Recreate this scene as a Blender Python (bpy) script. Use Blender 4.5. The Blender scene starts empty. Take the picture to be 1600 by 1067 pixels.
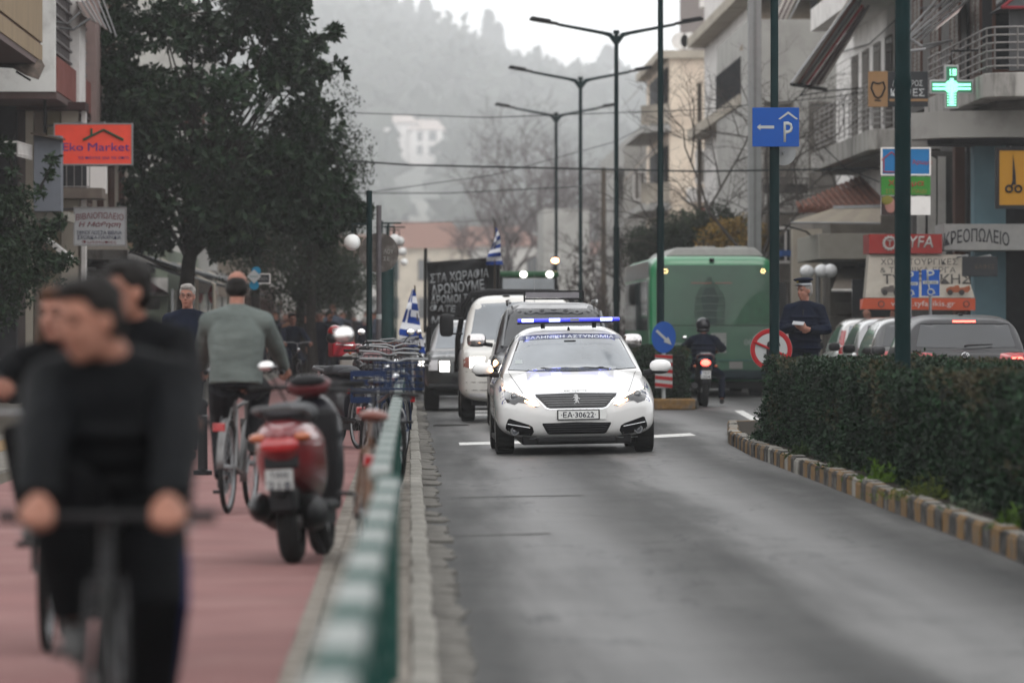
import bpy, bmesh, math, random
import numpy as np
from mathutils import Vector, Matrix, Euler, noise
from mathutils.bvhtree import BVHTree
rad = math.radians
S = bpy.context.scene
COL = S.collection
R = random.Random(11)

# ------------------------------------------------------------------ camera, world, sun, exposure
cam_d = bpy.data.cameras.new('camera')
cam = bpy.data.objects.new('camera', cam_d)
COL.objects.link(cam)
cam.location = (0, 0, 1.45)
cam.rotation_euler = (rad(90), 0, 0)
cam_d.sensor_width = 36
cam_d.lens = 180
cam_d.shift_x = 0.1
cam_d.shift_y = -0.0147
cam_d.clip_start = 0.5
cam_d.clip_end = 6000
cam_d.dof.use_dof = True
cam_d.dof.focus_distance = 59.0
cam_d.dof.aperture_fstop = 2.9
cam_d.dof.aperture_blades = 0
S.camera = cam

SUN_EL, SUN_AZ = 48, 200          # soft overcast sun, high behind the camera
w = bpy.data.worlds.new('World')
S.world = w
w.use_nodes = True
nt = w.node_tree
nt.nodes.clear()
out = nt.nodes.new('ShaderNodeOutputWorld')
bg = nt.nodes.new('ShaderNodeBackground')
sky = nt.nodes.new('ShaderNodeTexSky')
sky.sky_type = 'NISHITA'
sky.sun_disc = False
sky.sun_elevation = rad(SUN_EL)
sky.sun_rotation = rad(SUN_AZ)
sky.air_density = 1.0
sky.dust_density = 4.0
sky.ozone_density = 1.0
mixn = nt.nodes.new('ShaderNodeMix')
mixn.data_type = 'RGBA'
mixn.inputs['Factor'].default_value = 0.86      # the cloud layer
mixn.inputs['B'].default_value = (12.6, 12.6, 12.6, 1)
nt.links.new(sky.outputs[0], mixn.inputs['A'])
nt.links.new(mixn.outputs['Result'], bg.inputs[0])
bg.inputs[1].default_value = 0.15
nt.links.new(bg.outputs[0], out.inputs[0])

sd = bpy.data.lights.new('sun', 'SUN')
sd.energy = 0.6
sd.angle = rad(25)
sd.color = (1, 0.97, 0.93)
sun = bpy.data.objects.new('sun', sd)
COL.objects.link(sun)
sun.rotation_euler = (rad(90 - SUN_EL), 0, rad(20))

S.view_settings.view_transform = 'Standard'
S.view_settings.look = 'None'
S.view_settings.exposure = -0.1
S.view_settings.gamma = 1.0
S.view_settings.use_curve_mapping = False
S.render.engine = 'CYCLES'
S.cycles.use_denoising = True
S.cycles.max_bounces = 6
S.cycles.diffuse_bounces = 3
S.cycles.glossy_bounces = 3
S.cycles.transmission_bounces = 4
S.cycles.volume_bounces = 3
S.cycles.transparent_max_bounces = 8

# ------------------------------------------------------------------ helpers
F = 8000.0
def P(px, py, Y):
    return Vector(((px - 640) * Y / F, Y, 1.45 - (py - 510) * Y / F))
def gz(x):
    return 0.018 * (max(0.2, min(x, 3.7)) - 1.9)

MATS = {}
def mat(name, col, rough=.6, metal=0, var=.12, scale=6, bump=0, bscale=40, emit=0, coat=0, dirt=None, dscale=1.5, damt=.5, stretch=None, spec=.5, trans=0, ecol=None, alpha=1):
    if name in MATS: return MATS[name]
    if not emit and max(col) < .62: col = tuple(c * .62 for c in col)
    m = bpy.data.materials.new(name)
    m.use_nodes = True
    n = m.node_tree.nodes; L = m.node_tree.links
    b = n['Principled BSDF']
    b.inputs['Base Color'].default_value = (*col, 1)
    b.inputs['Roughness'].default_value = rough
    b.inputs['Metallic'].default_value = metal
    if rough > .42 and spec == .5: spec = .16
    b.inputs['Specular IOR Level'].default_value = spec
    b.inputs['Coat Weight'].default_value = coat
    b.inputs['Coat Roughness'].default_value = .06
    b.inputs['Transmission Weight'].default_value = trans
    b.inputs['Alpha'].default_value = alpha
    if emit:
        b.inputs['Emission Color'].default_value = (*(ecol or col), 1)
        b.inputs['Emission Strength'].default_value = emit
    tc = None
    if var or bump or dirt:
        tc = n.new('ShaderNodeTexCoord'); mp = n.new('ShaderNodeMapping')
        L.new(tc.outputs['Object'], mp.inputs[0])
        if stretch: mp.inputs['Scale'].default_value = stretch
    last = None
    if var:
        nz = n.new('ShaderNodeTexNoise'); nz.inputs['Scale'].default_value = scale; nz.inputs['Detail'].default_value = 5
        L.new(mp.outputs[0], nz.inputs[0])
        cr = n.new('ShaderNodeMapRange'); cr.inputs[1].default_value = .3; cr.inputs[2].default_value = .7
        cr.inputs[3].default_value = 1 - var; cr.inputs[4].default_value = 1 + var
        L.new(nz.outputs[0], cr.inputs[0])
        vm = n.new('ShaderNodeVectorMath'); vm.operation = 'SCALE'; vm.inputs[0].default_value = col
        L.new(cr.outputs[0], vm.inputs['Scale']); last = vm.outputs[0]
    if dirt:
        n2 = n.new('ShaderNodeTexNoise'); n2.inputs['Scale'].default_value = dscale; n2.inputs['Detail'].default_value = 8; n2.inputs['Roughness'].default_value = .65
        L.new(mp.outputs[0], n2.inputs[0])
        c2 = n.new('ShaderNodeMapRange'); c2.inputs[1].default_value = .48; c2.inputs[2].default_value = .66; c2.inputs[4].default_value = damt
        L.new(n2.outputs[0], c2.inputs[0])
        mx = n.new('ShaderNodeMix'); mx.data_type = 'RGBA'; mx.inputs['B'].default_value = (*dirt, 1)
        mx.inputs['A'].default_value = (*col, 1)
        if last: L.new(last, mx.inputs['A'])
        L.new(c2.outputs[0], mx.inputs['Factor']); last = mx.outputs['Result']
    if last: L.new(last, b.inputs['Base Color'])
    if bump:
        n3 = n.new('ShaderNodeTexNoise'); n3.inputs['Scale'].default_value = bscale; n3.inputs['Detail'].default_value = 4
        L.new(mp.outputs[0], n3.inputs[0])
        bp = n.new('ShaderNodeBump'); bp.inputs['Strength'].default_value = bump; bp.inputs['Distance'].default_value = .02
        L.new(n3.outputs[0], bp.inputs['Height']); L.new(bp.outputs[0], b.inputs['Normal'])
    MATS[name] = m
    return m

ROOT = {}
def setp(o, label=None, cat=None, group=None, kind=None):
    if label: o['label'] = label
    if cat: o['category'] = cat
    if group: o['group'] = group
    if kind: o['kind'] = kind
    return o
def thing(name, label, cat, loc=(0, 0, 0), rotz=0, group=None, rot=None):
    o = bpy.data.objects.new(name, None)
    COL.objects.link(o)
    o.location = loc
    o.rotation_euler = rot or (0, 0, rotz)
    o.empty_display_size = .2
    ROOT[o.name] = Vector(loc)
    return setp(o, label, cat, group)
def link(name, me, m=None, parent=None):
    o = bpy.data.objects.new(name, me)
    if m is not None and not me.materials: me.materials.append(m)
    COL.objects.link(o)
    if parent is not None:
        o.parent = parent
        ROOT[o.name] = ROOT.get(parent.name, Vector())
    else:
        ROOT[o.name] = Vector()
    return o
def kids(o): return [c for c in bpy.data.objects if c.parent == o]
def copy_tree(o, parent=None, _k=None):
    if _k is None:
        _k = {}
        for c in bpy.data.objects:
            if c.parent: _k.setdefault(c.parent.name, []).append(c)
    c = o.copy(); COL.objects.link(c)
    if parent is not None: c.parent = parent
    for ch in _k.get(o.name, []): copy_tree(ch, c, _k)
    return c
def place(o, loc, rotz=0, label=None, first=False):
    c = o if first else copy_tree(o)
    c.location = loc; c.rotation_euler = (0, 0, rotz)
    if label: c['label'] = label
    return c

class MB:
    def __init__(s): s.v = []; s.f = []; s.mi = []
    def add(s, vs, fs, mi=0):
        n = len(s.v); s.v += [tuple(v) for v in vs]; s.f += [tuple(i + n for i in f) for f in fs]; s.mi += [mi] * len(fs); return s
    def box(s, x0, x1, y0, y1, z0, z1, M=None, mi=0):
        vs = [Vector((x, y, z)) for x in (x0, x1) for y in (y0, y1) for z in (z0, z1)]
        if M is not None: vs = [M @ v for v in vs]
        return s.add(vs, [(0, 1, 3, 2), (4, 6, 7, 5), (0, 4, 5, 1), (2, 3, 7, 6), (0, 2, 6, 4), (1, 5, 7, 3)], mi)
    def tube(s, pts, r, n=8, mi=0, flat=1.0):
        pts = [Vector(p) for p in pts]
        rs = r if isinstance(r, (list, tuple)) else [r] * len(pts)
        rings = []; up = None
        for i, p in enumerate(pts):
            d = (pts[min(i + 1, len(pts) - 1)] - pts[max(i - 1, 0)])
            if d.length < 1e-9: d = Vector((0, 0, 1))
            d.normalize()
            if up is None: up = d.orthogonal().normalized()
            else:
                up = (up - d * up.dot(d))
                up = up.normalized() if up.length > 1e-6 else d.orthogonal().normalized()
            sd_ = d.cross(up)
            rings.append([p + (up * math.cos(a) + sd_ * math.sin(a) * flat) * rs[i] for a in [2 * math.pi * k / n for k in range(n)]])
        return s.rings(rings, mi)
    def rings(s, rings, mi=0, caps=True, closed=True):
        n = len(rings[0]); vs = [v for r in rings for v in r]; fs = []
        for i in range(len(rings) - 1):
            for k in range(n if closed else n - 1):
                a = i * n + k; b = i * n + (k + 1) % n
                fs.append((a, b, b + n, a + n))
        if caps:
            fs.append(tuple(range(n - 1, -1, -1))); fs.append(tuple((len(rings) - 1) * n + k for k in range(n)))
        return s.add(vs, fs, mi)
    def ell(s, c, r, M=None, nu=16, nv=10, p=1.0, mi=0):
        c = Vector(c); rings = []
        for j in range(nv + 1):
            t = math.pi * j / nv; st = max(math.sin(t), 1e-3) ** p; ct = math.copysign(abs(math.cos(t)) ** p, math.cos(t))
            ring = []
            for k in range(nu):
                a = 2 * math.pi * k / nu
                ca = math.copysign(abs(math.cos(a)) ** p, math.cos(a)); sa = math.copysign(abs(math.sin(a)) ** p, math.sin(a))
                v = Vector((r[0] * st * ca, r[1] * st * sa, -r[2] * ct))
                if M is not None: v = M @ v
                ring.append(c + v)
            rings.append(ring)
        return s.rings(rings, mi)
    def torus(s, c, R_, r, axis='x', nu=32, nv=8, ry=None, mi=0, M=None):
        c = Vector(c); rings = []
        for i in range(nu + 1):
            a = 2 * math.pi * i / nu; ring = []
            for j in range(nv):
                b = 2 * math.pi * j / nv; rr = R_ + r * math.cos(b); h = (ry or r) * math.sin(b)
                v = {'x': Vector((h, rr * math.cos(a), rr * math.sin(a))), 'y': Vector((rr * math.cos(a), h, rr * math.sin(a))), 'z': Vector((rr * math.cos(a), rr * math.sin(a), h))}[axis]
                if M is not None: v = M @ v
                ring.append(c + v)
            rings.append(ring)
        return s.rings(rings, mi, caps=False)
    def disc(s, c, R_, th, axis='x', n=28, mi=0, M=None, holes=None):
        return s.torus(c, R_ / 2, R_ / 2, axis, n, 4, th, mi, M)
    def cyl(s, c, r, h, axis='y', n=24, r2=None, mi=0):
        c = Vector(c); d = {'x': Vector((1, 0, 0)), 'y': Vector((0, 1, 0)), 'z': Vector((0, 0, 1))}[axis]
        return s.tube([c - d * h / 2, c + d * h / 2], [r, r if r2 is None else r2], n, mi)
    def prism(s, poly, y0, y1, plane='xz', mi=0):
        def m3(a, b, d): return (a, d, b) if plane == 'xz' else ((d, a, b) if plane == 'yz' else (a, b, d))
        return s.rings([[m3(a, b, y0) for a, b in poly], [m3(a, b, y1) for a, b in poly]], mi)
    def mesh(s, name='m'):
        me = bpy.data.meshes.new(name); me.from_pydata(s.v, [], s.f); me.update(); return me
    def build(s, name, m, parent=None, world=False, smooth=False, bevel=0, kind=None, weld=False):
        off = ROOT.get(parent.name, Vector()) if (world and parent is not None) else None
        if off is not None: s.v = [(v[0] - off.x, v[1] - off.y, v[2] - off.z) for v in s.v]
        me = s.mesh(name)
        ms = m if isinstance(m, (list, tuple)) else [m]
        for q in ms: me.materials.append(q)
        if len(ms) > 1: me.polygons.foreach_set('material_index', s.mi)
        bm = bmesh.new(); bm.from_mesh(me)
        if weld: bmesh.ops.remove_doubles(bm, verts=bm.verts, dist=1e-5)
        bmesh.ops.recalc_face_normals(bm, faces=bm.faces); bm.to_mesh(me); bm.free()
        o = link(name, me, None, parent)
        if smooth:
            me.polygons.foreach_set('use_smooth', [True] * len(me.polygons))
            try: me.set_sharp_from_angle(angle=rad(40 if smooth is True else smooth))
            except Exception: pass
        if bevel:
            bv = o.modifiers.new('bevel', 'BEVEL'); bv.width = bevel; bv.segments = 2; bv.limit_method = 'ANGLE'; bv.angle_limit = rad(40)
        if kind: o['kind'] = kind
        return o

def text(s, wd, ht, m, parent, loc, rot=(math.pi / 2, 0, 0), name='lettering', ext=.002, arc=0, bold=0, shear=0, world=False, keep=False):
    c = bpy.data.curves.new('t', 'FONT'); c.body = s; c.extrude = 0; c.resolution_u = 2; c.align_x = 'CENTER'; c.offset = min(bold, .010); c.shear = shear
    t = bpy.data.objects.new('t', c)
    me = bpy.data.meshes.new_from_object(t)
    bpy.data.objects.remove(t)
    co = np.empty(len(me.vertices) * 3); me.vertices.foreach_get('co', co); co = co.reshape(-1, 3)
    mn, mx = co.min(0), co.max(0)
    sc = (mx - mn); sc[sc == 0] = 1
    co[:, 0] = ((co[:, 0] - mn[0]) / sc[0] - .5) * wd
    co[:, 1] = ((co[:, 1] - mn[1]) / sc[1] - .5) * ht
    co[:, 2] = 0
    if arc: co[:, 1] += arc * (1 - (co[:, 0] / (wd / 2)) ** 2)
    me.vertices.foreach_set('co', co.reshape(-1)); me.update()
    me.materials.clear(); me.materials.append(m)
    o = link(name, me, None, parent)
    loc = Vector(loc)
    if world and parent is not None: loc = loc - ROOT.get(parent.name, Vector())
    o.location = loc; o.rotation_euler = rot
    sm = o.modifiers.new('th', 'SOLIDIFY'); sm.thickness = ext; sm.offset = 0
    return o

def poly_grid(poly, step):
    """triangulated polygon, refined to `step`"""
    bm = bmesh.new()
    vs = [bm.verts.new((a, b, 0)) for a, b in poly]
    f = bm.faces.new(vs)
    bmesh.ops.triangulate(bm, faces=[f])
    for _ in range(7):
        es = [e for e in bm.edges if e.calc_length() > step]
        if not es: break
        bmesh.ops.subdivide_edges(bm, edges=es, cuts=1, use_grid_fill=False)
        bmesh.ops.triangulate(bm, faces=[f for f in bm.faces if len(f.verts) > 3])
    return bm
DIRS = {'front': (lambda a, b: Vector((a, -6, b)), Vector((0, 1, 0))), 'rear': (lambda a, b: Vector((a, 30, b)), Vector((0, -1, 0))),
        'left': (lambda a, b: Vector((-6, a, b)), Vector((1, 0, 0))), 'right': (lambda a, b: Vector((6, a, b)), Vector((-1, 0, 0))),
        'top': (lambda a, b: Vector((a, b, 9)), Vector((0, 0, -1)))}
def decal(name, poly, bvh, side, m, parent, off=.004, step=.05, back=.02, smooth=True):
    """a skin laid over the body mesh: outline poly seen from `side`, standing `off` proud, with a rim"""
    fo, d = DIRS[side]
    bm = poly_grid(poly, step)
    bm.verts.ensure_lookup_table()
    last = None; miss = []
    for v in bm.verts:
        o_ = fo(v.co.x, v.co.y)
        hit = bvh.ray_cast(o_, d)
        if hit[0] is None: miss.append((v, o_))
        else: v.co = hit[0] - d * off
    hits = [v for v in bm.verts if v not in [q[0] for q in miss]]
    for v, o_ in miss:
        if hits:
            a = min(hits, key=lambda h: (h.co - o_ - d * (h.co - o_).dot(d)).length)
            v.co = o_ + d * (a.co - o_).dot(d)
    be = [e for e in bm.edges if e.is_boundary]
    r = bmesh.ops.extrude_edge_only(bm, edges=be)
    for v in [g for g in r['geom'] if isinstance(g, bmesh.types.BMVert)]: v.co += d * back
    bmesh.ops.recalc_face_normals(bm, faces=bm.faces)
    me = bpy.data.meshes.new(name); bm.to_mesh(me); bm.free()
    # face outwards
    if smooth:
        me.polygons.foreach_set('use_smooth', [True] * len(me.polygons))
        try: me.set_sharp_from_angle(angle=rad(50))
        except Exception: pass
    return link(name, me, m, parent)
def bvh_of(*objs):
    vs = []; fs = []
    for o in objs:
        n = len(vs); vs += [v.co.copy() for v in o.data.vertices]; fs += [[i + n for i in p.vertices] for p in o.data.polygons]
    return BVHTree.FromPolygons(vs, fs)

def crs(vals, t):
    i = int(t); i = max(0, min(i, len(vals) - 2)); f = t - i
    p0 = vals[max(i - 1, 0)]; p1 = vals[i]; p2 = vals[i + 1]; p3 = vals[min(i + 2, len(vals) - 1)]
    return [0.5 * (2 * b + (-a + c) * f + (2 * a - 5 * b + 4 * c - d) * f * f + (-a + 3 * b - 3 * c + d) * f ** 3) for a, b, c, d in zip(p0, p1, p2, p3)]
def body_loft(st, n=48, per=4, lin=False):
    rings = []
    T = (len(st) - 1) * per
    for i in range(T + 1):
        t = i / per
        if lin:
            k = min(int(t), len(st) - 2); f = t - k; y, w_, zb, zc, zt, nb, nt_ = [a + (b - a) * f for a, b in zip(st[k], st[k + 1])]
        else: y, w_, zb, zc, zt, nb, nt_ = crs(st, t)
        ring = []
        for k in range(n):
            a = 2 * math.pi * k / n; c = math.cos(a); s_ = math.sin(a); e = nt_ if s_ >= 0 else nb
            x = w_ * math.copysign(abs(c) ** (2 / e), c)
            z = zc + ((zt - zc) if s_ >= 0 else (zc - zb)) * math.copysign(abs(s_) ** (2 / e), s_)
            ring.append((x, y, z))
        rings.append(ring)
    return rings
def cabin_loft(st, n=40, per=4, e=5):
    rings = []
    T = (len(st) - 1) * per
    for i in range(T + 1):
        y, wb, k, zb, zt = crs(st, i / per)
        ring = []
        h = max(zt - zb, .002)
        for q in range(n):
            a = 2 * math.pi * q / n; c = math.cos(a); s_ = math.sin(a)
            v = math.copysign(abs(s_) ** (2 / e), s_)
            v = max(v, -.25)
            x = (wb - k * h * max(v, 0)) * math.copysign(abs(c) ** (2 / e), c)
            ring.append((x, y, zb + h * v if v > 0 else zb + .2 * v))
        rings.append(ring)
    return rings
PENDING = []
def cut_arches(o, ys, r, w_, z=.32):
    m = MB()
    for y in ys:
        for s in (-1, 1): m.cyl((s * (w_ - .12), y, z), r, .34, 'x', 28)
    me = m.mesh(); bm = bmesh.new(); bm.from_mesh(me); bmesh.ops.recalc_face_normals(bm, faces=bm.faces); bm.to_mesh(me); bm.free()
    c = bpy.data.objects.new('cut', me); COL.objects.link(c)
    md = o.modifiers.new('arch', 'BOOLEAN'); md.object = c; md.operation = 'DIFFERENCE'; md.solver = 'EXACT'
    PENDING.append(o); return c
CUTTERS = []
def bake_all():
    global PENDING
    bpy.context.view_layer.update()
    dg = bpy.context.evaluated_depsgraph_get()
    res = []
    for o in PENDING:
        me = bpy.data.meshes.new_from_object(o.evaluated_get(dg)); res.append((o, me))
    for o, me in res:
        o.modifiers.clear(); old = o.data; mats = list(old.materials); o.data = me
        if not me.materials:
            for q in mats: me.materials.append(q)
        me.polygons.foreach_set('use_smooth', [True] * len(me.polygons))
        try: me.set_sharp_from_angle(angle=rad(42))
        except Exception: pass
        me.update()
    for c in CUTTERS: bpy.data.objects.remove(c)
    CUTTERS.clear(); PENDING = []

def ik(a, b, l1, l2, pole):
    a = Vector(a); b = Vector(b); d = b - a; L_ = min(d.length, (l1 + l2) * .999); dn = d.normalized()
    x = (l1 * l1 - l2 * l2 + L_ * L_) / (2 * L_); h = math.sqrt(max(l1 * l1 - x * x, 0))
    p = Vector(pole); p = p - dn * p.dot(dn); p.normalize()
    return a + dn * x + p * h

# ------------------------------------------------------------------ materials
M_ = dict(
 concrete=mat('concrete', (.36, .345, .32), .9, var=.15, scale=3, bump=.3, dirt=(.12, .11, .10), dscale=1.1, damt=.7),
 kerb=mat('kerb_stone', (.36, .345, .31), .9, var=.25, scale=7, bump=.4, dirt=(.10, .095, .08), dscale=4, damt=.7),
 paver=mat('paver', (.29, .26, .225), .9, var=.3, scale=9, bump=.4, dirt=(.11, .10, .085), dscale=3, damt=.7),
 yellow=mat('kerb_yellow', (.25, .145, .055), .85, var=.3, scale=14, dirt=(.10, .09, .08), dscale=6, damt=.95),
 kblack=mat('kerb_black', (.045, .043, .042), .85, var=.3, scale=14, dirt=(.2, .19, .17), dscale=7, damt=.6),
 soil=mat('soil', (.035, .028, .02), 1, var=.4, scale=12, bump=.6),
 green=mat('fence_green', (.014, .075, .062), .8, var=.15, dirt=(.08, .09, .08), dscale=5, damt=.4),
 white=mat('white_paint', (.40, .43, .42), .85, var=.08, dirt=(.2, .22, .20), dscale=3, damt=.7),
 pole=mat('pole_green', (.008, .026, .028), .6, var=.2, scale=3, spec=.05),
 steel=mat('galvanised', (.32, .33, .34), .45, .7, var=.15),
 chrome=mat('chrome', (.75, .76, .78), .12, 1, var=0),
 alu=mat('aluminium', (.5, .5, .5), .4, .8, var=.1),
 black=mat('black_plastic', (.014, .014, .016), .45, var=.1),
 rubber=mat('rubber', (.018, .018, .018), .85, var=.15),
 carwhite=mat('car_white', (.63, .63, .625), .32, var=.02, coat=1, scale=2),
 carblack=mat('car_black', (.012, .012, .018), .3, var=.05, coat=.35, spec=.3),
 glass=mat('car_glass', (.022, .026, .032), .10, var=.3, scale=1.6, spec=.7, coat=.5, metal=.1),
 glass2=mat('car_glass_pale', (.25, .28, .31), .12, var=.2, scale=2.2, spec=1.0, coat=1, metal=.35),
 red=mat('red_paint', (.45, .012, .018), .35, var=.08, coat=.6),
 redplastic=mat('tail_red', (.5, .01, .015), .2, var=.05, coat=1),
 blue=mat('sign_blue', (.008, .09, .42), .45, var=.05),
 skin=mat('skin', (.44, .21, .15), .6, var=.18, scale=14),
 skin2=mat('skin_ruddy', (.40, .19, .14), .6, var=.18, scale=14),
 hair=mat('hair_dark', (.012, .010, .009), .6, var=.3, scale=40),
 hairgrey=mat('hair_grey', (.33, .31, .29), .7, var=.3, scale=40),
 hairbrown=mat('hair_brown', (.10, .05, .03), .7, var=.3, scale=40),
 cloth_black=mat('cloth_black', (.0055, .006, .0075), .9, var=.35, scale=5, bump=.5, bscale=22, stretch=(1, 1, 3), spec=.08),
 cloth_navy=mat('cloth_navy', (.007, .011, .026), .85, var=.3, scale=5, bump=.3, bscale=14, spec=.1),
 cloth_grey=mat('cloth_grey', (.15, .175, .165), .7, var=.25, scale=5, bump=.6, bscale=7, stretch=(1, 1, 2.4)),
 cloth_dark=mat('cloth_dark', (.014, .014, .017), .85, var=.3, scale=5, bump=.3, bscale=12, spec=.1),
 cloth_brown=mat('cloth_brown', (.20, .09, .05), .85, var=.3, scale=5),
 shoe=mat('shoe', (.03, .03, .03), .6, var=.2),
 leaf=mat('leaf_magnolia', (.013, .034, .013), .45, var=.7, scale=.9, spec=.14),
 leaf2=mat('leaf_hedge', (.016, .046, .018), .6, var=.6, scale=2.2),
 leaf3=mat('leaf_olive', (.030, .046, .025), .7, var=.5, scale=.8),
 leaf4=mat('leaf_yellow', (.32, .20, .05), .7, var=.4, scale=2),
 leaf5=mat('leaf_bright', (.10, .19, .02), .7, var=.4, scale=3),
 leaf6=mat('leaf_brown', (.06, .052, .026), .7, var=.4, scale=3),
 bark=mat('bark', (.035, .03, .026), .95, var=.4, scale=9, bump=.6),
 barkpale=mat('bark_pale', (.12, .10, .09), .95, var=.3, scale=4),
 wood=mat('pole_wood', (.12, .095, .075), .9, var=.3, scale=6, stretch=(1, 1, .1)),
 lamp_on=mat('lamp_white_lit', (1, 1, 1), .3, var=0, emit=7, ecol=(1, .95, .88)),
 lamp_amber=mat('lamp_amber_lit', (1, .55, .25), .3, var=0, emit=18, ecol=(1, .48, .20)),
 lamp_drl=mat('lamp_running_lit', (1, .9, .8), .3, var=0, emit=5, ecol=(1, .72, .52)),
 lamp_blue=mat('lamp_blue_lit', (.1, .13, 1), .3, var=0, emit=9, ecol=(.20, .23, 1.0)),
 lamp_red=mat('lamp_red_lit', (1, .1, .05), .3, var=0, emit=9, ecol=(1, .07, .05)),
 globe=mat('globe_opal', (.72, .73, .72), .3, var=.04),
)
# ------------------------------------------------------------------ ground, road, pavements
def sheet(name, xs, ys, zf, m, kind='structure', parent=None, jitter=0):
    mb = MB(); nx = len(xs)
    vs = [(x, y, zf(x, y)) for y in ys for x in xs]
    fs = [(j * nx + i, j * nx + i + 1, (j + 1) * nx + i + 1, (j + 1) * nx + i) for j in range(len(ys) - 1) for i in range(nx - 1)]
    mb.add(vs, fs); o = mb.build(name, m, parent)
    if kind: o['kind'] = kind
    return o
asph = bpy.data.materials.new('asphalt'); asph.use_nodes = True
n = asph.node_tree.nodes; L = asph.node_tree.links; b = n['Principled BSDF']
tc = n.new('ShaderNodeTexCoord'); sp = n.new('ShaderNodeSeparateXYZ'); L.new(tc.outputs['Object'], sp.inputs[0])
def mathn(op, a, b_=None):
    q = n.new('ShaderNodeMath'); q.operation = op
    for i, v in enumerate((a, b_)):
        if v is None: continue
        if isinstance(v, (int, float)): q.inputs[i].default_value = v
        else: L.new(v, q.inputs[i])
    return q.outputs[0]
mp = n.new('ShaderNodeMapping'); mp.inputs['Scale'].default_value = (1.6, .09, 1); L.new(tc.outputs['Object'], mp.inputs[0])
wob = n.new('ShaderNodeTexNoise'); wob.inputs['Scale'].default_value = 1.3; wob.inputs['Detail'].default_value = 5; L.new(mp.outputs[0], wob.inputs[0])
# polished wheel tracks: cos wave across the lane, wandering a little
xx = mathn('ADD', sp.outputs[0], mathn('MULTIPLY', mathn('SUBTRACT', wob.outputs[0], .5), .8))
wave = mathn('COSINE', mathn('MULTIPLY', mathn('SUBTRACT', xx, 1.08), 2 * math.pi / 1.5))
nz = n.new('ShaderNodeTexNoise'); nz.inputs['Scale'].default_value = .8; nz.inputs['Detail'].default_value = 7; nz.inputs['Roughness'].default_value = .7; L.new(tc.outputs['Object'], nz.inputs[0])
fine = n.new('ShaderNodeTexNoise'); fine.inputs['Scale'].default_value = 60; fine.inputs['Detail'].default_value = 3; L.new(tc.outputs['Object'], fine.inputs[0])
v = mathn('ADD', mathn('MULTIPLY', wave, .022), mathn('ADD', mathn('MULTIPLY', nz.outputs[0], .07), mathn('MULTIPLY', mathn('SUBTRACT', fine.outputs[0], .3), .09)))
v = mathn('ADD', v, mathn('MULTIPLY', mathn('SUBTRACT', wob.outputs[0], .5), .13))
v = mathn('MULTIPLY', mathn('ADD', v, .004), .92)
cb = n.new('ShaderNodeCombineXYZ'); L.new(v, cb.inputs[0]); L.new(mathn('MULTIPLY', v, .985), cb.inputs[1]); L.new(mathn('MULTIPLY', v, .96), cb.inputs[2])
# oil drips and cracks
vo = n.new('ShaderNodeTexVoronoi'); vo.feature = 'DISTANCE_TO_EDGE'; vo.inputs['Scale'].default_value = .55
mp2 = n.new('ShaderNodeMapping'); mp2.inputs['Scale'].default_value = (1, .35, 1)
L.new(tc.outputs['Object'], mp2.inputs[0])
wz = n.new('ShaderNodeTexNoise'); wz.inputs['Scale'].default_value = 2.5; wz.inputs['Detail'].default_value = 5; L.new(mp2.outputs[0], wz.inputs[0])
mv = n.new('ShaderNodeVectorMath'); mv.operation = 'ADD'; L.new(mp2.outputs[0], mv.inputs[0]); L.new(wz.outputs[1], mv.inputs[1]); L.new(mv.outputs[0], vo.inputs[0])
ck = mathn('LESS_THAN', vo.outputs[0], .008)
mx = n.new('ShaderNodeMix'); mx.data_type = 'RGBA'; L.new(cb.outputs[0], mx.inputs['A']); mx.inputs['B'].default_value = (.02, .02, .02, 1)
L.new(mathn('MULTIPLY', ck, .95), mx.inputs['Factor'])
L.new(mx.outputs['Result'], b.inputs['Base Color'])
rg = mathn('ADD', .58, mathn('MULTIPLY', wave, -.10)); L.new(rg, b.inputs['Roughness'])
b.inputs['Specular IOR Level'].default_value = .2
bp = n.new('ShaderNodeBump'); bp.inputs['Strength'].default_value = .5; bp.inputs['Distance'].default_value = .008; L.new(fine.outputs[0], bp.inputs['Height']); L.new(bp.outputs[0], b.inputs['Normal'])

redpath = mat('red_path', (.285, .142, .135), .9, var=.10, scale=1.2, dirt=(.24, .14, .13), dscale=.9, damt=.5, bump=.2, bscale=50)
sheet('ground', [-3000, -60, 60, 3000], [-100, 200, 420, 5000], lambda x, y: -.12, mat('ground_bounce', (.62, .60, .57), .95, var=.1, scale=.2))  # ground sheet made very pale to bounce light up into the haze
xs = [.12, 1, 1.9, 2.8, 3.7, 6, 9.7]
sheet('road', xs, [2, 30, 60, 90, 150, 420], lambda x, y: gz(x), asph)
sheet('bike_path', [-3.5, -2, -.50], [2, 40, 100, 250], lambda x, y: .10, redpath)
pavm = mat('pavement_left', (.22, .205, .18), .9, var=.25, scale=6, dirt=(.10, .09, .08), dscale=2, damt=.6, bump=.3)
sheet('left_pavement', [-9, -3.5], [2, 60, 420], lambda x, y: .095, pavm)
sheet('paver_bed', [-.50, -.085], [2, 60, 420], lambda x, y: .06, mat('sand_joint', (.10, .085, .065), 1, var=.2))
sheet('far_path', [-3.5, -.5], [250, 420], lambda x, y: .10, pavm)
sheet('right_pavement', [9.7, 30], [2, 80, 420], lambda x, y: .15, pavm)
k = MB(); k.box(9.55, 9.7, 2, 420, -.05, .16); o = k.build('right_kerb', M_['kerb']); o['kind'] = 'structure'

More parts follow.
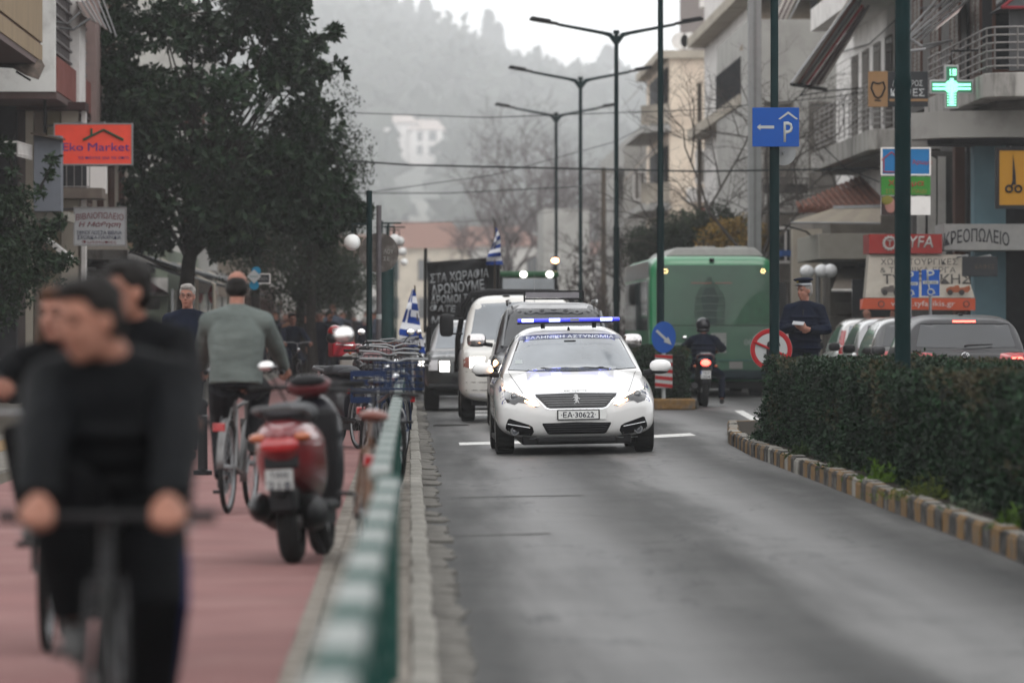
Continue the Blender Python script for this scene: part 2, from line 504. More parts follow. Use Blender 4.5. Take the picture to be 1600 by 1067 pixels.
# kerb stones beside the barrier: near ones individual
kerb = MB(); kerb.box(-.07, .11, 2, 420, -.12, .03); kerb = kerb.build('left_kerb', M_['soil']); kerb['kind'] = 'structure'
stone_me = []
for q in range(4):
    m = MB(); a = .008
    z1, w1, l1 = .10, .108, .985
    m.rings([[(0, 0, .0), (w1, 0, 0), (w1, l1, 0), (0, l1, 0)], [(0, .004, z1 - .01), (w1, .004, z1 - .012), (w1, l1 - .004, z1 - .012), (0, l1 - .004, z1 - .01)], [(a, a, z1), (w1 - a * 2, a, z1 - .002 * q), (w1 - a * 2, l1 - a, z1), (a, l1 - a, z1 - .002 * q)]])
    me = m.mesh('kerb_stone'); me.materials.append(M_['kerb']); stone_me.append(me)
y = 8.0
far = MB()
while y < 200:
    if y < 110:
        o = link('kerb_stone', stone_me[R.randrange(4)], None, kerb); o.location = (.005 + R.uniform(-.006, .006), y, 0 + R.uniform(-.006, .006)); o.rotation_euler = (0, 0, R.uniform(-.006, .006))
    else: far.box(.005, .113, y, y + .985, 0, .1)
    y += 1.0
o = far.build('kerb_stone', M_['kerb'], kerb); o['kind'] = 'stuff'
pv = []
for q in range(3):
    m = MB(); w1, l1 = .084, .235
    m.rings([[(0, 0, 0), (w1, 0, 0), (w1, l1, 0), (0, l1, 0)], [(0, 0, .04), (w1, 0, .04 - .002 * q), (w1, l1, .042), (0, l1, .04)], [(.005, .006, .046), (w1 - .005, .006, .046 - .002 * q), (w1 - .005, l1 - .006, .046), (.005, l1 - .006, .046)]])
    me = m.mesh('paver'); me.materials.append(M_['paver']); pv.append(me)
cnt = 0; rest = MB()
strip = sheet('paver_strip', [-.50, -.085], [8, 100], lambda x, y: .062, MATS['sand_joint'])
y = 17.0
while y < 90:
    for c in range(6):
        x = (-.50 + c * .0885) if c < 5 else -.082
        if c == 5 and y > 60: continue
        if y < 31 and cnt < 298:
            o = link('paver', pv[R.randrange(3)], None, strip); o.location = (x, y + (c % 2) * .12, .058 + R.uniform(-.004, .005)); o.rotation_euler = (R.uniform(-.02, .02), 0, R.uniform(-.012, .012)); cnt += 1
        else:
            dz = R.uniform(-.004, .005); rest.box(x, x + .084, y + (c % 2) * .12, y + (c % 2) * .12 + .235, .058, .104 + dz)
    y += .245
o = rest.build('paver', M_['paver'], strip); o['kind'] = 'stuff'
# broken concrete gutter: irregular slabs
gut = bpy.data.objects.new('gutter', None); COL.objects.link(gut); gut['kind'] = 'structure'; ROOT['gutter'] = Vector()
y = 14.0
gm = mat('gutter_concrete', (.21, .20, .18), .92, var=.3, scale=9, bump=.8, bscale=18, dirt=(.075, .07, .065), dscale=5, damt=.75)
while y < 100:
    l = R.uniform(.5, 1.6); wd = R.uniform(.10, .17); zt = gz(.2) + .014
    if R.random() < .13: y += l * .5; continue
    nn = 7; right = [(.122 + wd + R.uniform(-.025, .03), y + l * i / nn, zt + R.uniform(-.006, .006)) for i in range(nn + 1)]
    left = [(.121, y + l * i / nn, zt + .008) for i in range(nn + 1)]
    m = MB()
    vs = left + right + [(a, b_, -.06) for a, b_, c in left + right]
    N = nn + 1; fs = []
    for i in range(nn):
        fs.append((i, i + 1, N + i + 1, N + i)); fs.append((N + i, N + i + 1, 3 * N + i + 1, 3 * N + i)); fs.append((i + 1, i, 2 * N + i, 2 * N + i + 1))
    fs.append((0, N, 3 * N, 2 * N)); fs.append((nn, 2 * N + nn, 3 * N + nn, N + nn))
    m.add(vs, fs); m.build('gutter_slab', gm, gut); y += l + R.uniform(.015, .05)
# tactile yellow tiles and grey flags on the left pavement
tact = mat('tactile_tile', (.36, .24, .12), .85, var=.2, scale=7, dirt=(.2, .15, .1), dscale=3)
tm = MB(); tm.rings([[(0, 0, 0), (.39, 0, 0), (.39, .39, 0), (0, .39, 0)], [(0.008, 0.008, .03), (.382, .008, .03), (.382, .382, .03), (.008, .382, .03)]])
for i in range(5):
    tm.box(.03 + i * .07, .065 + i * .07, .02, .37, .03, .036)
tme = tm.mesh('tile'); tme.materials.append(tact)
fl = MB(); fl.rings([[(0, 0, 0), (.59, 0, 0), (.59, .59, 0), (0, .59, 0)], [(0.01, 0.01, .03), (.58, .01, .03), (.58, .58, .03), (.01, .58, .03)]])
fme = fl.mesh('tile'); fme.materials.append(pavm)
lp = sheet('tile_strip', [-6.2, -3.5], [38, 92], lambda x, y: .099, MATS['sand_joint'])
for i in range(60):
    o = link('tile', tme, None, lp); o.location = (-4.75, 42 + i * .4, .098)
for i in range(38):
    for j in range(3):
        o = link('tile', fme, None, lp); o.location = (-4.33 + (j * .6 if j < 1 else (j - 1) * -.6 - 1.02), 40 + i * .6, .096 + R.uniform(-.003, .003))

# painted markings
mk = mat('road_paint', (.62, .62, .60), .7, var=.12, scale=8, dirt=(.12, .12, .12), dscale=7, damt=.75)
def marking(poly, label, cat='road marking'):
    m = MB(); n_ = len(poly)
    m.add([(x, y, gz(x) + .005) for x, y in poly], [tuple(range(n_))])
    o = m.build('road_marking', mk); setp(o, label, cat, 'white markings on the asphalt'); return o
marking([(.62, 63.4), (1.9, 63.6), (3.72, 66.4), (3.72, 67.9), (1.9, 65.2), (.62, 64.8)], 'wide worn white stop line under the police car')
for i in range(3):
    marking([(.95, 80.4 + i * 3.6), (3.2, 80.6 + i * 3.6), (3.2, 81.7 + i * 3.6), (.95, 81.5 + i * 3.6)], ['nearest white zebra bar in front of the white pickup', 'middle white zebra bar beneath the white pickup', 'farthest white zebra bar behind the white pickup'][i])
marking([(4.9, 70), (5.05, 70), (5.6, 86), (5.45, 86)], 'thin white line between the hedge end and the motorcycle')
marking([(4.45, 68.5), (5.0, 68.5), (5.0, 71.5), (4.45, 71.5)], 'short white block at the left end of the clipped hedge')
# repaired patches
pm_ = mat('asphalt_patch', (.085, .085, .087), .9, var=.3, scale=30, bump=.4, bscale=60); pm2 = mat('asphalt_pale', (.135, .134, .13), .9, var=.25, scale=30)
for q, (x0, x1, y0, y1, mm) in enumerate(((.32, 1.0, 36.1, 36.3, pm2), (.4, 1.5, 44.1, 44.25, pm2))):
    m = MB(); k_ = 9; a = [(x0 + (x1 - x0) * i / k_, y0 + R.uniform(-.05, .05)) for i in range(k_ + 1)] + [(x1 - (x1 - x0) * i / k_, y1 + R.uniform(-.05, .05)) for i in range(k_ + 1)]
    m.add([(x, y, gz(x) + .004) for x, y in a], [tuple(range(len(a)))]); o = m.build('asphalt_patch', mm); o['kind'] = 'structure'
# manhole cover
m = MB(); m.cyl((.62, 76, gz(.62)), .27, .02, 'z', 28); m.torus((.62, 76, gz(.62) + .008), .24, .012, 'z', 28, 6)
for i in range(5): m.box(.45, .79, 75.84 + i * .075, 75.87 + i * .075, gz(.6), gz(.6) + .017)
setp(m.build('manhole_cover', mat('iron', (.06, .058, .055), .6, .3)), 'round iron manhole cover near the gutter ahead of the black jeep', 'manhole cover')

# medians
def median(name, pts, h, lab, seg=.5, colours=True):
    root = bpy.data.objects.new(name, None); COL.objects.link(root); root['kind'] = 'structure'; ROOT[root.name] = Vector()
    # pts: outline polyline (closed); kerb blocks run along it
    n_ = len(pts); cx = sum(p[0] for p in pts) / n_; cy = sum(p[1] for p in pts) / n_
    f = MB(); f.add([(x, y, h - .02) for x, y in pts], [tuple(range(n_))]); f.build('soil_bed', M_['soil'], root)
    idx = 0
    for i in range(n_):
        a = Vector((*pts[i], 0)); b_ = Vector((*pts[(i + 1) % n_], 0)); d = b_ - a; L_ = d.length; d.normalize(); nrm = Vector((d.y, -d.x, 0))
        k_ = max(1, round(L_ / seg)); s_ = L_ / k_
        for j in range(k_):
            p = a + d * (j * s_); q = a + d * ((j + 1) * s_ - .012)
            if max(p.y, q.y) > 115: continue
            dz = R.uniform(-.012, .012); w1 = .14; o1 = nrm * R.uniform(-.008, .008)
            m = MB()
            def ring(z, e): return [p + o1 + d * e - nrm * (w1 - e) + Vector((0, 0, z)), p + o1 + d * e - nrm * e + Vector((0, 0, z)), q + o1 - d * e - nrm * e + Vector((0, 0, z)), q + o1 - d * e - nrm * (w1 - e) + Vector((0, 0, z))]
            m.rings([ring(-.1, 0), ring(h - .03 + dz, 0), ring(h + dz, .022)])
            c = (M_['yellow'] if idx % 2 else M_['kblack']) if colours else M_['kerb']
            if R.random() < .05: c = M_['kerb']
            m.mi = [0] * len(m.mi); m.mi[-1] = 1; m.mi[4:8] = [0] * 4; m.build('kerb_block', [c, M_['kerb']], root); idx += 1
    return root
median('near_median', [(3.66, 24), (5.9, 24), (5.9, 67), (5.6, 69.2), (4.9, 70), (4.3, 69.2), (3.86, 62), (3.74, 56)][::1], .19, '', .5)
median('far_median', [(4.0, 88.5), (4.35, 87.3), (4.75, 87.3), (5.0, 88.5), (4.95, 250), (4.0, 250)], .17, '', .6)

# ------------------------------------------------------------------ wheels
def wheel(parent, c, r=.31, w_=.2, side=-1, rimm=None, name='wheel', spokes=5):
    wr = bpy.data.objects.new(name, None); COL.objects.link(wr); wr.parent = parent; wr.location = c; ROOT[wr.name] = ROOT[parent.name]
    t = MB(); prof = [(r * .62, w_ * .36), (r * .66, w_ * .48), (r * .86, w_ * .5), (r * .96, w_ * .45), (r, w_ * .3), (r, -w_ * .3), (r * .96, -w_ * .45), (r * .86, -w_ * .5), (r * .66, -w_ * .48), (r * .62, -w_ * .36)]
    n_ = 32; rings = []
    for i in range(n_ + 1):
        a = 2 * math.pi * i / n_; rings.append([(h, rr * math.cos(a), rr * math.sin(a)) for rr, h in prof])
    t.rings(rings, caps=False)
    for i in range(40):
        a = 2 * math.pi * i / 40
        t.tube([(-w_ * .42, (r + .001) * math.cos(a), (r + .001) * math.sin(a)), (0, (r + .003) * math.cos(a + .05), (r + .003) * math.sin(a + .05)), (w_ * .42, (r + .001) * math.cos(a), (r + .001) * math.sin(a))], .005, 4)
    t.build('tyre', M_['rubber'], wr, smooth=True)
    m = MB(); m.cyl((side * w_ * .1, 0, 0), r * .62, w_ * .4, 'x', 28)
    m.torus((side * w_ * .36, 0, 0), r * .6, .018, 'x', 28, 6)
    for i in range(spokes):
        a = 2 * math.pi * i / spokes; m.tube([(side * w_ * .38, 0, 0), (side * w_ * .36, r * .6 * math.cos(a), r * .6 * math.sin(a))], [.035, .028], 6)
    m.cyl((side * w_ * .4, 0, 0), .05, .03, 'x', 16)
    m.build('rim', rimm or M_['alu'], wr, smooth=True)
    return wr

def plate(parent, c, w_, h, txt, facing=-1, blue=False, txt2=None):
    m = MB(); m.box(c[0] - w_ / 2, c[0] + w_ / 2, c[1] - .006, c[1] + .006, c[2] - h / 2, c[2] + h / 2)
    o = m.build('number_plate', mat('plate', (.62, .63, .62), .4, var=.04), parent, bevel=.003)
    f = MB(); t_ = .008
    y0, y1 = c[1] - .008, c[1] + .0
    for a in ((c[0] - w_ / 2 - .006, c[0] - w_ / 2 + t_, c[2] - h / 2, c[2] + h / 2), (c[0] + w_ / 2 - t_, c[0] + w_ / 2 + .006, c[2] - h / 2, c[2] + h / 2), (c[0] - w_ / 2, c[0] + w_ / 2, c[2] - h / 2 - .006, c[2] - h / 2 + t_ * .6), (c[0] - w_ / 2, c[0] + w_ / 2, c[2] + h / 2 - t_ * .6, c[2] + h / 2 + .006)):
        f.box(a[0], a[1], y0, y1, a[2], a[3])
    f.build('plate_frame', M_['black'], o)
    rot = (math.pi / 2, 0, 0) if facing < 0 else (math.pi / 2, 0, math.pi)
    yy = c[1] + facing * .009
    ink = mat('ink_navy', (.02, .022, .05), .5, var=0)
    if blue:
        q = MB(); q.box(c[0] - w_ / 2 * (1 if facing < 0 else -1) - (0 if facing < 0 else .1 * w_), c[0] - w_ / 2 * (1 if facing < 0 else -1) + (.1 * w_ if facing < 0 else 0), c[1] - .008, c[1] + .008, c[2] - h / 2 + .004, c[2] + h / 2 - .004); q.build('country_band', M_['blue'], o)
    if txt2:
        text(txt, w_ * .72, h * .36, ink, o, (c[0], yy, c[2] + h * .22), rot); text(txt2, w_ * .8, h * .36, ink, o, (c[0], yy, c[2] - h * .24), rot)
    else: text(txt, w_ * .84, h * .62, ink, o, (c[0], yy, c[2]), rot, bold=.008)
    return o

# ------------------------------------------------------------------ police car
def police():
    t = thing('police_car', 'white police hatchback with blue lights on its roof leading the convoy', 'police car', (1.90, 58.0, 0), 0, None, (0, -.018, .006))
    st = [(0.0, .42, .32, .44, .55, 2.5, 2.5), (.03, .62, .25, .44, .635, 3, 3), (.08, .77, .21, .45, .685, 3.4, 3.2), (.18, .865, .185, .47, .735, 3.8, 3.1), (.38, .90, .17, .52, .80, 4, 3.0), (.75, .915, .17, .56, .90, 4, 2.9),
          (1.15, .915, .17, .60, .985, 4, 3.0), (1.7, .91, .17, .62, 1.0, 4, 3.4), (3.0, .91, .17, .62, 1.0, 4, 3.4), (3.75, .90, .19, .62, 1.02, 4, 3.4), (4.1, .85, .22, .62, .98, 3.6, 3.2), (4.25, .74, .3, .6, .88, 3, 3)]
    b = MB(); b.rings(body_loft(st, 72, 6))
    body = b.build('body', M_['carwhite'], t, smooth=50)
    CUTTERS.append(cut_arches(body, (.88, 3.45), .355, .90, .33))
    cb_ = [(1.02, .80, .38, .90, .93), (1.25, .81, .38, .90, 1.06), (1.55, .82, .38, .90, 1.23), (1.83, .82, .38, .90, 1.365), (2.1, .82, .38, .90, 1.425), (2.6, .82, .39, .90, 1.455), (3.3, .81, .40, .90, 1.43), (3.85, .78, .40, .90, 1.30), (4.12, .74, .42, .90, 1.03)]
    c = MB(); c.rings(cabin_loft(cb_, 56, 6, 5.5)); cabin = c.build('roof', M_['carwhite'], t, smooth=60)
    bv = bvh_of(body, cabin)
    def C(cx, cy): return ((cx - 675) / 584.6, (1015 - cy) / 584.6)
    def poly(*p): return [C(*q) for q in p]
    ws = [(-.735, .965), (-.70, 1.03), (-.575, 1.335), (-.55, 1.355), (0, 1.372), (.55, 1.355), (.575, 1.335), (.70, 1.03), (.735, .965), (.40, .945), (0, .938), (-.40, .945)]
    decal('windscreen_seal', [(x * 1.015, .94 + (z - .94) * 1.012 - .008) for x, z in ws], bv, 'front', M_['black'], t, .004, .04)
    wsc = decal('windscreen', ws, bv, 'front', M_['glass2'], t, .012, .04)
    # sun strip with lettering
    strip_ = decal('sun_strip', [(-.60, 1.30), (-.585, 1.335), (-.55, 1.35), (0, 1.366), (.55, 1.35), (.585, 1.335), (.60, 1.30), (0, 1.318)], bv, 'front', mat('strip_blue', (.14, .16, .26), .3, var=.05), t, .020, .04, .004)
    text('ΕΛΛΗΝΙΚΗ ΑΣΤΥΝΟΜΙΑ', 1.02, .036, mat('letter_white', (.75, .78, .85), .5, var=0), t, (0, 1.625, 1.322), (rad(72), 0, 0), arc=.014, bold=.01)
    m = MB(); m.box(-.07, .07, 1.62, 1.66, 1.245, 1.29)
    m.build('mirror_mount', M_['black'], t, bevel=.01)
    # things seen through the glass edge: dash stickers
    decal('windscreen_sticker', [(-.66, 1.03), (-.57, 1.03), (-.57, 1.075), (-.645, 1.075)], bv, 'front', mat('sticker', (.55, .6, .6), .5, var=0), t, .016, .05, .003)
    for s in (-1, 1):
        m = MB(); p0 = (s * .12 - .22, 1.07, .962); p1 = (s * .12 + .30, 1.02, .958)
        m.tube([p0, ((p0[0] + p1[0]) / 2, 1.06, .975), p1], .008, 6); m.build('wiper', M_['black'], t)
    # bonnet shut line
    for s in (-1, 1):
        m = MB(); pts = []
        for i in range(12):
            z = .70 + .24 * i / 11; x = s * (.60 + .14 * i / 11); h = bv.ray_cast(Vector((x, -6, z)), Vector((0, 1, 0)))
            if h[0]: pts.append(h[0] + Vector((0, -.0005, 0)))
        m.tube(pts, .0035, 5); m.build('bonnet_seam', mat('seam', (.12, .12, .12), .6, var=0), t)
    # grille
    gp = [C(400, 612), C(680, 600), C(955, 592), C(950, 606), C(880, 690), C(850, 697), C(500, 706), C(470, 700)]
    cx_ = 0
    gp = [(-.475, .70), (0, .712), (.475, .70), (.465, .675), (.345, .545), (.30, .53), (-.30, .53), (-.345, .545), (-.465, .675)]
    decal('grille_frame', [(x * 1.03, .615 + (z - .62) * 1.16) for x, z in gp], bv, 'front', M_['chrome'], t, .005, .06)
    decal('grille', [(x * .975, .612 + (z - .62) * .96) for x, z in gp], bv, 'front', mat('grille_dark', (.02, .02, .025), .4, var=.1), t, .010, .05)
    for i in range(5):
        z = .560 + i * .026; hw = .315 + (z - .55) * .85
        m = MB(); pts = []
        for q in range(13):
            x = -hw + 2 * hw * q / 12; h = bv.ray_cast(Vector((x, -6, z)), Vector((0, 1, 0))); pts.append(h[0] + Vector((0, -.014, 0)))
        m.tube(pts, .0035, 5); m.build('grille_bar', M_['steel'], t)
    # lion emblem, rampant, in relief
    lion = [(-.02, -.055), (.0, -.045), (.006, -.02), (.022, -.05), (.034, -.052), (.022, -.022), (.018, .004), (.036, -.004), (.042, .006), (.02, .022), (.02, .034), (.012, .052), (-.006, .058), (-.022, .05), (-.028, .036), (-.012, .034), (-.014, .026), (-.034, .022), (-.04, .010), (-.018, .012), (-.014, -.002), (-.034, -.012), (-.030, -.02), (-.008, -.016), (-.014, -.04), (-.026, -.046)]
    m = MB(); h = bv.ray_cast(Vector((0, -6, .63)), Vector((0, 1, 0)))[0]
    m.prism([(a * 1.0, b_ + .63) for a, b_ in lion], h.y - .03, h.y - .016); m.build('emblem', M_['chrome'], t)
    text('PEUGEOT', .26, .014, mat('seam', (.12, .12, .12), .6, var=0), t, (0, bv.ray_cast(Vector((0, -6, .722)), Vector((0, 1, 0)))[0].y - .006, .722))
    # headlights
    for s in (-1, 1):
        hl = [(.46, .555), (.50, .545), (.555, .585), (.66, .60), (.70, .575), (.775, .60), (.80, .665), (.795, .735), (.775, .755), (.72, .735), (.60, .675), (.52, .62)]
        hl = [(.425 + (x - .46) * 1.14, z) for x, z in hl]
        hl = [(s * x, z) for x, z in hl]
        head = decal('headlight', hl[::s], bv, 'front', mat('lamp_housing', (.03, .03, .035), .12, var=.2, coat=1), t, .006, .04)
        # running light along the top edge
        drl = [(.46, .568), (.52, .628), (.60, .683), (.70, .728), (.775, .755), (.775, .738), (.705, .712), (.61, .668), (.53, .612), (.475, .558)]
        drl = [(s * (.425 + (x - .46) * 1.14), z - .002) for x, z in drl]
        decal('running_light', drl[::s], bv, 'front', M_['lamp_drl'], head, .012, .04, .01)
        ind = [(.475, .562), (.545, .612), (.60, .625), (.60, .605), (.555, .585), (.505, .553)]
        ind = [(s * (.43 + (x - .46) * 1.10), z) for x, z in ind]
        decal('indicator', ind[::s], bv, 'front', M_['lamp_amber'], head, .011, .04, .01)
        h = bv.ray_cast(Vector((s * .70, -6, .665)), Vector((0, 1, 0)))[0]
        m = MB(); m.torus(h + Vector((0, -.012, 0)), .045, .006, 'y', 24, 6); m.build('lens_ring', M_['chrome'], head, smooth=True)
        m = MB(); m.ell(h + Vector((0, .0, 0)), (.038, .026, .038)); m.build('lens', mat('lens', (.12, .13, .15), .05, var=0, coat=1, spec=1), head, smooth=True)
        # blue corner flash
        fl_ = [(s * .80, .60), (s * .80, .76), (s * .835, .84), (s * .885, .80), (s * .905, .68), (s * .875, .60), (s * .84, .58)]
        decal('corner_stripe', fl_[::s], bv, 'front', mat('stripe_blue', (.012, .035, .28), .3, var=.05, coat=1), t, .003, .05, .004)
        # lower intakes
        it = [(.515, .215), (.53, .22), (.78, .24), (.81, .27), (.80, .345), (.775, .41), (.755, .418), (.54, .345), (.50, .32), (.485, .265)]
        it = [(s * (x), z) for x, z in it]
        f_ = decal('side_intake', [(a, b_) for a, b_ in it][::s], bv, 'front', mat('intake_black', (.008, .008, .010), .5, var=.2), t, .004, .05)
        m = MB(); pts = []
        for q in range(8):
            x = s * (.53 + .25 * q / 7); z = .31 + .045 * q / 7; hh = bv.ray_cast(Vector((x, -6, z)), Vector((0, 1, 0)))[0]; pts.append(hh + Vector((0, -.014, 0)))
        m.tube(pts, .006, 6); m.build('intake_trim', M_['chrome'], f_, smooth=True)
        h = bv.ray_cast(Vector((s * .70, -6, .275)), Vector((0, 1, 0)))[0]
        m = MB(); m.torus(h + Vector((0, -.006, 0)), .042, .010, 'y', 20, 6); m.build('fog_ring', M_['steel'], f_, smooth=True)
        m = MB(); m.ell(h, (.036, .012, .036)); m.build('fog_lamp', MATS['lens'], f_, smooth=True)
    ci = [(-.39, .345), (-.385, .36), (-.25, .362), (0, .37), (.25, .362), (.385, .36), (.39, .345), (.335, .245), (.31, .232), (-.31, .232), (-.335, .245)]
    ci2 = decal('lower_grille', ci, bv, 'front', MATS['intake_black'], t, .004, .05)
    for i in range(4):
        z = .262 + i * .026; hw = .30 + (z - .23) * .5; m = MB(); pts = []
        for q in range(9):
            x = -hw + 2 * hw * q / 8; h = bv.ray_cast(Vector((x, -6, z)), Vector((0, 1, 0)))[0]; pts.append(h + Vector((0, -.008, 0)))
        m.tube(pts, .004, 5); m.build('grille_bar', mat('bar_dark', (.05, .05, .06), .5, var=0), ci2)
    # bumper lip and splitter
    m = MB(); pts = []
    for q in range(21):
        x = -.70 + 1.4 * q / 20; z = .205 - .035 * math.exp(-((abs(x) - .7) / .25) ** 2) * 0 + (-.02 if abs(x) > .42 else .0); h = bv.ray_cast(Vector((x, -6, max(z, .2) + .01)), Vector((0, 1, 0)))
        if h[0]: pts.append((x, h[0].y - .004, z))
    m.tube(pts, .007, 6); m.build('bumper_lip', M_['steel'], t, smooth=True)
    m = MB(); m.box(-.62, .62, .12, 4.0, .115, .22); m.box(-.45, .45, .07, .4, .13, .2); m.build('undertray', M_['black'], t, bevel=.02)
    plate(t, (.02, -.012, .452), .47, .105, '·ΕΑ·30622·')
    pl = MB(); pl.box(.262, .335, -.018, -.006, .395, .51); pl.build('plate_bracket', mat('plate', (.62, .63, .62), .4, var=.04), t, bevel=.002)
    for s in (-1, 1):
        # mirrors
        mr = MB(); mr.ell((s * 1.03, 1.30, .975), (.125, .085, .075), nu=20, nv=14, p=.85); o = mr.build('door_mirror', M_['carwhite'], t, smooth=70)
        m = MB(); m.tube([(s * .84, 1.32, .90), (s * .95, 1.31, .915)], [.03, .035], 10); m.ell((s * 1.02, 1.305, .912), (.10, .07, .03)); m.build('mirror_foot', M_['black'], o, smooth=True)
        wheel(t, (s * .80, .88, .32), .325, .215, s)
        wheel(t, (s * .80, 3.45, .32), .325, .215, s)
        # side glass, sills, pillars
        sg = [(1.62, 1.0), (2.0, 1.30), (2.3, 1.36), (3.2, 1.35), (3.7, 1.2), (3.6, 1.03)]
        decal('side_window', sg[::s], bv, 'left' if s < 0 else 'right', M_['glass'], t, .004, .1)
        m = MB(); m.box(min(s * .78, s * .9), max(s * .78, s * .9), 1.25, 3.1, .15, .2); m.build('sill', M_['black'], t)
    m = MB(); m.ell((-.93, 1.23, .955), (.02, .03, .018)); m.build('mirror_indicator', M_['lamp_amber'], t)
    # light bar
    lb = thing('light_bar', None, None); lb.parent = t; lb.location = (0, 2.02, 1.505)
    m = MB(); m.box(-.60, .60, -.10, .14, -.022, .0); m.build('bar_base', M_['black'], lb, bevel=.008)
    m = MB(); m.box(-.60, .60, -.10, .14, .0, .045); m.build('bar_lens', mat('lens_blue', (.02, .03, .30), .1, var=0, coat=1, emit=.7, ecol=(.04, .05, 1)), lb, bevel=.015)
    for x, w_ in ((-.48, .14), (-.165, .13), (.44, .14)):
        m = MB(); m.box(x - w_ / 2, x + w_ / 2, -.112, -.098, .003, .042); m.build('blue_flasher', M_['lamp_blue'], lb, bevel=.006)
    m = MB(); m.box(.02, .12, -.106, -.096, .006, .036); m.build('clear_module', M_['steel'], lb)
    for x in (-.3, .3):
        m = MB(); m.tube([(x, 0, -.02), (x, 0, -.075)], .025, 8); m.build('bar_foot', M_['black'], lb)
    m = MB(); m.tube([(0, 1.98, 1.40), (.0, 2.02, 1.44)], [.02, .01], 8); m.build('aerial_foot', M_['black'], t)
    return t
police()

# ------------------------------------------------------------------ generic vehicle
def vehicle(name, label, cat, loc, rotz, paint, st, cab, arches, wl, wheelr=.33, glassm=None, front=None, side=None, rear=None, cabm=None, per=5, group=None, rimm=None, ww=.2, roll=0):
    t = thing(name, label, cat, loc, rotz, group, (0, roll, rotz))
    b = MB(); b.rings(body_loft(st, 60, per)); body = b.build('body', paint, t, smooth=50)
    hw = max(s[1] for s in st)
    if arches: CUTTERS.append(cut_arches(body, arches, wheelr + .045, hw, wheelr))
    objs = [body]
    if cab:
        c = MB(); c.rings(cabin_loft(cab, 44, per, 6)); cabin = c.build('roof', cabm or paint, t, smooth=60); objs.append(cabin)
    bv = bvh_of(*objs)
    g = glassm or M_['glass']
    if front: decal('windscreen', front, bv, 'front', g, t, .006, .12)
    if rear: decal('rear_window', rear, bv, 'rear', g, t, .006, .12)
    if side:
        for sd_ in side:
            for s in (-1, 1): decal('side_window', sd_[::s], bv, 'left' if s < 0 else 'right', g, t, .006, .15)
    for y in arches or []:
        for s in (-1, 1): wheel(t, (s * wl, y, wheelr), wheelr, ww, s, rimm)
    m = MB(); m.box(-hw * .8, hw * .8, st[1][0] + .2, st[-2][0] - .1, st[4][2] - .06, st[4][2] + .15); m.build('underbody', M_['black'], t)
    return t, bv
def mir(t, bv_, side, poly, name, m, off=.006):
    for s in (-1, 1): decal(name, [(s * a, b_) for a, b_ in poly][::s], bv_, side, m, t, off, .06)

# black SUV behind the police car
st = [(0, .60, .45, .65, .90, 3, 3), (.06, .78, .38, .65, 1.0, 4, 3.5), (.2, .88, .33, .66, 1.06, 4.5, 3.8), (.6, .92, .30, .68, 1.10, 4.5, 3.8), (1.3, .93, .30, .7, 1.15, 4.5, 3.8), (1.7, .93, .30, .7, 1.17, 4.5, 4), (4.2, .92, .3, .7, 1.17, 4.5, 4), (4.75, .88, .38, .7, 1.12, 4, 4), (4.85, .8, .5, .7, 1.0, 4, 4)]
cab = [(1.35, .84, .22, 1.05, 1.08), (1.5, .85, .22, 1.05, 1.22), (1.85, .86, .22, 1.05, 1.55), (2.05, .86, .22, 1.05, 1.72), (2.4, .86, .22, 1.05, 1.79), (3.6, .86, .22, 1.05, 1.78), (4.3, .85, .24, 1.05, 1.68), (4.7, .8, .24, 1.05, 1.15)]
t, bv = vehicle('parked_car', '', '', (2.06, 71.2, gz(2)), 0, M_['carblack'], st, cab, (.95, 3.75), .80, .37, M_['glass'], [(-.74, 1.17), (-.70, 1.30), (-.645, 1.68), (0, 1.715), (.645, 1.68), (.70, 1.30), (.74, 1.17), (0, 1.15)], [[(1.95, 1.2), (2.25, 1.65), (4.1, 1.62), (4.45, 1.2)]], ww=.24)
t.name = 'suv'; setp(t, 'black SUV with chrome mirror and roof light box behind the police car', 'suv')
hd = MB(); mir(t, bv, 'front', [(.60, .86), (.84, .84), (.85, 1.0), (.62, .96)], 'headlight', mat('lamp_clear', (.6, .6, .62), .1, var=.1, coat=1))
decal('grille', [(-.5, .7), (.5, .7), (.55, .95), (-.55, .95)], bv, 'front', M_['chrome'], t, .006, .1)
for s in (-1, 1):
    m = MB(); m.ell((s * 1.11, 1.62, 1.25), (.135, .07, .095), p=.6, nu=20, nv=12); o = m.build('door_mirror', mat('mirror_chrome', (.62, .6, .6), .15, 1, var=.05), t, smooth=True)
    m = MB(); m.tube([(s * .88, 1.65, 1.18), (s * 1.0, 1.63, 1.2)], .03, 8); m.build('mirror_arm', M_['black'], o)
    m = MB(); m.tube([(s * .62, 2.2, 1.78), (s * .63, 2.3, 1.82), (s * .63, 4.1, 1.82), (s * .62, 4.2, 1.76)], .018, 8); m.build('roof_rail', M_['alu'], t, smooth=True)
    m = MB(); m.tube([(s * .75, 1.45, 1.16), (s * .73, 1.6, 1.29), (s * .665, 1.98, 1.66)], .022, 8); m.build('pillar_trim', M_['steel'], t, smooth=True)
decal('roof_front_trim', [(-.62, 1.70), (.62, 1.70), (.55, 1.755), (-.55, 1.755)], bv, 'front', mat('silver_paint', (.45, .45, .46), .3, .5, var=.05, coat=1), t, .008, .1)
m = MB()
for z in (1.84, 1.95):
    m.tube([(-.42, 1.95, z), (.42, 1.95, z)], .013, 6)
for x in (-.42, .42): m.tube([(x, 1.95, 1.80), (x, 1.95, 1.95)], .014, 6)
lbx = m.build('light_box_frame', M_['black'], t); m = MB(); m.box(-.40, .36, 1.94, 1.97, 1.855, 1.935); m.build('light_panel', mat('panel_grey', (.28, .27, .30), .3, var=.1), lbx)
m = MB(); m.ell((-.86, .32, .93), (.03, .04, .05)); m.build('indicator', M_['lamp_amber'], t)

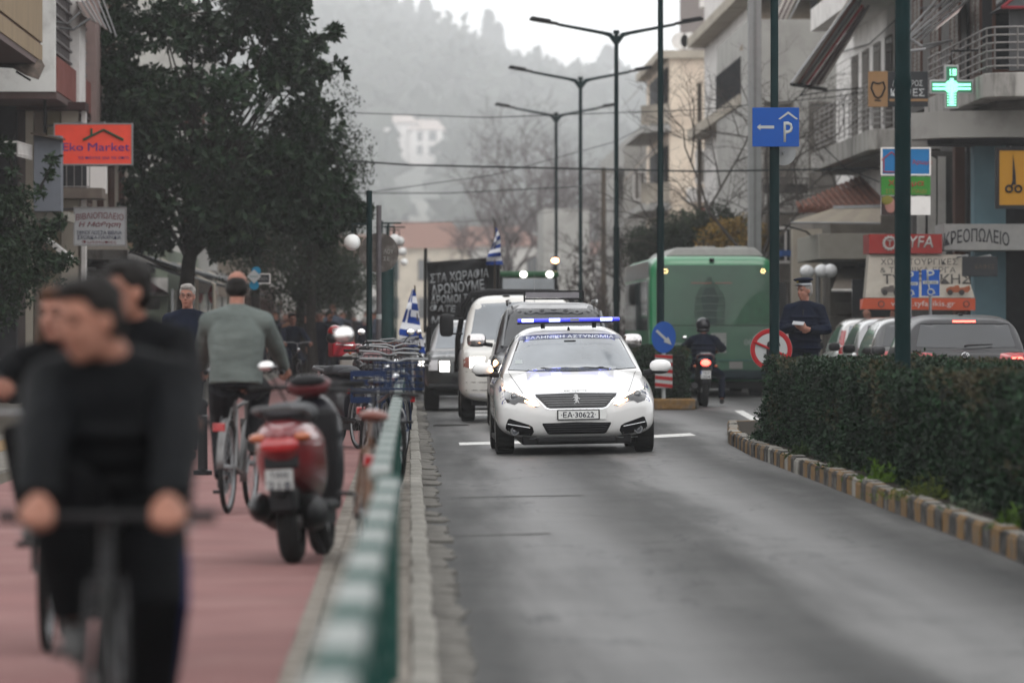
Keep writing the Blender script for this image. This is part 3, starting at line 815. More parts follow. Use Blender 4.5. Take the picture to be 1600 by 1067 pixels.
# white pickup truck
paintv = mat('van_white', (.66, .65, .62), .38, var=.04, coat=.7, dirt=(.42, .39, .34), dscale=3, damt=.4)
st = [(0, .70, .36, .7, .98, 4, 3.5), (.05, .85, .32, .7, 1.05, 5, 4), (.16, .92, .30, .72, 1.10, 5.5, 4.5), (.45, .95, .30, .74, 1.17, 5.5, 5), (.8, .955, .30, .75, 1.24, 5.5, 5), (1.0, .955, .30, .75, 1.26, 5.5, 5), (2.1, .955, .30, .75, 1.26, 5.5, 5), (2.2, .955, .30, .75, 1.26, 5.5, 5)]
cab = [(.55, .90, .16, 1.1, 1.17), (.7, .91, .16, 1.1, 1.34), (.95, .915, .16, 1.1, 1.66), (1.1, .915, .16, 1.1, 1.84), (1.3, .915, .16, 1.1, 1.92), (1.7, .91, .16, 1.1, 1.94), (2.1, .905, .16, 1.1, 1.92), (2.2, .89, .16, 1.1, 1.88)]
t, bv = vehicle('pickup_truck', 'dirty white pickup truck with black roll frame and big black mirrors', 'pickup truck', (1.72, 78.2, gz(1.7)), 0, paintv, st, cab, (.85,), .82, .34, M_['glass2'], [(-.80, 1.26), (-.76, 1.40), (-.69, 1.80), (0, 1.835), (.69, 1.80), (.76, 1.40), (.80, 1.26), (0, 1.235)], [[(.95, 1.3), (1.3, 1.78), (2.05, 1.78), (2.05, 1.3)]], per=5, ww=.22)
for s in (-1, 1): wheel(t, (s * .82, 3.9, .34), .34, .24, s)
mir(t, bv, 'front', [(.60, .82), (.80, .82), (.80, .985), (.57, .985)], 'headlight', M_['lamp_on'])
mir(t, bv, 'front', [(.81, .82), (.90, .83), (.90, .98), (.81, .985)], 'indicator', mat('lens_pink', (.5, .2, .17), .2, var=.1, coat=1))
decal('grille', [(-.5, .80), (.5, .80), (.52, .93), (-.52, .93)], bv, 'front', M_['black'], t, .006, .1)
for z in (.76, .60, .48):
    m = MB(); pts = []
    for q in range(15):
        x = -.86 + 1.72 * q / 14; h = bv.ray_cast(Vector((x, -6, z)), Vector((0, 1, 0)))[0]; pts.append(h + Vector((0, .0, 0)))
    m.tube(pts, .007, 5); m.build('bumper_line', mat('seam_grey', (.25, .24, .23), .7, var=0), t)
decal('bumper_intake', [(-.45, .36), (.45, .36), (.45, .44), (-.45, .44)], bv, 'front', M_['black'], t, .005, .1)
mir(t, bv, 'front', [(.56, .37), (.80, .37), (.82, .43), (.56, .43)], 'fog_lamp', mat('lamp_clear', (.6, .6, .62), .1, var=.1, coat=1))
plate(t, (0, -.02, .56), .5, .11, 'ΚΑΕ 4417')
# load bed with drop sides
for s in (-1, 1):
    m = MB(); m.box(min(s * .93, s * .97), max(s * .93, s * .97), 2.35, 5.0, .78, 1.18)
    for i in range(4): m.box(min(s * .965, s * .985), max(s * .965, s * .985), 2.4 + i * .66, 2.44 + i * .66, .78, 1.18)
    m.build('drop_side', mat('bed_grey', (.25, .25, .25), .6, var=.1, dirt=(.1, .09, .08)), t, bevel=.01)
m = MB(); m.box(-.93, .93, 2.3, 5.0, .72, .79); m.box(-.95, .95, 4.97, 5.02, .75, 1.18); m.box(-.3, .3, 2.2, 5, .45, .72); m.build('load_bed', MATS['bed_grey'], t)
m = MB(); m.tube([(-.97, 2.0, .75), (-.965, 2.0, 1.25), (-.87, 2.0, 1.78), (-.74, 2.0, 1.965), (-.5, 2.0, 1.995), (.5, 2.0, 1.995), (.74, 2.0, 1.965), (.87, 2.0, 1.78), (.965, 2.0, 1.25), (.97, 2.0, .75)], .045, 10); m.build('roll_frame', M_['black'], t, smooth=True)
for s in (-1, 1):
    m = MB(); m.ell((s * 1.15, .88, 1.47), (.11, .08, .175), p=.5, nu=20, nv=12); o = m.build('door_mirror', M_['black'], t, smooth=True)
    m = MB(); m.tube([(s * .87, .98, 1.58), (s * 1.1, .9, 1.58)], .014, 6); m.tube([(s * .90, .92, 1.34), (s * 1.1, .9, 1.34)], .014, 6); m.build('mirror_arm', M_['black'], o)
# driver seen through the windscreen is built later as a person
PICK = t
m = MB(); m.tube([(.20, .55, 1.15), (.20, .62, 2.25)], [.005, .003], 5); m.build('aerial', M_['steel'], t)

# black jeep-like car
st = [(0, .62, .42, .62, .86, 4, 4), (.05, .78, .36, .62, .93, 4.5, 4), (.18, .85, .34, .64, .98, 5, 4.5), (.6, .87, .32, .66, 1.02, 5, 4.5), (1.1, .87, .32, .68, 1.05, 5, 5), (3.4, .86, .32, .68, 1.08, 5, 5), (3.7, .8, .4, .68, 1.0, 5, 5)]
cab = [(1.0, .78, .2, .98, 1.04), (1.2, .79, .2, .98, 1.25), (1.45, .79, .2, .98, 1.48), (1.65, .79, .2, .98, 1.56), (2.6, .78, .2, .98, 1.58), (3.5, .78, .22, .98, 1.5), (3.65, .76, .22, .98, 1.1)]
t, bv = vehicle('jeep', 'black off-road car with silver bonnet and one lit headlight near the kerb', 'off-road car', (1.13, 89.0, gz(1.1)), 0, mat('car_dark_green', (.018, .022, .022), .3, var=.1, coat=.8), st, cab, (.8, 3.0), .74, .36, M_['glass2'], [(-.68, 1.08), (-.65, 1.2), (-.60, 1.46), (.60, 1.46), (.65, 1.2), (.68, 1.08)], [[(1.6, 1.12), (1.75, 1.45), (3.3, 1.42), (3.4, 1.12)]], cabm=MATS['silver_paint'], ww=.26)
mir(t, bv, 'front', [(.44, .68), (.60, .68), (.61, .86), (.44, .86)], 'headlight', M_['lamp_on'])
mir(t, bv, 'front', [(.64, .70), (.80, .70), (.79, .88), (.64, .88)], 'side_lamp', MATS['lamp_clear'])
decal('bonnet_panel', [(-.80, .93), (.80, .93), (.74, 1.04), (-.74, 1.04)], bv, 'front', mat('bonnet_silver', (.30, .31, .31), .35, .3, var=.1, coat=.5), t, .006, .1)
decal('grille', [(-.36, .66), (.36, .66), (.36, .86), (-.36, .86)], bv, 'front', M_['black'], t, .01, .1)
for s in (-1, 1):
    m = MB(); m.ell((s * .95, 1.25, 1.12), (.10, .06, .07), p=.6); m.build('door_mirror', M_['black'], t, smooth=True)
m = MB(); m.cyl((-.35, -.02, .52), .06, .05, 'y', 16); m.cyl((.35, -.02, .52), .06, .05, 'y', 16); m.tube([(-.8, -.03, .42), (.8, -.03, .42)], .05, 10); m.build('bull_bar', M_['black'], t, smooth=True)

# dark saloon standing at far left of the lane
st = [(0, .6, .3, .5, .68, 3.5, 3.5), (.1, .78, .22, .5, .76, 4, 3.5), (.5, .84, .18, .55, .86, 4, 3.5), (1.1, .85, .18, .58, .93, 4, 3.6), (3.5, .84, .18, .58, .96, 4, 3.6), (4.0, .78, .24, .58, .9, 4, 3.6), (4.1, .7, .3, .55, .8, 4, 3.5)]
cab = [(1.05, .74, .36, .86, .93), (1.5, .76, .36, .86, 1.2), (1.85, .76, .36, .86, 1.36), (2.4, .76, .36, .86, 1.43), (3.2, .75, .36, .86, 1.38), (3.7, .72, .38, .86, 1.12), (3.85, .70, .38, .86, .98)]
t, bv = vehicle('saloon_car', 'dark grey saloon waiting beyond the bicycles at the left kerb', 'car', (.93, 112, gz(.9)), 0, mat('car_darkgrey', (.03, .034, .038), .3, var=.05, coat=1), st, cab, (.75, 3.3), .74, .31, M_['glass2'], [(-.66, .95), (-.55, 1.3), (.55, 1.3), (.66, .95)], [[(1.6, .98), (2.0, 1.3), (3.2, 1.28), (3.5, 1.0)]])
mir(t, bv, 'front', [(.46, .60), (.74, .62), (.72, .72), (.48, .68)], 'headlight', M_['lamp_on'])

# grey hatchback, tail towards the camera, on the right carriageway
st = [(0, .60, .38, .62, .90, 3.5, 4), (.03, .74, .30, .62, .97, 4, 4.5), (.12, .84, .24, .62, 1.0, 4.5, 4.5), (.35, .885, .19, .62, 1.01, 4.5, 4.2), (.8, .90, .18, .62, 1.0, 4.5, 4), (3.0, .90, .17, .6, .96, 4, 3.6), (3.7, .88, .17, .56, .84, 4, 3), (4.1, .8, .2, .5, .74, 3.5, 3), (4.22, .6, .3, .45, .6, 3, 3)]
cab = [(.10, .80, .28, .93, 1.0), (.18, .82, .28, .93, 1.12), (.34, .83, .28, .93, 1.34), (.46, .835, .28, .93, 1.43), (.9, .84, .30, .93, 1.475), (1.8, .84, .32, .93, 1.48), (2.3, .84, .34, .93, 1.42), (2.7, .83, .36, .93, 1.25), (3.1, .80, .36, .93, 1.0)]
def tail_car(label, loc, paint, gm, group=None, glasspoly=None):
    t, bv = vehicle('hatchback', label, 'hatchback car', loc, 0, paint, st, cab, (.78, 3.35), .80, .32, gm, [(-.68, 1.04), (-.66, 1.12), (-.60, 1.345), (.60, 1.345), (.66, 1.12), (.68, 1.04), (0, 1.02)], [[(.6, 1.05), (.75, 1.36), (2.2, 1.38), (2.75, 1.12), (2.7, 1.02)]], group=group, roll=0)
    return t, bv
t, bv = tail_car('grey hatchback braking with lit red lamps behind the hedge', (7.62, 70, .13), mat('car_grey', (.045, .045, .05), .4, 0, var=.04, coat=.2, spec=.3), M_['glass'])
for s in (-1, 1):
    tl = decal('tail_lamp', [(s * .44, .86), (s * .46, .95), (s * .60, .965), (s * .82, .96), (s * .84, .90), (s * .80, .85), (s * .6, .83)][::s], bv, 'front', M_['redplastic'], t, .008, .05)
    decal('brake_light', [(s * .62, .872), (s * .62, .90), (s * .76, .905), (s * .78, .88)][::s], bv, 'front', M_['lamp_red'], tl, .014, .05, .01)
    m = MB(); m.ell((s * .98, 2.55, .98), (.10, .06, .07), p=.7); m.build('door_mirror', MATS['car_grey'], t, smooth=True)
decal('high_brake_light', [(-.16, 1.378), (.16, 1.378), (.155, 1.40), (-.155, 1.40)], bv, 'front', M_['lamp_red'], t, .02, .05, .01)
decal('spoiler', [(-.62, 1.36), (-.60, 1.42), (0, 1.45), (.60, 1.42), (.62, 1.36)], bv, 'front', MATS['car_grey'], t, .012, .08)
m = MB(); hy = bv.ray_cast(Vector((0, -6, .90)), Vector((0, 1, 0)))[0].y
m.torus((-.02, hy - .008, .905), .058, .006, 'y', 28, 6)
m.tube([(-.058, hy - .01, .935), (-.035, hy - .01, .862), (-.02, hy - .01, .905), (-.005, hy - .01, .862), (.018, hy - .01, .935)], .006, 6)
m.tube([(-.042, hy - .01, .952), (-.02, hy - .01, .915), (.002, hy - .01, .952)], .006, 6)
m.build('emblem', M_['chrome'], t, smooth=True)
m = MB(); m.tube([(-.03, .06, 1.045), (.02, .05, 1.06), (.36, .10, 1.075)], [.022, .014, .008], 8); m.build('rear_wiper', M_['black'], t)
m = MB(); m.box(-.03, .03, .75, .9, 1.47, 1.50); m.build('aerial_fin', M_['black'], t, bevel=.01)
plate(t, (0, hy - .03, .62), .5, .11, 'ΙΜΤ 3085')

# smaller cars parked ahead of it
for i, (x, y, pm, lab, gg) in enumerate([(8.45, 91, M_['carwhite'], 'small white hatchback with tall red tail lamp next to the officer', 1), (8.2, 84.5, mat('car_silver', (.42, .42, .43), .3, .5, var=.03, coat=1), 'silver hatchback seen between the white car and the black one', 0), (7.85, 77.5, mat('car_anthracite', (.04, .042, .045), .3, .3, var=.03, coat=1), 'anthracite hatchback directly ahead of the braking grey one', 0), (7.9, 116, M_['carwhite'], 'white hatchback farthest along the right lane, half hidden by the officer', 1)]):
    tt, bvv = tail_car(lab, (x, y, .12), pm, M_['glass'] if i else M_['glass2'])
    for s in (-1, 1):
        decal('tail_lamp', [(s * .70, .84), (s * .72, 1.0), (s * .66, 1.26), (s * .74, 1.26), (s * .82, 1.0), (s * .82, .84)][::s] if i in (0, 3) else [(s * .55, .84), (s * .56, .95), (s * .82, .97), (s * .84, .86)][::s], bvv, 'front', M_['redplastic'], tt, .008, .05)
        m = MB(); m.ell((s * .98, 2.55, .98), (.10, .06, .07), p=.7); m.build('door_mirror', M_['black'], tt, smooth=True)

# ------------------------------------------------------------------ city bus
def bus():
    t = thing('city_bus', 'green city bus seen from behind with white roof pod and mineral water advert', 'bus', (6.08, 103, .02))
    W, H = 1.26, 2.86
    g = mat('bus_green', (.03, .36, .14), .35, var=.06, scale=1, coat=.6, dirt=(.03, .10, .06), dscale=1, damt=.4)
    st = [(0, 1.19, .38, 1.5, 2.68, 14, 12), (.05, 1.24, .34, 1.5, 2.78, 14, 11), (.18, W, .32, 1.5, 2.84, 14, 10), (.6, W, .32, 1.5, H, 14, 10), (3, W, .32, 1.5, H, 14, 10), (11.5, W, .32, 1.5, H, 14, 10), (11.9, 1.22, .4, 1.5, 2.78, 12, 10)]
    b = MB(); b.rings(body_loft(st, 72, 4, lin=True)); body = b.build('body', g, t, smooth=40)
    bv = bvh_of(body)
    ad = mat('advert_green', (.028, .13, .068), .35, var=.22, scale=.9, coat=.5, dirt=(.035, .14, .07), dscale=.7, damt=.6)
    decal('advert_panel', [(-1.12, 1.46), (1.18, 1.46), (1.18, 2.58), (1.12, 2.66), (-1.06, 2.66), (-1.12, 2.58)], bv, 'front', ad, t, .004, .2, .006)
    decal('engine_hatch', [(-1.12, .52), (1.18, .52), (1.18, 1.44), (-1.12, 1.44)], bv, 'front', ad, t, .005, .2, .006)
    decal('bumper', [(-1.2, .36), (1.2, .36), (1.2, .55), (-1.2, .55)], bv, 'front', mat('bus_dark', (.02, .04, .05), .5, var=.1), t, .02, .2)
    m = MB(); m.tube([(-1.12, -.004, 1.45), (1.18, -.004, 1.45)], .008, 5); m.build('hatch_seam', M_['black'], t)
    m = MB(); m.box(-1.15, 1.2, -.03, .0, .74, .77); m.build('bumper_strip', mat('strip_teal', (.03, .16, .13), .4, var=0), t)
    # bottle print on the panel
    bd = mat('print_dark', (.018, .055, .045), .4, var=.35, scale=3)
    bl = mat('print_pale', (.055, .12, .085), .4, var=.3, scale=5)
    bot = [(-.33, 1.47), (-.36, 1.75), (-.33, 1.95), (-.30, 2.10), (-.20, 2.26), (-.12, 2.33), (-.10, 2.42), (.0, 2.43), (.02, 2.33), (.10, 2.27), (.22, 2.1), (.27, 1.95), (.28, 1.8), (.24, 1.47)]
    decal('printed_bottle', bot, bv, 'front', bl, t, .008, .2, .003)
    decal('printed_bottle', [(-.16, 1.47), (-.17, 1.72), (-.22, 2.0), (-.14, 2.2), (.04, 2.22), (.14, 2.0), (.10, 1.72), (.10, 1.47)], bv, 'front', bd, t, .011, .2, .003)
    for z in (1.58, 1.72, 1.86, 2.02):
        m = MB(); m.tube([(-.34, -.012, z), (-.05, -.012, z + .03), (.26, -.012, z)], .009, 5); m.build('bottle_rib', bl, t)
    decal('printed_hill', [(.45, 1.47), (.55, 1.7), (.72, 1.95), (.88, 2.1), (1.02, 2.12), (1.16, 2.05), (1.17, 1.47)], bv, 'front', mat('print_green', (.035, .15, .075), .4, var=.2), t, .007, .2, .003)
    # white label with lettering
    m = MB(); m.box(-.02, .29, -.018, -.006, .90, 1.30); lab = m.build('advert_label', mat('label_white', (.42, .44, .42), .5, var=.1), t)
    ink = mat('ink_dark', (.02, .04, .045), .5, var=0); wt = mat('print_white', (.55, .60, .58), .5, var=0)
    text('ΘΕΟΝΗ', .54, .10, ink, lab, (-.02 + .0, -.020, 1.07), bold=.0)
    for c, mm in (((.03, -.022, 1.20), ink), ((.95, -.014, 1.24), wt)):
        m = MB(); m.prism([(c[0] - .14, c[2] - .05), (c[0] - .06, c[2] + .03), (c[0] - .03, c[2] + .0), (c[0] + .02, c[2] + .07), (c[0] + .07, c[2]), (c[0] + .09, c[2] + .02), (c[0] + .16, c[2] - .05), (c[0] + .08, c[2] - .03), (c[0] + .02, c[2] + .02), (c[0] - .05, c[2] - .03)], c[1] - .002, c[1]); m.build('mountain_logo', mm, t)
    text('ΘΕΟΝΗ', .46, .11, wt, t, (.88, -.014, 1.11)); text('ΦΥΣΙΚΟ ΜΕΤΑΛΛΙΚΟ ΝΕΡΟ', .22, .018, wt, t, (.86, -.014, 1.02))
    text('theoniwater.gr', .62, .075, wt, t, (-.80, -.014, 1.08))
    m = MB(); m.tube([(-.42, -.014, 2.30), (.0, -.014, 2.30)], .006, 5); m.tube([(.06, -.014, 2.30), (.40, -.014, 2.30)], .006, 5); m.build('heater_line', mat('line_red', (.6, .10, .06), .4, var=0), t)
    for x in (-.93, 1.03):
        lr = MB(); lr.cyl((x, -.006, 2.54), .058, .012, 'y', 20); lr = lr.build('tail_lamp', M_['black'], t)
        for k_ in range(6):
            a = k_ * math.pi / 3; m = MB(); m.ell((x + .036 * math.cos(a), -.016, 2.54 + .036 * math.sin(a)), (.013, .008, .013), nu=8, nv=6); m.build('lit_bulb', mat('bulb_warm', (1, .8, .4), .3, var=0, emit=4, ecol=(1, .78, .35)), lr)
    m = MB(); m.box(-.05, .05, -.04, .02, 2.73, 2.80); m.build('camera_pod', M_['black'], t, bevel=.01)
    # roof pod
    m = MB(); m.rings([[(-.92, .3, 2.84), (1.08, .3, 2.84), (1.08, 9, 2.84), (-.92, 9, 2.84)], [(-.72, .4, 3.02), (.90, .4, 3.02), (.90, 8.9, 3.02), (-.72, 8.9, 3.02)]]); m.build('roof_pod', mat('pod_white', (.48, .48, .46), .6, var=.1, dirt=(.25, .25, .23)), t, bevel=.04)
    for x in (-.1, .55): 
        m = MB(); m.box(x - .2, x + .2, .5, 1.6, 3.0, 3.05); m.build('pod_hatch', MATS['pod_white'], t, bevel=.02)
    # left side: windows and steel skirt
    gl = mat('bus_glass', (.03, .035, .035), .08, var=.2, coat=1, spec=1, metal=.2)
    for s in (-1, 1):
        for i in range(7):
            y0 = .7 + i * 1.55; m = MB(); m.box(min(s * 1.262, s * 1.27), max(s * 1.262, s * 1.27), y0, y0 + 1.45, 1.35, 2.35); m.build('side_window', gl, t)
        m = MB(); m.box(min(s * 1.258, s * 1.266), max(s * 1.258, s * 1.266), .3, 11.6, 2.42, 2.74); m.build('cant_rail', mat('bus_silver', (.33, .35, .37), .35, .6, var=.1), t)
        for y in (2.8, 9.2): wheel(t, (s * 1.07, y, .48), .48, .28, s)
    m = MB(); m.box(-1.1, 1.1, .3, 11.4, .18, .42); m.build('chassis', M_['black'], t)
    m = MB(); m.box(.35, .62, -.03, -.012, .58, .72); m.build('plate_recess', mat('plate_grey', (.3, .3, .28), .4, var=0), t, bevel=.004)
    mr = MB(); mr.ell((-1.45, 11.6, 2.15), (.09, .12, .25), p=.6); mr.build('front_mirror', M_['black'], t, smooth=True)
bus()

# ------------------------------------------------------------------ tractor and banner lorry far back in the convoy
def tractor():
    t = thing('tractor', 'green tractor with lit work lamps and amber beacon above the pickup', 'tractor', (2.9, 124, gz(2.9)))
    g = mat('tractor_green', (.03, .12, .05), .5, var=.1)
    m = MB(); m.box(-.75, .75, 1.0, 2.5, 2.62, 2.78); m.build('cab_roof', g, t, bevel=.06)
    for sx in (-1, 1):
        for y in (1.05, 2.45): 
            m = MB(); m.tube([(sx * .7, y, 1.2), (sx * .66, y, 2.66)], .04, 8); m.build('cab_post', M_['black'], t)
        m = MB(); m.box(min(sx * .68, sx * .69), max(sx * .68, sx * .69), 1.1, 2.4, 1.3, 2.6); m.build('side_glass', M_['glass2'], t)
        m = MB(); m.ell((sx * .32 + .2, .98, 2.70), (.085, .05, .075)); m.build('work_lamp', M_['lamp_on'], t, smooth=True)
        wheel(t, (sx * .85, 2.1, .8), .8, .45, sx, g); wheel(t, (sx * .75, 0, .5), .5, .3, sx, g)
        m = MB(); m.box(sx * .85 - .24, sx * .85 + .24, 1.4, 2.7, 1.62, 1.70); m.build('mudguard', g, t, bevel=.03)
    m = MB(); m.box(-.66, .66, 1.04, 1.06, 1.35, 2.6); m.build('windscreen', M_['glass2'], t)
    m = MB(); m.box(-.38, .38, -.7, 1.1, .95, 1.55); m.box(-.7, .7, 1.1, 2.5, .8, 1.35); m.build('bonnet', g, t, bevel=.08)
    m = MB(); m.tube([(.62, 1.3, 2.7), (.66, 1.3, 2.98)], .012, 6); b = m.build('beacon_stem', M_['black'], t); m = MB(); m.ell((.66, 1.3, 3.04), (.085, .085, .06)); m.build('beacon', M_['lamp_amber'], b, smooth=True)
tractor()
def banner_lorry():
    t = thing('flatbed_lorry', 'dark flatbed lorry carrying the hand painted black banner', 'lorry', (1.25, 104, gz(1.2)))
    d = mat('lorry_dark', (.02, .02, .022), .6, var=.2)
    m = MB(); m.box(-.92, .92, 0, 1.5, .45, 1.5); m.build('cab', d, t, bevel=.1)
    m = MB(); m.box(-.82, .82, .02, .05, 1.0, 1.42); m.build('windscreen', M_['glass'], t)
    m = MB(); m.box(-.95, .95, 1.5, 5, .8, .95); m.build('load_bed', d, t)
    for s in (-1, 1):
        wheel(t, (s * .8, .7, .4), .4, .25, s); wheel(t, (s * .8, 4.0, .4), .4, .25, s)
    return t
banner_lorry()
def banner():
    Y = 103.6; t = thing('banner', 'black cloth banner with white hand painted Greek slogan on two posts', 'banner', P(725, 500, Y))
    # cloth with folds, follows the outline in the photograph, 103.6 m away
    def tp(u): return 412 - 8 * u
    nx, ny = 40, 26; vs = []
    for j in range(ny + 1):
        for i in range(nx + 1):
            u = i / nx; v = j / ny
            px = 668 + 114 * u; py = tp(u) + (102 + 0 * u) * v
            p = P(px, py, Y); p.y += .07 * math.sin(u * 9 + v * 4) + .05 * math.sin(v * 11 + u * 5) + (.9 * max(0, u - .82) / .18 if u > .82 else 0)
            vs.append(p)
    m = MB(); m.add(vs, [(j * (nx + 1) + i, j * (nx + 1) + i + 1, (j + 1) * (nx + 1) + i + 1, (j + 1) * (nx + 1) + i) for j in range(ny) for i in range(nx)])
    cl = m.build('cloth', mat('banner_black', (.018, .018, .02), .7, var=.3, scale=3, bump=.4, bscale=6), t, world=True, smooth=True)
    sm = cl.modifiers.new('th', 'SOLIDIFY'); sm.thickness = .01
    wt = mat('banner_paint', (.55, .58, .60), .7, var=.2)
    def stroke_text(s, px, py, wpx, hpx, sh=0):
        text(s, wpx * Y / F, hpx * Y / F, wt, t, P(px, py, Y) - Vector((0, .16, 0)), (math.pi / 2, 0, 0), world=True, bold=.01, shear=sh, arc=0)
    def st2(s, px, py, w_, h, rz, sh=.1):
        q = text(s, w_ * Y / F, h * Y / F, wt, t, P(px, py, Y) - Vector((0, .16, 0)), (math.pi / 2, 0, 0), world=True, bold=.012, shear=sh); q.rotation_euler = (math.pi / 2, rad(rz), 0)
    st2('ΣΤΑ ΧΩΡΑΦΙΑ', 717, 431, 92, 15, -6, .15); st2('ΔΡΩΝΟΥΜΕ', 715, 449, 84, 16, -7); st2('ΔΡΟΜΟΙ ΤΗ', 706, 467, 66, 13, -3); st2('ΦΑΤΕ', 692, 482, 40, 11, 2); st2('ΜΑΣ', 692, 499, 36, 11, -4)
    m = MB(); m.tube([P(665, 388, Y), P(664, 520, Y)], .035, 8); m.build('post', mat('post_dark', (.03, .03, .03), .7), t, world=True)
    m = MB(); m.tube([P(666, 412, Y), P(777, 404, Y)], .03, 8); m.tube([P(777, 404, Y), P(783, 418, Y) + Vector((0, 1, 0))], .03, 8); m.build('top_bar', MATS['post_dark'], t, world=True)
    m = MB(); m.tube([P(779, 404, Y), P(779, 520, Y)], .03, 8); m.build('post', MATS['post_dark'], t, world=True)
banner()
fb = mat('flag_blue', (.012, .06, .34), .75, var=.12, scale=4); fw = mat('flag_white', (.62, .64, .68), .75, var=.08)
def flag(name, label, Y, pole0, pole1, outline, thick=.004):
    """hanging flag: outline = function (u,v)->(px,py); nine stripes across v, canton top"""
    t = thing(name, label, 'flag', P(*pole0, Y))
    m = MB(); m.tube([P(*pole0, Y), P(*pole1, Y)], .013, 8); m.build('flag_pole', M_['wood'], t, world=True)
    nx, ny = 36, 36; vs = []
    for j in range(ny + 1):
        for i in range(nx + 1):
            u = i / nx; v = j / ny; px, py = outline(u, v); p = P(px, py, Y - .03); p.y += .05 * math.sin(u * 14 + v * 2) * (1 - .3 * v); vs.append(p)
    m = MB()
    for j in range(ny):
        for i in range(nx):
            s_ = int(v_ * 9) if (v_ := (i + .5) / nx) < 1 else 8
            c = s_ % 2
            if i < nx * 5 / 9 and j < ny * .4: c = 1 if (abs(i / nx - .277) < .055 or abs(j / ny - .2) < .05) else 0
            m.add([vs[j * (nx + 1) + i], vs[j * (nx + 1) + i + 1], vs[(j + 1) * (nx + 1) + i + 1], vs[(j + 1) * (nx + 1) + i]], [(0, 1, 2, 3)], c)
    o = m.build('cloth', [fb, fw], t, world=True, smooth=True, weld=True)
    sm = o.modifiers.new('th', 'SOLIDIFY'); sm.thickness = thick
# flag beside the convoy: hangs from the top, stripes lie across the fall
def ol1(u, v):     # u = across stripes (down the fall), v = along
    top = (647, 450); py = 452 + 92 * u; wdt = 5 + 34 * min(u * 1.25, 1) - 8 * max(0, u - .8) * 5 * .6
    left = 644 - 24 * min(u * 1.2, 1) + 14 * max(0, (u - .72)) * 2.6
    return left + wdt * v, py + 9 * v * u
flag('greek_flag', 'blue and white striped flag hanging limp beside the left kerb', 86, (661, 600), (648, 446), ol1)
def ol2(u, v):
    return 774 - 14 * u * (1 - v) ** .8 + 13 * v * u ** .7 + 2 * math.sin(6 * u), 362 + 52 * u - 8 * v * (1 - u)
flag('greek_flag', 'small blue and white flag on the pole above the black banner', 103.2, (773, 520), (773, 345), ol2)
# ------------------------------------------------------------------ leaves
def leaf_mesh(name, pts, size, m, rng, fold=.35, long=2.2, droop=0, curl=3, out=None):
    """many small folded leaves; pts (n,3), size (n,)"""
    n_ = len(pts)
    d = rng.normal(size=(n_, 3)); d[:, 2] -= droop
    if out is not None: d += out
    d /= np.linalg.norm(d, axis=1)[:, None]
    s_ = np.cross(d, rng.normal(size=(n_, 3))); s_ /= np.linalg.norm(s_, axis=1)[:, None]
    nn = np.cross(d, s_); sz = size[:, None]; w_ = sz / long / 2
    a = pts; t_ = pts + d * sz; mid = pts + d * sz * .5
    l = mid + s_ * w_ + nn * w_ * fold; r = mid - s_ * w_ + nn * w_ * fold
    V = np.stack([a, l, t_, r], 1).reshape(-1, 3)
    me = bpy.data.meshes.new(name); me.vertices.add(len(V)); me.vertices.foreach_set('co', V.reshape(-1).astype(np.float32))
    base = np.arange(n_) * 4
    idx = np.stack([base, base + 1, base + 2, base, base + 2, base + 3], 1).reshape(-1)
    me.loops.add(len(idx)); me.loops.foreach_set('vertex_index', idx.astype(np.int32))
    me.polygons.add(n_ * 2); me.polygons.foreach_set('loop_start', (np.arange(n_ * 2) * 3).astype(np.int32)); me.polygons.foreach_set('loop_total', np.full(n_ * 2, 3, dtype=np.int32))
    me.update(calc_edges=True); me.validate(); me.materials.append(m)
    return me
def clumps_pts(rng, clumps, per, spread, rosette=0):
    P_ = []
    for c, r in clumps:
        k = max(4, int(per * (r / spread) ** 2))
        v = rng.normal(size=(k, 3)); v /= np.linalg.norm(v, axis=1)[:, None]
        rr = r * rng.uniform(.35, 1.0, size=(k, 1)) ** .6
        P_.append(np.array(c) + v * rr * np.array([1, 1, .8]))
    P_ = np.concatenate(P_); rng.shuffle(P_); return P_
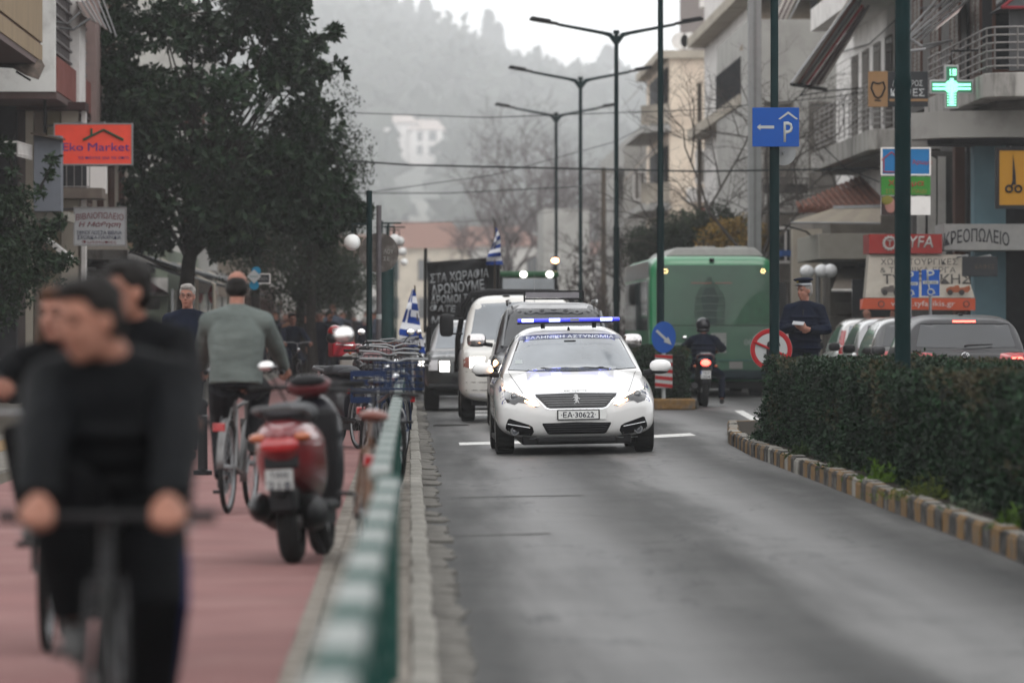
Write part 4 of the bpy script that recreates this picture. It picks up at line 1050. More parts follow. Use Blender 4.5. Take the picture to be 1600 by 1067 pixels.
def tree(name, label, base, h_trunk, crown_c, crown_r, nclump, leafn, leafs, lm, seed, group='street trees on the left pavement', trunk_r=.15, clump_r=(.35, .8), single=0, bark=None, lean=0, longf=2.2, rosette=False, zmin=None):
    rng = np.random.default_rng(seed); rr = random.Random(seed)
    base = Vector(base); t = thing(name, label, 'tree', base, 0, group)
    cc = Vector(crown_c) - base; cr = crown_r
    bark = bark or M_['bark']
    # trunk
    m = MB(); top = Vector((lean, 0, h_trunk)); pts = [Vector((0, 0, -.1)), Vector((lean * .2 + .02, 0, h_trunk * .3)), Vector((lean * .55 - .02, 0, h_trunk * .65)), top, Vector(((lean + cc.x) * .55, 0, h_trunk + (cc.z - h_trunk) * .6)), cc]
    m.tube(pts, [trunk_r * 1.25, trunk_r, trunk_r * .92, trunk_r * .85, trunk_r * .55, trunk_r * .25], 10); m.build('trunk', bark, t, smooth=True)
    clumps = []
    lim = MB()
    for i in range(nclump):
        for _ in range(30):
            v = Vector((rr.gauss(0, 1), rr.gauss(0, 1), rr.gauss(0, 1))).normalized() * (rr.uniform(.25, 1) ** .5)
            p = cc + Vector((v.x * cr[0], v.y * cr[1], v.z * cr[2]))
            if zmin is None or p.z + base.z > zmin: break
        r = rr.uniform(*clump_r); clumps.append(((p.x, p.y, p.z), r))
        s_ = top.lerp(cc, rr.uniform(0, .8)); mid = (s_ + p) / 2 + Vector((rr.uniform(-.2, .2), rr.uniform(-.2, .2), rr.uniform(-.1, .3)))
        lim.tube([s_, mid, p], [trunk_r * .3, trunk_r * .16, .012], 5)
    lim.build('limb', bark, t, smooth=True)['kind'] = 'stuff'
    P_ = clumps_pts(rng, clumps, leafn / nclump, sum(clump_r) / 2)
    size = rng.uniform(.6, 1.15, len(P_)) * leafs
    if rosette:   # groups of leaves at twig ends
        k = 7; n0 = len(P_) // k; P0 = np.repeat(P_[:n0], k, 0) + rng.normal(size=(n0 * k, 3)) * leafs * .12; P_ = P0; size = rng.uniform(.75, 1.2, len(P_)) * leafs
    me = leaf_mesh('crown', P_, size, lm, rng, long=longf, droop=.25)
    me.materials.append(mat('leaf_pale_side', (.05, .08, .04), .6, var=.5)); me.polygons.foreach_set('material_index', (rng.uniform(0, 1, len(P_)) < .12).repeat(2).astype(np.int32))
    o = link('crown', me, None, t); o['kind'] = 'stuff'
    if single:
        lms = []
        for q in range(4):
            ml = MB(); l = leafs * (.9 + .1 * q); w_ = l / longf / 2
            ml.add([(0, 0, 0), (w_ * .8, l * .3, w_ * .3), (w_, l * .55, w_ * .25), (0, l, -.01), (-w_, l * .55, w_ * .25), (-w_ * .8, l * .3, w_ * .3), (0, l * .5, 0)], [(0, 1, 6), (1, 2, 6), (2, 3, 6), (3, 4, 6), (4, 5, 6), (5, 0, 6)])
            mm = ml.mesh('leaf'); mm.materials.append(lm); lms.append(mm)
        front = P_[np.argsort(P_[:, 1])[:max(single * 4, 10)]]
        for q in range(single):
            o = link('leaf', lms[q % 4], None, t); o.location = front[rr.randrange(len(front))] + np.array([0, -.06, 0]); o.rotation_euler = (rr.uniform(-2, 1), rr.uniform(-1, 1), rr.uniform(0, 6.3))
    return t
YT = 100.0
# big magnolia and the row behind it
T = tree('magnolia_tree', 'largest dark magnolia tree on the left with glossy leaves and thick trunk', (P(283, 500, YT).x, YT, .1), 2.6, (P(345, 190, YT).x, YT + .2, P(345, 190, YT).z), (2.25, 2.3, 3.3), 80, 13500, .21, M_['leaf'], 3, trunk_r=.165, clump_r=(.30, .80), single=200, lean=.15, rosette=True, zmin=3.35)
# low right lobe and a few reaching sprays
def spray(t, pts, seed, leafs, lm, n_, r):
    rng = np.random.default_rng(seed); off = ROOT[t.name]
    cl = [(tuple(p - off), r * R.uniform(.7, 1.2)) for p in pts]
    P_ = clumps_pts(rng, cl, n_ / len(pts), r); k = 6; P_ = np.repeat(P_[:max(1, len(P_) // k)], k, 0) + rng.normal(size=(max(1, len(P_) // k) * k, 3)) * .02
    o = link('crown', leaf_mesh('crown', P_, rng.uniform(.8, 1.2, len(P_)) * leafs, lm, rng, long=2.2, droop=.2), None, t); o['kind'] = 'stuff'
    m = MB(); q = [p - off for p in pts]; m.tube(q, [.03] + [.015] * (len(q) - 1), 5); m.build('branch', M_['bark'], t, smooth=True)
spray(T, [P(420, 100, YT), P(455, 70, YT), P(490, 58, YT), P(520, 52, YT)], 5, .18, M_['leaf'], 700, 0.22)
spray(T, [P(420, 130, YT), P(460, 118, YT), P(500, 112, YT)], 6, .18, M_['leaf'], 500, 0.22)
spray(T, [P(430, 240, YT - .6), P(480, 280, YT - .6), P(520, 310, YT - .6), P(550, 330, YT - .6)], 7, .18, M_['leaf'], 2600, 0.52)
spray(T, [P(400, 300, YT - .6), P(450, 335, YT - .6), P(500, 350, YT - .6)], 8, .18, M_['leaf'], 2300, 0.49)
spray(T, [P(250, 330, YT - .6), P(225, 300, YT - .6), P(215, 350, YT - .6), P(240, 375, YT - .6)], 9, .18, M_['leaf'], 1300, 0.36)
spray(T, [P(400, 20, YT), P(430, 5, YT), P(250, 30, YT), P(190, 60, YT), P(175, 20, YT)], 10, .18, M_['leaf'], 3000, 0.55)
spray(T, [P(300, 370, YT - .6), P(345, 385, YT - .6), P(390, 380, YT - .6)], 11, .18, M_['leaf'], 1200, 0.33)
spray(T, [P(180, 110, YT), P(185, 160, YT), P(200, 200, YT), P(215, 240, YT)], 12, .18, M_['leaf'], 1900, 0.44)
def simple_tree(i, px, pyc, Y, rx, rz, lab, lm, X=None, n_=5000, ls=.10):
    c = P(px, pyc, Y)
    return tree('street_tree', lab, (c.x, Y, .1), max(1.8, c.z - rz), c, (rx, rx, rz), 40, n_, ls, lm, 30 + i, trunk_r=.12, clump_r=(.4, .8))
simple_tree(1, 487, 290, 116, 1.1, 2.4, 'tall narrow evergreen just behind the big magnolia, reaching the overhead wire', M_['leaf3'], n_=9000)
simple_tree(2, 470, 420, 118, 1.5, 1.0, 'bushy olive green tree behind the round grey sign, low crown over the pavement', M_['leaf3'], n_=9000)
simple_tree(3, 520, 430, 140, 1.1, 1.0, 'hazy olive tree beyond the bushy one, its crown near the globe lamps', M_['leaf3'])
simple_tree(5, 545, 440, 175, 1.3, 1.3, 'small faint tree far down the pavement among the crowd', M_['leaf3'])
simple_tree(6, 400, 300, 124, 1.3, 1.4, 'dark tree filling the gap behind the magnolia crown', M_['leaf3'], n_=8000)
# small nearer tree at the far left edge
c = P(2, 400, 84)
T2 = tree('small_tree', 'small bright leaved tree at the far left edge beneath the grey duct', (c.x - .4, 84, .1), 1.4, c, (1.0, .9, 1.15), 50, 6500, .12, mat('leaf_citrus', (.018, .045, .016), .45, var=.5, scale=1.5), 21, group='street trees on the left pavement', trunk_r=.06, clump_r=(.2, .42), longf=2.4)
for q, pp in enumerate(([(60, 300), (75, 270), (82, 250)], [(60, 370), (80, 355), (96, 345)], [(20, 270), (15, 240), (5, 225)], [(70, 405), (90, 412), (104, 405)])):
    spray(T2, [P(a, b_, 84) for a, b_ in pp], 50 + q, .12, MATS['leaf_citrus'], 260, .12)

# ------------------------------------------------------------------ hedges
def hedge(name, label, x0, x1, y0, y1, z0, z1, n_, seed, leafs=.045, taper=None):
    rng = np.random.default_rng(seed); t = thing(name, label, 'hedge', ((x0 + x1) / 2, y0, z0)); off = ROOT[t.name]
    W_, H_, D_ = x1 - x0, z1 - z0, y1 - y0
    m = MB(); nx = 14; ny = int(D_ / .25)
    prof = [(x0 + .12, z0 - .1)] + [(x0 + .08, z0 + (H_ - .1) * i / 5) for i in range(6)] + [(x0 + .1 + (W_ - .2) * i / 6, z1 - .07) for i in range(7)] + [(x1 - .08, z0 + (H_ - .1) * (5 - i) / 5) for i in range(6)]
    rings = []
    for j in range(ny + 1):
        y = y0 + .08 + (D_ - .16) * j / ny
        rings.append([Vector((x + .05 * noise.noise((x * 2, y * 2, z * 2)), y, z + .05 * noise.noise((x * 2 + 9, y * 2, z * 2)))) for x, z in prof])
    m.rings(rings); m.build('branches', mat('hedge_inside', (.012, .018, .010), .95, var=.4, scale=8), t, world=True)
    P_ = []
    A = [W_ * D_, H_ * D_, H_ * W_, H_ * W_, H_ * D_ * .25]; tot = sum(A)
    for q, a in enumerate(A):
        k = int(n_ * a / tot); u = rng.uniform(0, 1, k); v = rng.uniform(0, 1, k); dd = np.abs(rng.normal(0, .035, k)) - .02
        if q == 0: p = np.stack([x0 + u * W_, y0 + v * D_, z1 - dd], 1)
        elif q == 1: p = np.stack([x0 + dd, y0 + v * D_, z0 + u * H_], 1)
        elif q == 2: p = np.stack([x0 + u * W_, y1 - dd, z0 + v * H_], 1)
        elif q == 3: p = np.stack([x0 + u * W_, y0 + dd, z0 + v * H_], 1)
        else: p = np.stack([x1 - dd, y0 + v * D_, z0 + u * H_], 1)
        P_.append(p)
    P_ = np.concatenate(P_)
    nn = np.array([noise.noise((a[0] * 1.4, a[1] * 1.4, a[2] * 1.4)) for a in P_]); n2 = np.array([noise.noise((a[0] * 5, a[1] * 5, a[2] * 5 + 7)) for a in P_])
    P_[:, 0] += np.where(P_[:, 0] < x0 + .2, -nn * .17 - n2 * .07, 0); P_[:, 2] += np.where(P_[:, 2] > z1 - .15, nn * .07 + n2 * .06, 0)
    keep = n2 > -.42; P_ = P_[keep] - np.array(off)
    me = leaf_mesh('foliage', P_, rng.uniform(.7, 1.3, len(P_)) * leafs, M_['leaf2'], rng, long=1.7)
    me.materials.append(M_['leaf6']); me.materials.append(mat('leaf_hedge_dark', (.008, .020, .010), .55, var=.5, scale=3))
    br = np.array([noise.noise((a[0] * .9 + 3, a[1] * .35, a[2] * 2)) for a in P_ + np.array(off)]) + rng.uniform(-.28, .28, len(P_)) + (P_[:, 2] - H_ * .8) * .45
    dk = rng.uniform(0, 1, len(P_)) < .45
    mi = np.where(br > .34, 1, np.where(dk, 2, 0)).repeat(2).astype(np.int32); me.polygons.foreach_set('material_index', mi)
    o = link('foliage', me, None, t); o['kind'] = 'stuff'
    return t
hedge('hedge', 'long clipped hedge on the near median with browning tips', 3.98, 5.75, 26, 57.3, .17, 1.07, 150000, 1, .042)
hedge('hedge', 'short dark hedge behind the blue arrow sign', 4.12, 4.86, 88.7, 104, .16, 1.02, 30000, 2, .055)
# weeds between hedge and kerb
def weed(p, r, h, n_, lm, label, seed, size=.07, name='weed_clump'):
    rng = np.random.default_rng(seed); t = thing(name, label, 'weed', p)
    q = rng.normal(size=(n_, 3)) * np.array([r, r, h * .4]) * .6; q[:, 2] = np.abs(q[:, 2]) * np.clip(1.2 - np.linalg.norm(q[:, :2], axis=1) / r * .6, .2, 1)
    out_ = q * 2; out_[:, 2] = .5
    link('leaves', leaf_mesh('leaves', q, rng.uniform(.6, 1.2, n_) * size, lm, rng, long=3.2, out=out_), None, t)['kind'] = 'stuff'
weed((3.87, 42, .17), .16, .32, 260, M_['leaf5'], 'upright bright green weed by the painted kerb, the left of two', 1)
weed((3.87, 38, .17), .30, .32, 900, mat('leaf_moss', (.10, .13, .02), .8, var=.4), 'round mossy green cushion plant by the painted kerb', 2, .04, 'cushion_plant')
weed((3.87, 35.3, .17), .12, .25, 120, mat('leaf_pale', (.12, .16, .10), .7), 'pale grey green seedling right of the mossy cushion', 3)
weed((3.87, 32.4, .17), .14, .2, 240, M_['leaf5'], 'bright weed at the right edge behind the kerb blocks', 4)
weed((3.87, 50.5, .17), .12, .2, 200, mat('leaf_mid', (.04, .07, .02), .7), 'low green tuft near the left end of the long hedge', 5)
weed((3.87, 46, .17), .12, .2, 160, MATS['leaf_mid'], 'low green tuft between the hedge end and the upright weed', 6)
weed(P(1188, 684, 57), .10, .14, 150, M_['leaf2'], 'dark tuft on the kerb nose at the hedge corner', 7)

# ------------------------------------------------------------------ bare trees
def bare(name, label, base, h, spread, seed, m, depth=6, trunk_r=.14, lean=(0, 0), group='bare winter trees', start=.35, thin=.72):
    rr = random.Random(seed); t = thing(name, label, 'tree', base, 0, group)
    tr = MB(); top = Vector((lean[0], lean[1], h * start)); tr.tube([(0, 0, -.1), (lean[0] * .4, 0, h * start * .5), top], [trunk_r, trunk_r * .85, trunk_r * .75], 8); tr.build('trunk', m, t, smooth=True)
    mb = MB()
    def rec(p, d, l, r, k):
        q = p + d * l * .5 + Vector((rr.uniform(-1, 1), rr.uniform(-1, 1), rr.uniform(-.5, .5))) * l * .10; e = p + d * l
        mb.tube([p, q, e], [r, r * .85, r * .68], 5 if k > 2 else 3)
        if k == 0: return
        for i in range(rr.choice((2, 3)) if k > 1 else 3):
            nd = (d + Vector((rr.gauss(0, 1) * spread, rr.gauss(0, 1) * spread, rr.gauss(.15, .5) * spread))).normalized()
            rec(e if i < 2 else q, nd, l * rr.uniform(.62, .88), r * .66, k - 1)
    n0 = 4
    for i in range(n0):
        a = 2 * math.pi * i / n0 + rr.uniform(-.4, .4); rec(top, Vector((math.cos(a) * spread, math.sin(a) * spread, 1)).normalized(), h * (1 - start) * .30, trunk_r * .6, depth)
    mb.build('branches', m, t)['kind'] = 'stuff'
    return t
grayb = mat('bark_haze', (.11, .085, .085), .95, var=.2)
for i, (px, Y, h, lab) in enumerate([(850, 230, 11.0, 'tallest round bare tree in the haze between the lamp posts'), (800, 215, 8.2, 'left bare tree of the hazy grove above the banner'), (905, 250, 10.0, 'bare tree right of the round one behind the central lamp post'), (935, 205, 7.0, 'low brownish bare tree above the tractor beacon'), (770, 240, 7.2, 'small bare tree at the left of the grove over the red roofs')]):
    bare('bare_tree', lab, (P(px, 500, Y * 1.7).x, Y * 1.7, 0), h * 1.7, .62 if i else .75, 60 + i, grayb, 6, .22)
for i, (px, Y, h, lab) in enumerate([(1180, 122, 9.0, 'bare branching tree in front of the cream apartment wall, nearest the parking sign'), (1120, 132, 7.5, 'bare tree above the bus roof beside the wooden pole'), (1010, 165, 6.0, 'thin bare tree left of the bus below the stepped balconies')]):
    bare('bare_tree', lab, (P(px, 500, Y).x, Y, 0), h, .75, 70 + i, mat('bark_dark2', (.10, .088, .08), .95), 6, .085, start=.3)
# brown undergrowth wall of trees behind the tractor (uncountable thicket)
rng = np.random.default_rng(5)
P_ = rng.uniform(0, 1, (9000, 3)); px = 740 + 280 * P_[:, 0]; Yq = 150 + 55 * P_[:, 1]; hz = np.abs(rng.normal(0, 1.1, 9000)) * (1.0 + .5 * np.sin(px * .05)) + .1
pts = np.stack([(px - 640) * Yq / F, Yq, hz], 1)
o = link('thicket', leaf_mesh('thicket', pts, rng.uniform(.2, .55, 9000), mat('twig_brown', (.07, .055, .05), .95, var=.4), rng, long=7, droop=-1.5), None); o['kind'] = 'stuff'; o['label'] = 'brown leafless thicket behind the tractor'; 
# shrubs above the bus
def shrub(px, py, Y, rx, rz, lm, lab, seed, n_=5000, ls=.12):
    c = P(px, py, Y); tree('shrub_tree', lab, (c.x, Y, .1), max(.6, c.z - rz), c, (rx, rx, rz), 26, n_, ls, lm, seed, group='shrubs above the bus roof', trunk_r=.07, clump_r=(.25, .55))
shrub(1148, 378, 126, .75, .55, M_['leaf4'], 'yellow leaved shrub showing above the bus roof', 81)
shrub(1095, 380, 130, 1.0, .8, mat('leaf_dull', (.035, .045, .028), .8, var=.4), 'dull dark green shrub left of the yellow one above the bus', 82, 7000)
shrub(1030, 390, 140, 1.0, .6, MATS['leaf_dull'], 'low dull shrub behind the lamp post left of the bus roof', 83)
shrub(1195, 400, 128, .5, .6, MATS['leaf_dull'], 'dark green bush right of the yellow shrub by the parking sign post', 84)

# ------------------------------------------------------------------ poles, lamps, signs
def pole_line(t, x, y, z1, r0, r1, zc, name='pole', m=None):
    mb = MB(); mb.tube([(x, y, 0), (x, y, zc), (x, y, zc + .03), (x, y, zc + .12), (x, y, z1)], [r0, r0, r0 * 1.15, r1, r1 * .92], 14); o = mb.build(name, m or M_['pole'], t, world=True, smooth=True); return o
def lamp_post(px, topy, Y, label, arm=True, r0=.068, r1=.052, zc=None, top=None):
    x = (px - 640) * Y / F; zt = top or (1.45 + (510 - topy) * Y / F)
    t = thing('street_lamp', label, 'street lamp', (x, Y, 0), 0, 'dark double armed street lamps on the median')
    pole_line(t, x, Y, zt, r0, r1, zc or zt * .42)
    m = MB(); m.tube([(x, Y, 0), (x, Y, .25)], r0 * 1.7, 10); m.build('base', M_['pole'], t, world=True, smooth=True)
    for s in (-1, 1):
        L_ = 1.90
        m = MB(); m.tube([(x + s * .0, Y, zt - .22), (x + s * .14, Y, zt - .04), (x + s * .3, Y, zt), (x + s * 1.3, Y, zt + .19)], [.06, .055, .04, .032], 8); a = m.build('arm', M_['pole'], t, world=True, smooth=True)
        m = MB(); Mx = Matrix.Translation((x + s * 1.6, Y, zt + .255)) @ Matrix.Rotation(-s * rad(9.5), 4, 'Y')
        m.box(-.32, .32, -.14, .14, -.028, .028, Mx); m.box(-.15 if s > 0 else -.29, .29 if s > 0 else .15, -.12, .12, .028, .065, Mx)
        h = m.build('lamp_head', M_['black'], t, world=True, bevel=.012)
        m = MB(); m.box(-.24, .20, -.10, .10, -.036, -.03, Mx); m.build('diffuser', mat('diffuser', (.5, .5, .5), .3, var=0), h, world=True)
    m = MB(); m.tube([(x, Y, zt - .02), (x, Y, zt + .06)], .07, 10); m.build('cap', M_['pole'], t, world=True)
    return t
lamp_post(963, 52, 113, 'double armed lamp with the highest arms in view, left of the bus', zc=1.45 + 150 * 113 / F)
lamp_post(907, 124, 136, 'double armed lamp in the middle of the receding row', zc=1.45 + 62 * 136 / F)
lamp_post(869, 179, 160, 'farthest of the three visible double armed lamps', zc=1.45 + 60 * 160 / F)
lamp_post(1032, 0, 91, 'lamp post rising out of frame in front of the bus behind the arrow sign', zc=1.45 + 180 * 91 / F, top=8.9, r0=.066)
lamp_post(1210, 0, 64, 'post carrying the blue parking arrow sign', zc=1.45 + 283 * 64 / F, top=8.9, r0=.062, r1=.05)
lamp_post(1410.5, 0, 43, 'thickest nearest post in the hedge in front of the shop awnings', zc=1.45 + 372 * 43 / F, top=8.9, r0=.068, r1=.064)
# bindings round the posts
def sign_round(m_, c, r, y, th=.012, n_=36): m_.cyl((c[0], y, c[1]), r, th, 'y', n_)
# blue parking direction sign
Y = 63.85; c = P(1212, 199, Y)
t = thing('parking_sign', 'blue sign with white arrow and roofed letter P high on the post', 'road sign', (c.x, Y, c.z))
hw, hh = 36.5 * Y / F, 30.5 * Y / F
m = MB(); m.box(-hw, hw, -.01, .01, -hh, hh); m.build('panel', M_['blue'], t, bevel=.004)
wm = mat('sign_white', (.50, .52, .52), .5, var=.03)
m = MB(); m.prism([(-.235, .0), (-.185, .045), (-.195, .018), (-.02, .018), (-.02, -.018), (-.195, -.018), (-.185, -.045)], -.016, -.011); m.build('arrow', wm, t)
text('P', .115, .255, wm, t, (.155, -.014, -.06), bold=.03)
m = MB(); m.prism([(.03, .10), (.155, .195), (.28, .10), (.255, .095), (.155, .165), (.055, .095)], -.016, -.011); m.build('roof_mark', wm, t)
m = MB()
for z in (-.14, .14): m.torus((0, .15, z), .075, .012, 'z', 20, 6)
m.build('clamp', M_['steel'], t)
# white round disc below, back of a sign
c = P(1212, 245, 65.5); t = thing('round_sign', 'pale round sign just below the blue parking sign', 'road sign', c)
m = MB(); m.cyl((0, -1.35, 0), .155, .015, 'y', 32); m.build('disc', mat('disc_pale', (.45, .46, .46), .5), t); m = MB(); m.tube([(0, -1.34, 0), (0, -1.45, 0)], .02, 8); m.build('bracket', M_['steel'], t)
# no left turn sign, half behind the post
Y = 65.5; c = P(1205, 546, Y); t = thing('no_turn_sign', 'round red and white no turn sign behind the parking sign post', 'road sign', (c.x, Y, .15)); cz = c.z - .15
r = 33 * Y / F
m = MB(); m.cyl((0, 0, cz), r, .012, 'y', 40); m.build('disc', wm, t)
rd = mat('sign_red', (.42, .015, .02), .5, var=.06)
m = MB(); m.torus((0, -.008, cz), r * .88, r * .11, 'y', 44, 6, .004); m.build('red_ring', rd, t)
m = MB(); m.tube([(-.04, -.012, cz - .15), (-.04, -.012, cz + .02), (-.03, -.012, cz + .08), (.02, -.012, cz + .11), (.08, -.012, cz + .10), (.10, -.012, cz + .04)], .022, 6); m.build('bent_arrow', M_['black'], t)
m = MB(); m.tube([(-r * .8, -.018, cz + r * .35), (r * .8, -.018, cz - r * .35)], .018, 6); m.build('red_bar', rd, t)
m = MB(); m.tube([(0, .03, 0), (0, .03, cz + r)], .03, 10); m.build('post', M_['steel'], t)
# keep right sign with hazard board on the island
Y = 87.9; c = P(1037, 527, Y); t = thing('keep_right_sign', 'round blue sign with white diagonal arrow on the traffic island', 'road sign', (c.x, Y, .17)); cz = c.z - .17
r = 19 * Y / F
m = MB(); m.rings([[(x * r, -.01 + dy, cz + z * r * 1.3) for x, z in [(math.cos(a), math.sin(a)) for a in [2 * math.pi * k / 36 for k in range(36)]]] for dy in (0, .012)]); m.build('disc', M_['blue'], t)
m = MB(); d_ = Vector((.66, 0, -.62)).normalized(); s_ = Vector((.62, 0, .66)).normalized(); c0 = Vector((0, -.016, cz))
def q_(a, b_): v = c0 + d_ * a + s_ * b_; return (v.x, v.z)
m.prism([q_(-.17, .022), q_(.05, .022), q_(.05, .06), q_(.19, 0), q_(.05, -.06), q_(.05, -.022), q_(-.17, -.022)], -.02, -.012); m.build('arrow', wm, t)
m = MB(); m.tube([(.0, .03, 0), (.0, .03, cz)], .035, 10); m.build('post', wm, t)
t2 = thing('hazard_board', 'red and white striped board beneath the blue arrow sign', 'road sign', (c.x, Y - .02, .17)); z0 = P(0, 606, Y).z - .17; z1 = P(0, 554, Y).z - .17; hw = .148
m = MB(); m.box(-hw, hw, -.03, -.015, z0, z1); m.build('panel', wm, t2)
for i in range(5):
    zz = z0 + (z1 - z0) * (i / 4.6); h_ = (z1 - z0) / 9.4
    m = MB(); a0 = max(z0, zz - .03); m.prism([(-hw, min(z1, zz + .03)), (-hw, min(z1, zz + h_ + .03)), (hw, min(z1, zz + h_)), (hw, max(z0, zz))], -.036, -.031); m.build('red_stripe', rd, t2)
# island front block
m = MB(); m.box(-.36, .36, 0, .3, 0, .19)
o = m.build('island_block', M_['yellow'], None, bevel=.03); o.location = (4.50, 87.0, gz(4)); o['kind'] = 'structure'
o.name = 'kerb_nose'

# left: big grey disc (back of a sign) on a post
Y = 80; c = P(592, 395, Y); t = thing('round_sign', 'large brown grey round sign seen from behind on a grey post', 'road sign', (c.x, Y, .1)); cz = c.z - .1
m = MB(); m.cyl((0, .04, cz), 31 * Y / F, .02, 'y', 44); m.build('disc', mat('sign_back', (.12, .105, .095), .6, .3, var=.2, dirt=(.2, .19, .18), dscale=6), t)
m = MB(); m.tube([(0, 0, 0), (0, 0, P(0, 321, Y).z - .1)], .042, 12); p_ = m.build('post', mat('post_grey', (.15, .14, .15), .6, .3, var=.2), t)
for z in (.78, 1.02, 1.5):
    m = MB(); m.torus((0, 0, z), .043, .005, 'z', 16, 5); m.tube([(0, 0, z - .04), (0, 0, z + .04)], .0445, 12); m.build('sticker', wm, p_)
text('ΛΟΥ', .15, .07, mat('graffiti', (.35, .35, .34), .6), t, (.15, .028, cz + .02)); text('ΣΕ', .1, .06, MATS['graffiti'], t, (.12, .028, cz - .09))
# dark green lamp columns with globes, receding
globe_spots = [(577, 298, 78, 0), (595, 345, 104, 1), (606, 352, 125, 2), (614, 372, 150, 3), (619, 392, 180, 4)]
gl_l = ['nearest dark green globe lamp column left of the round grey sign', 'second globe lamp column, just right of the round sign post', 'third globe lamp column, with crossbar above the street', 'fourth globe lamp column in the haze', 'farthest globe lamp column above the crowd']
for px, ty, Y, i in globe_spots:
    x = (px - 640) * Y / F; zt = P(0, ty, Y).z
    t = thing('globe_lamp', gl_l[i], 'street lamp', (x, Y, .1), 0, 'globe lamps along the bike path')
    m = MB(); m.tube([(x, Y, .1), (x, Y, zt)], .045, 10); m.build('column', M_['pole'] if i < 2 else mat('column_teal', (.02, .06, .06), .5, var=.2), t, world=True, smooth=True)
    zg = zt - .75 * Y / 80 if i == 0 else zt - .25
    for s in ((-1, 1) if i else (-1,)):
        gx = x + s * (.28 if i else .26); g0 = P(552, 379, Y).z if i == 0 else zg - (.15 if s > 0 else .35) 
        m = MB(); m.tube([(x, Y, g0 + .28), (gx, Y, g0 + .28), (gx, Y, g0 + .14)], .014, 6); a = m.build('bracket', M_['pole'], t, world=True)
        m = MB(); m.ell((gx, Y, g0), (.125, .125, .125), nu=20, nv=14); m.build('globe', M_['globe'], a, world=True, smooth=True)
    if i in (1, 2): 
        m = MB(); m.tube([(x - .1, Y, zt - .05), (x + .42, Y, zt - .05)], .018, 6); m.tube([(x + .16, Y, zt - .05), (x + .12, Y, zt - .3)], .02, 6); m.build('crossbar', M_['pole'], t, world=True)
m = MB(); x = (605 - 640) * 96 / F; m.tube([(x, 96, .1), (x, 96, P(0, 420, 96).z)], .13, 14); o = m.build('column', MATS['column_teal'], None, smooth=True); o.name = 'green_column'; setp(o, 'thick teal green column behind the round sign post', 'column')

# wooden and concrete poles on the right
def pole_thing(px, topy, Y, r, m_, label, name='utility_pole'):
    x = (px - 640) * Y / F; zt = P(0, topy, Y).z; t = thing(name, label, 'utility pole', (x, Y, 0)); m = MB()
    m.tube([(0, 0, 0), (0, 0, zt)], [r * 1.15, r * .9], 12); m.build('pole', m_, t, smooth=True); return t, zt
t, zt = pole_thing(1093, 130, 165, .085, M_['wood'], 'tall brown wooden pole in front of the cream apartment block')
m = MB(); m.tube([(-.28, 0, zt - 1.7), (.1, 0, zt - 1.7)], .03, 6); m.build('crossarm', M_['wood'], t)
t, zt = pole_thing(943, 262, 180, .10, M_['wood'], 'short wooden pole between the lamp posts above the tractor beacon')
m = MB(); m.tube([(-.4, 0, zt - .15), (.35, 0, zt - .15)], .025, 6); m.build('crossarm', M_['wood'], t)
x = (1179 - 640) * 118 / F; t = thing('concrete_post', 'pale square concrete pole rising behind the parking sign', 'utility pole', (x, 118, 0))
m = MB(); m.box(-.15, .15, -.15, .15, 0, 9.2); m.build('pole', mat('concrete_pale', (.40, .41, .41), .85, var=.08, dirt=(.25, .25, .25), dscale=2), t, bevel=.02)
m = MB(); m.box(-.03, .03, -.17, -.15, 0, 9.0); m.build('rib', mat('concrete_pale'.replace('pale', 'mid'), (.28, .28, .28), .85), t)

# overhead wires
def wire(pts, r, label, sag=0):
    m = MB(); out_ = []
    for (a, b_) in zip(pts[:-1], pts[1:]):
        a = Vector(a); b_ = Vector(b_)
        for i in range(14):
            f = i / 14; p = a.lerp(b_, f); p.z -= sag * 4 * f * (1 - f); out_.append(p)
    out_.append(Vector(pts[-1])); m.tube(out_, r, 5); o = m.build('overhead_wire', mat('wire', (.015, .02, .022), .6, var=0)); setp(o, label, 'wire', 'wires across the street')
wire([P(420, 243, 112), P(640, 258, 112), P(1090, 268, 112), P(1480, 262, 112)], .021, 'thickest overhead cable crossing the whole street below the hill house')
wire([P(380, 166, 118), P(560, 177, 118), P(760, 184, 118), P(1090, 172, 118), P(1300, 152, 118), P(1500, 120, 118)], .011, 'thin overhead wire passing just above the hill house')
wire([P(545, 302, 130), P(700, 302, 130), P(900, 292, 130), P(940, 287, 150)], .013, 'wire from the globe lamps to the short wooden pole')
wire([P(560, 303, 125), P(775, 273, 125), P(960, 222, 130), P(1093, 155, 164)], .010, 'rising wire to the top of the tall wooden pole')
wire([P(600, 350, 150), P(760, 345, 150), P(870, 330, 160)], .008, 'lowest faint wire above the red roofs')
wire([P(1285, 228, 112), P(1320, 262, 112), P(1375, 285, 112)], .012, 'slack black cable drooping towards the blue and green shop sign')

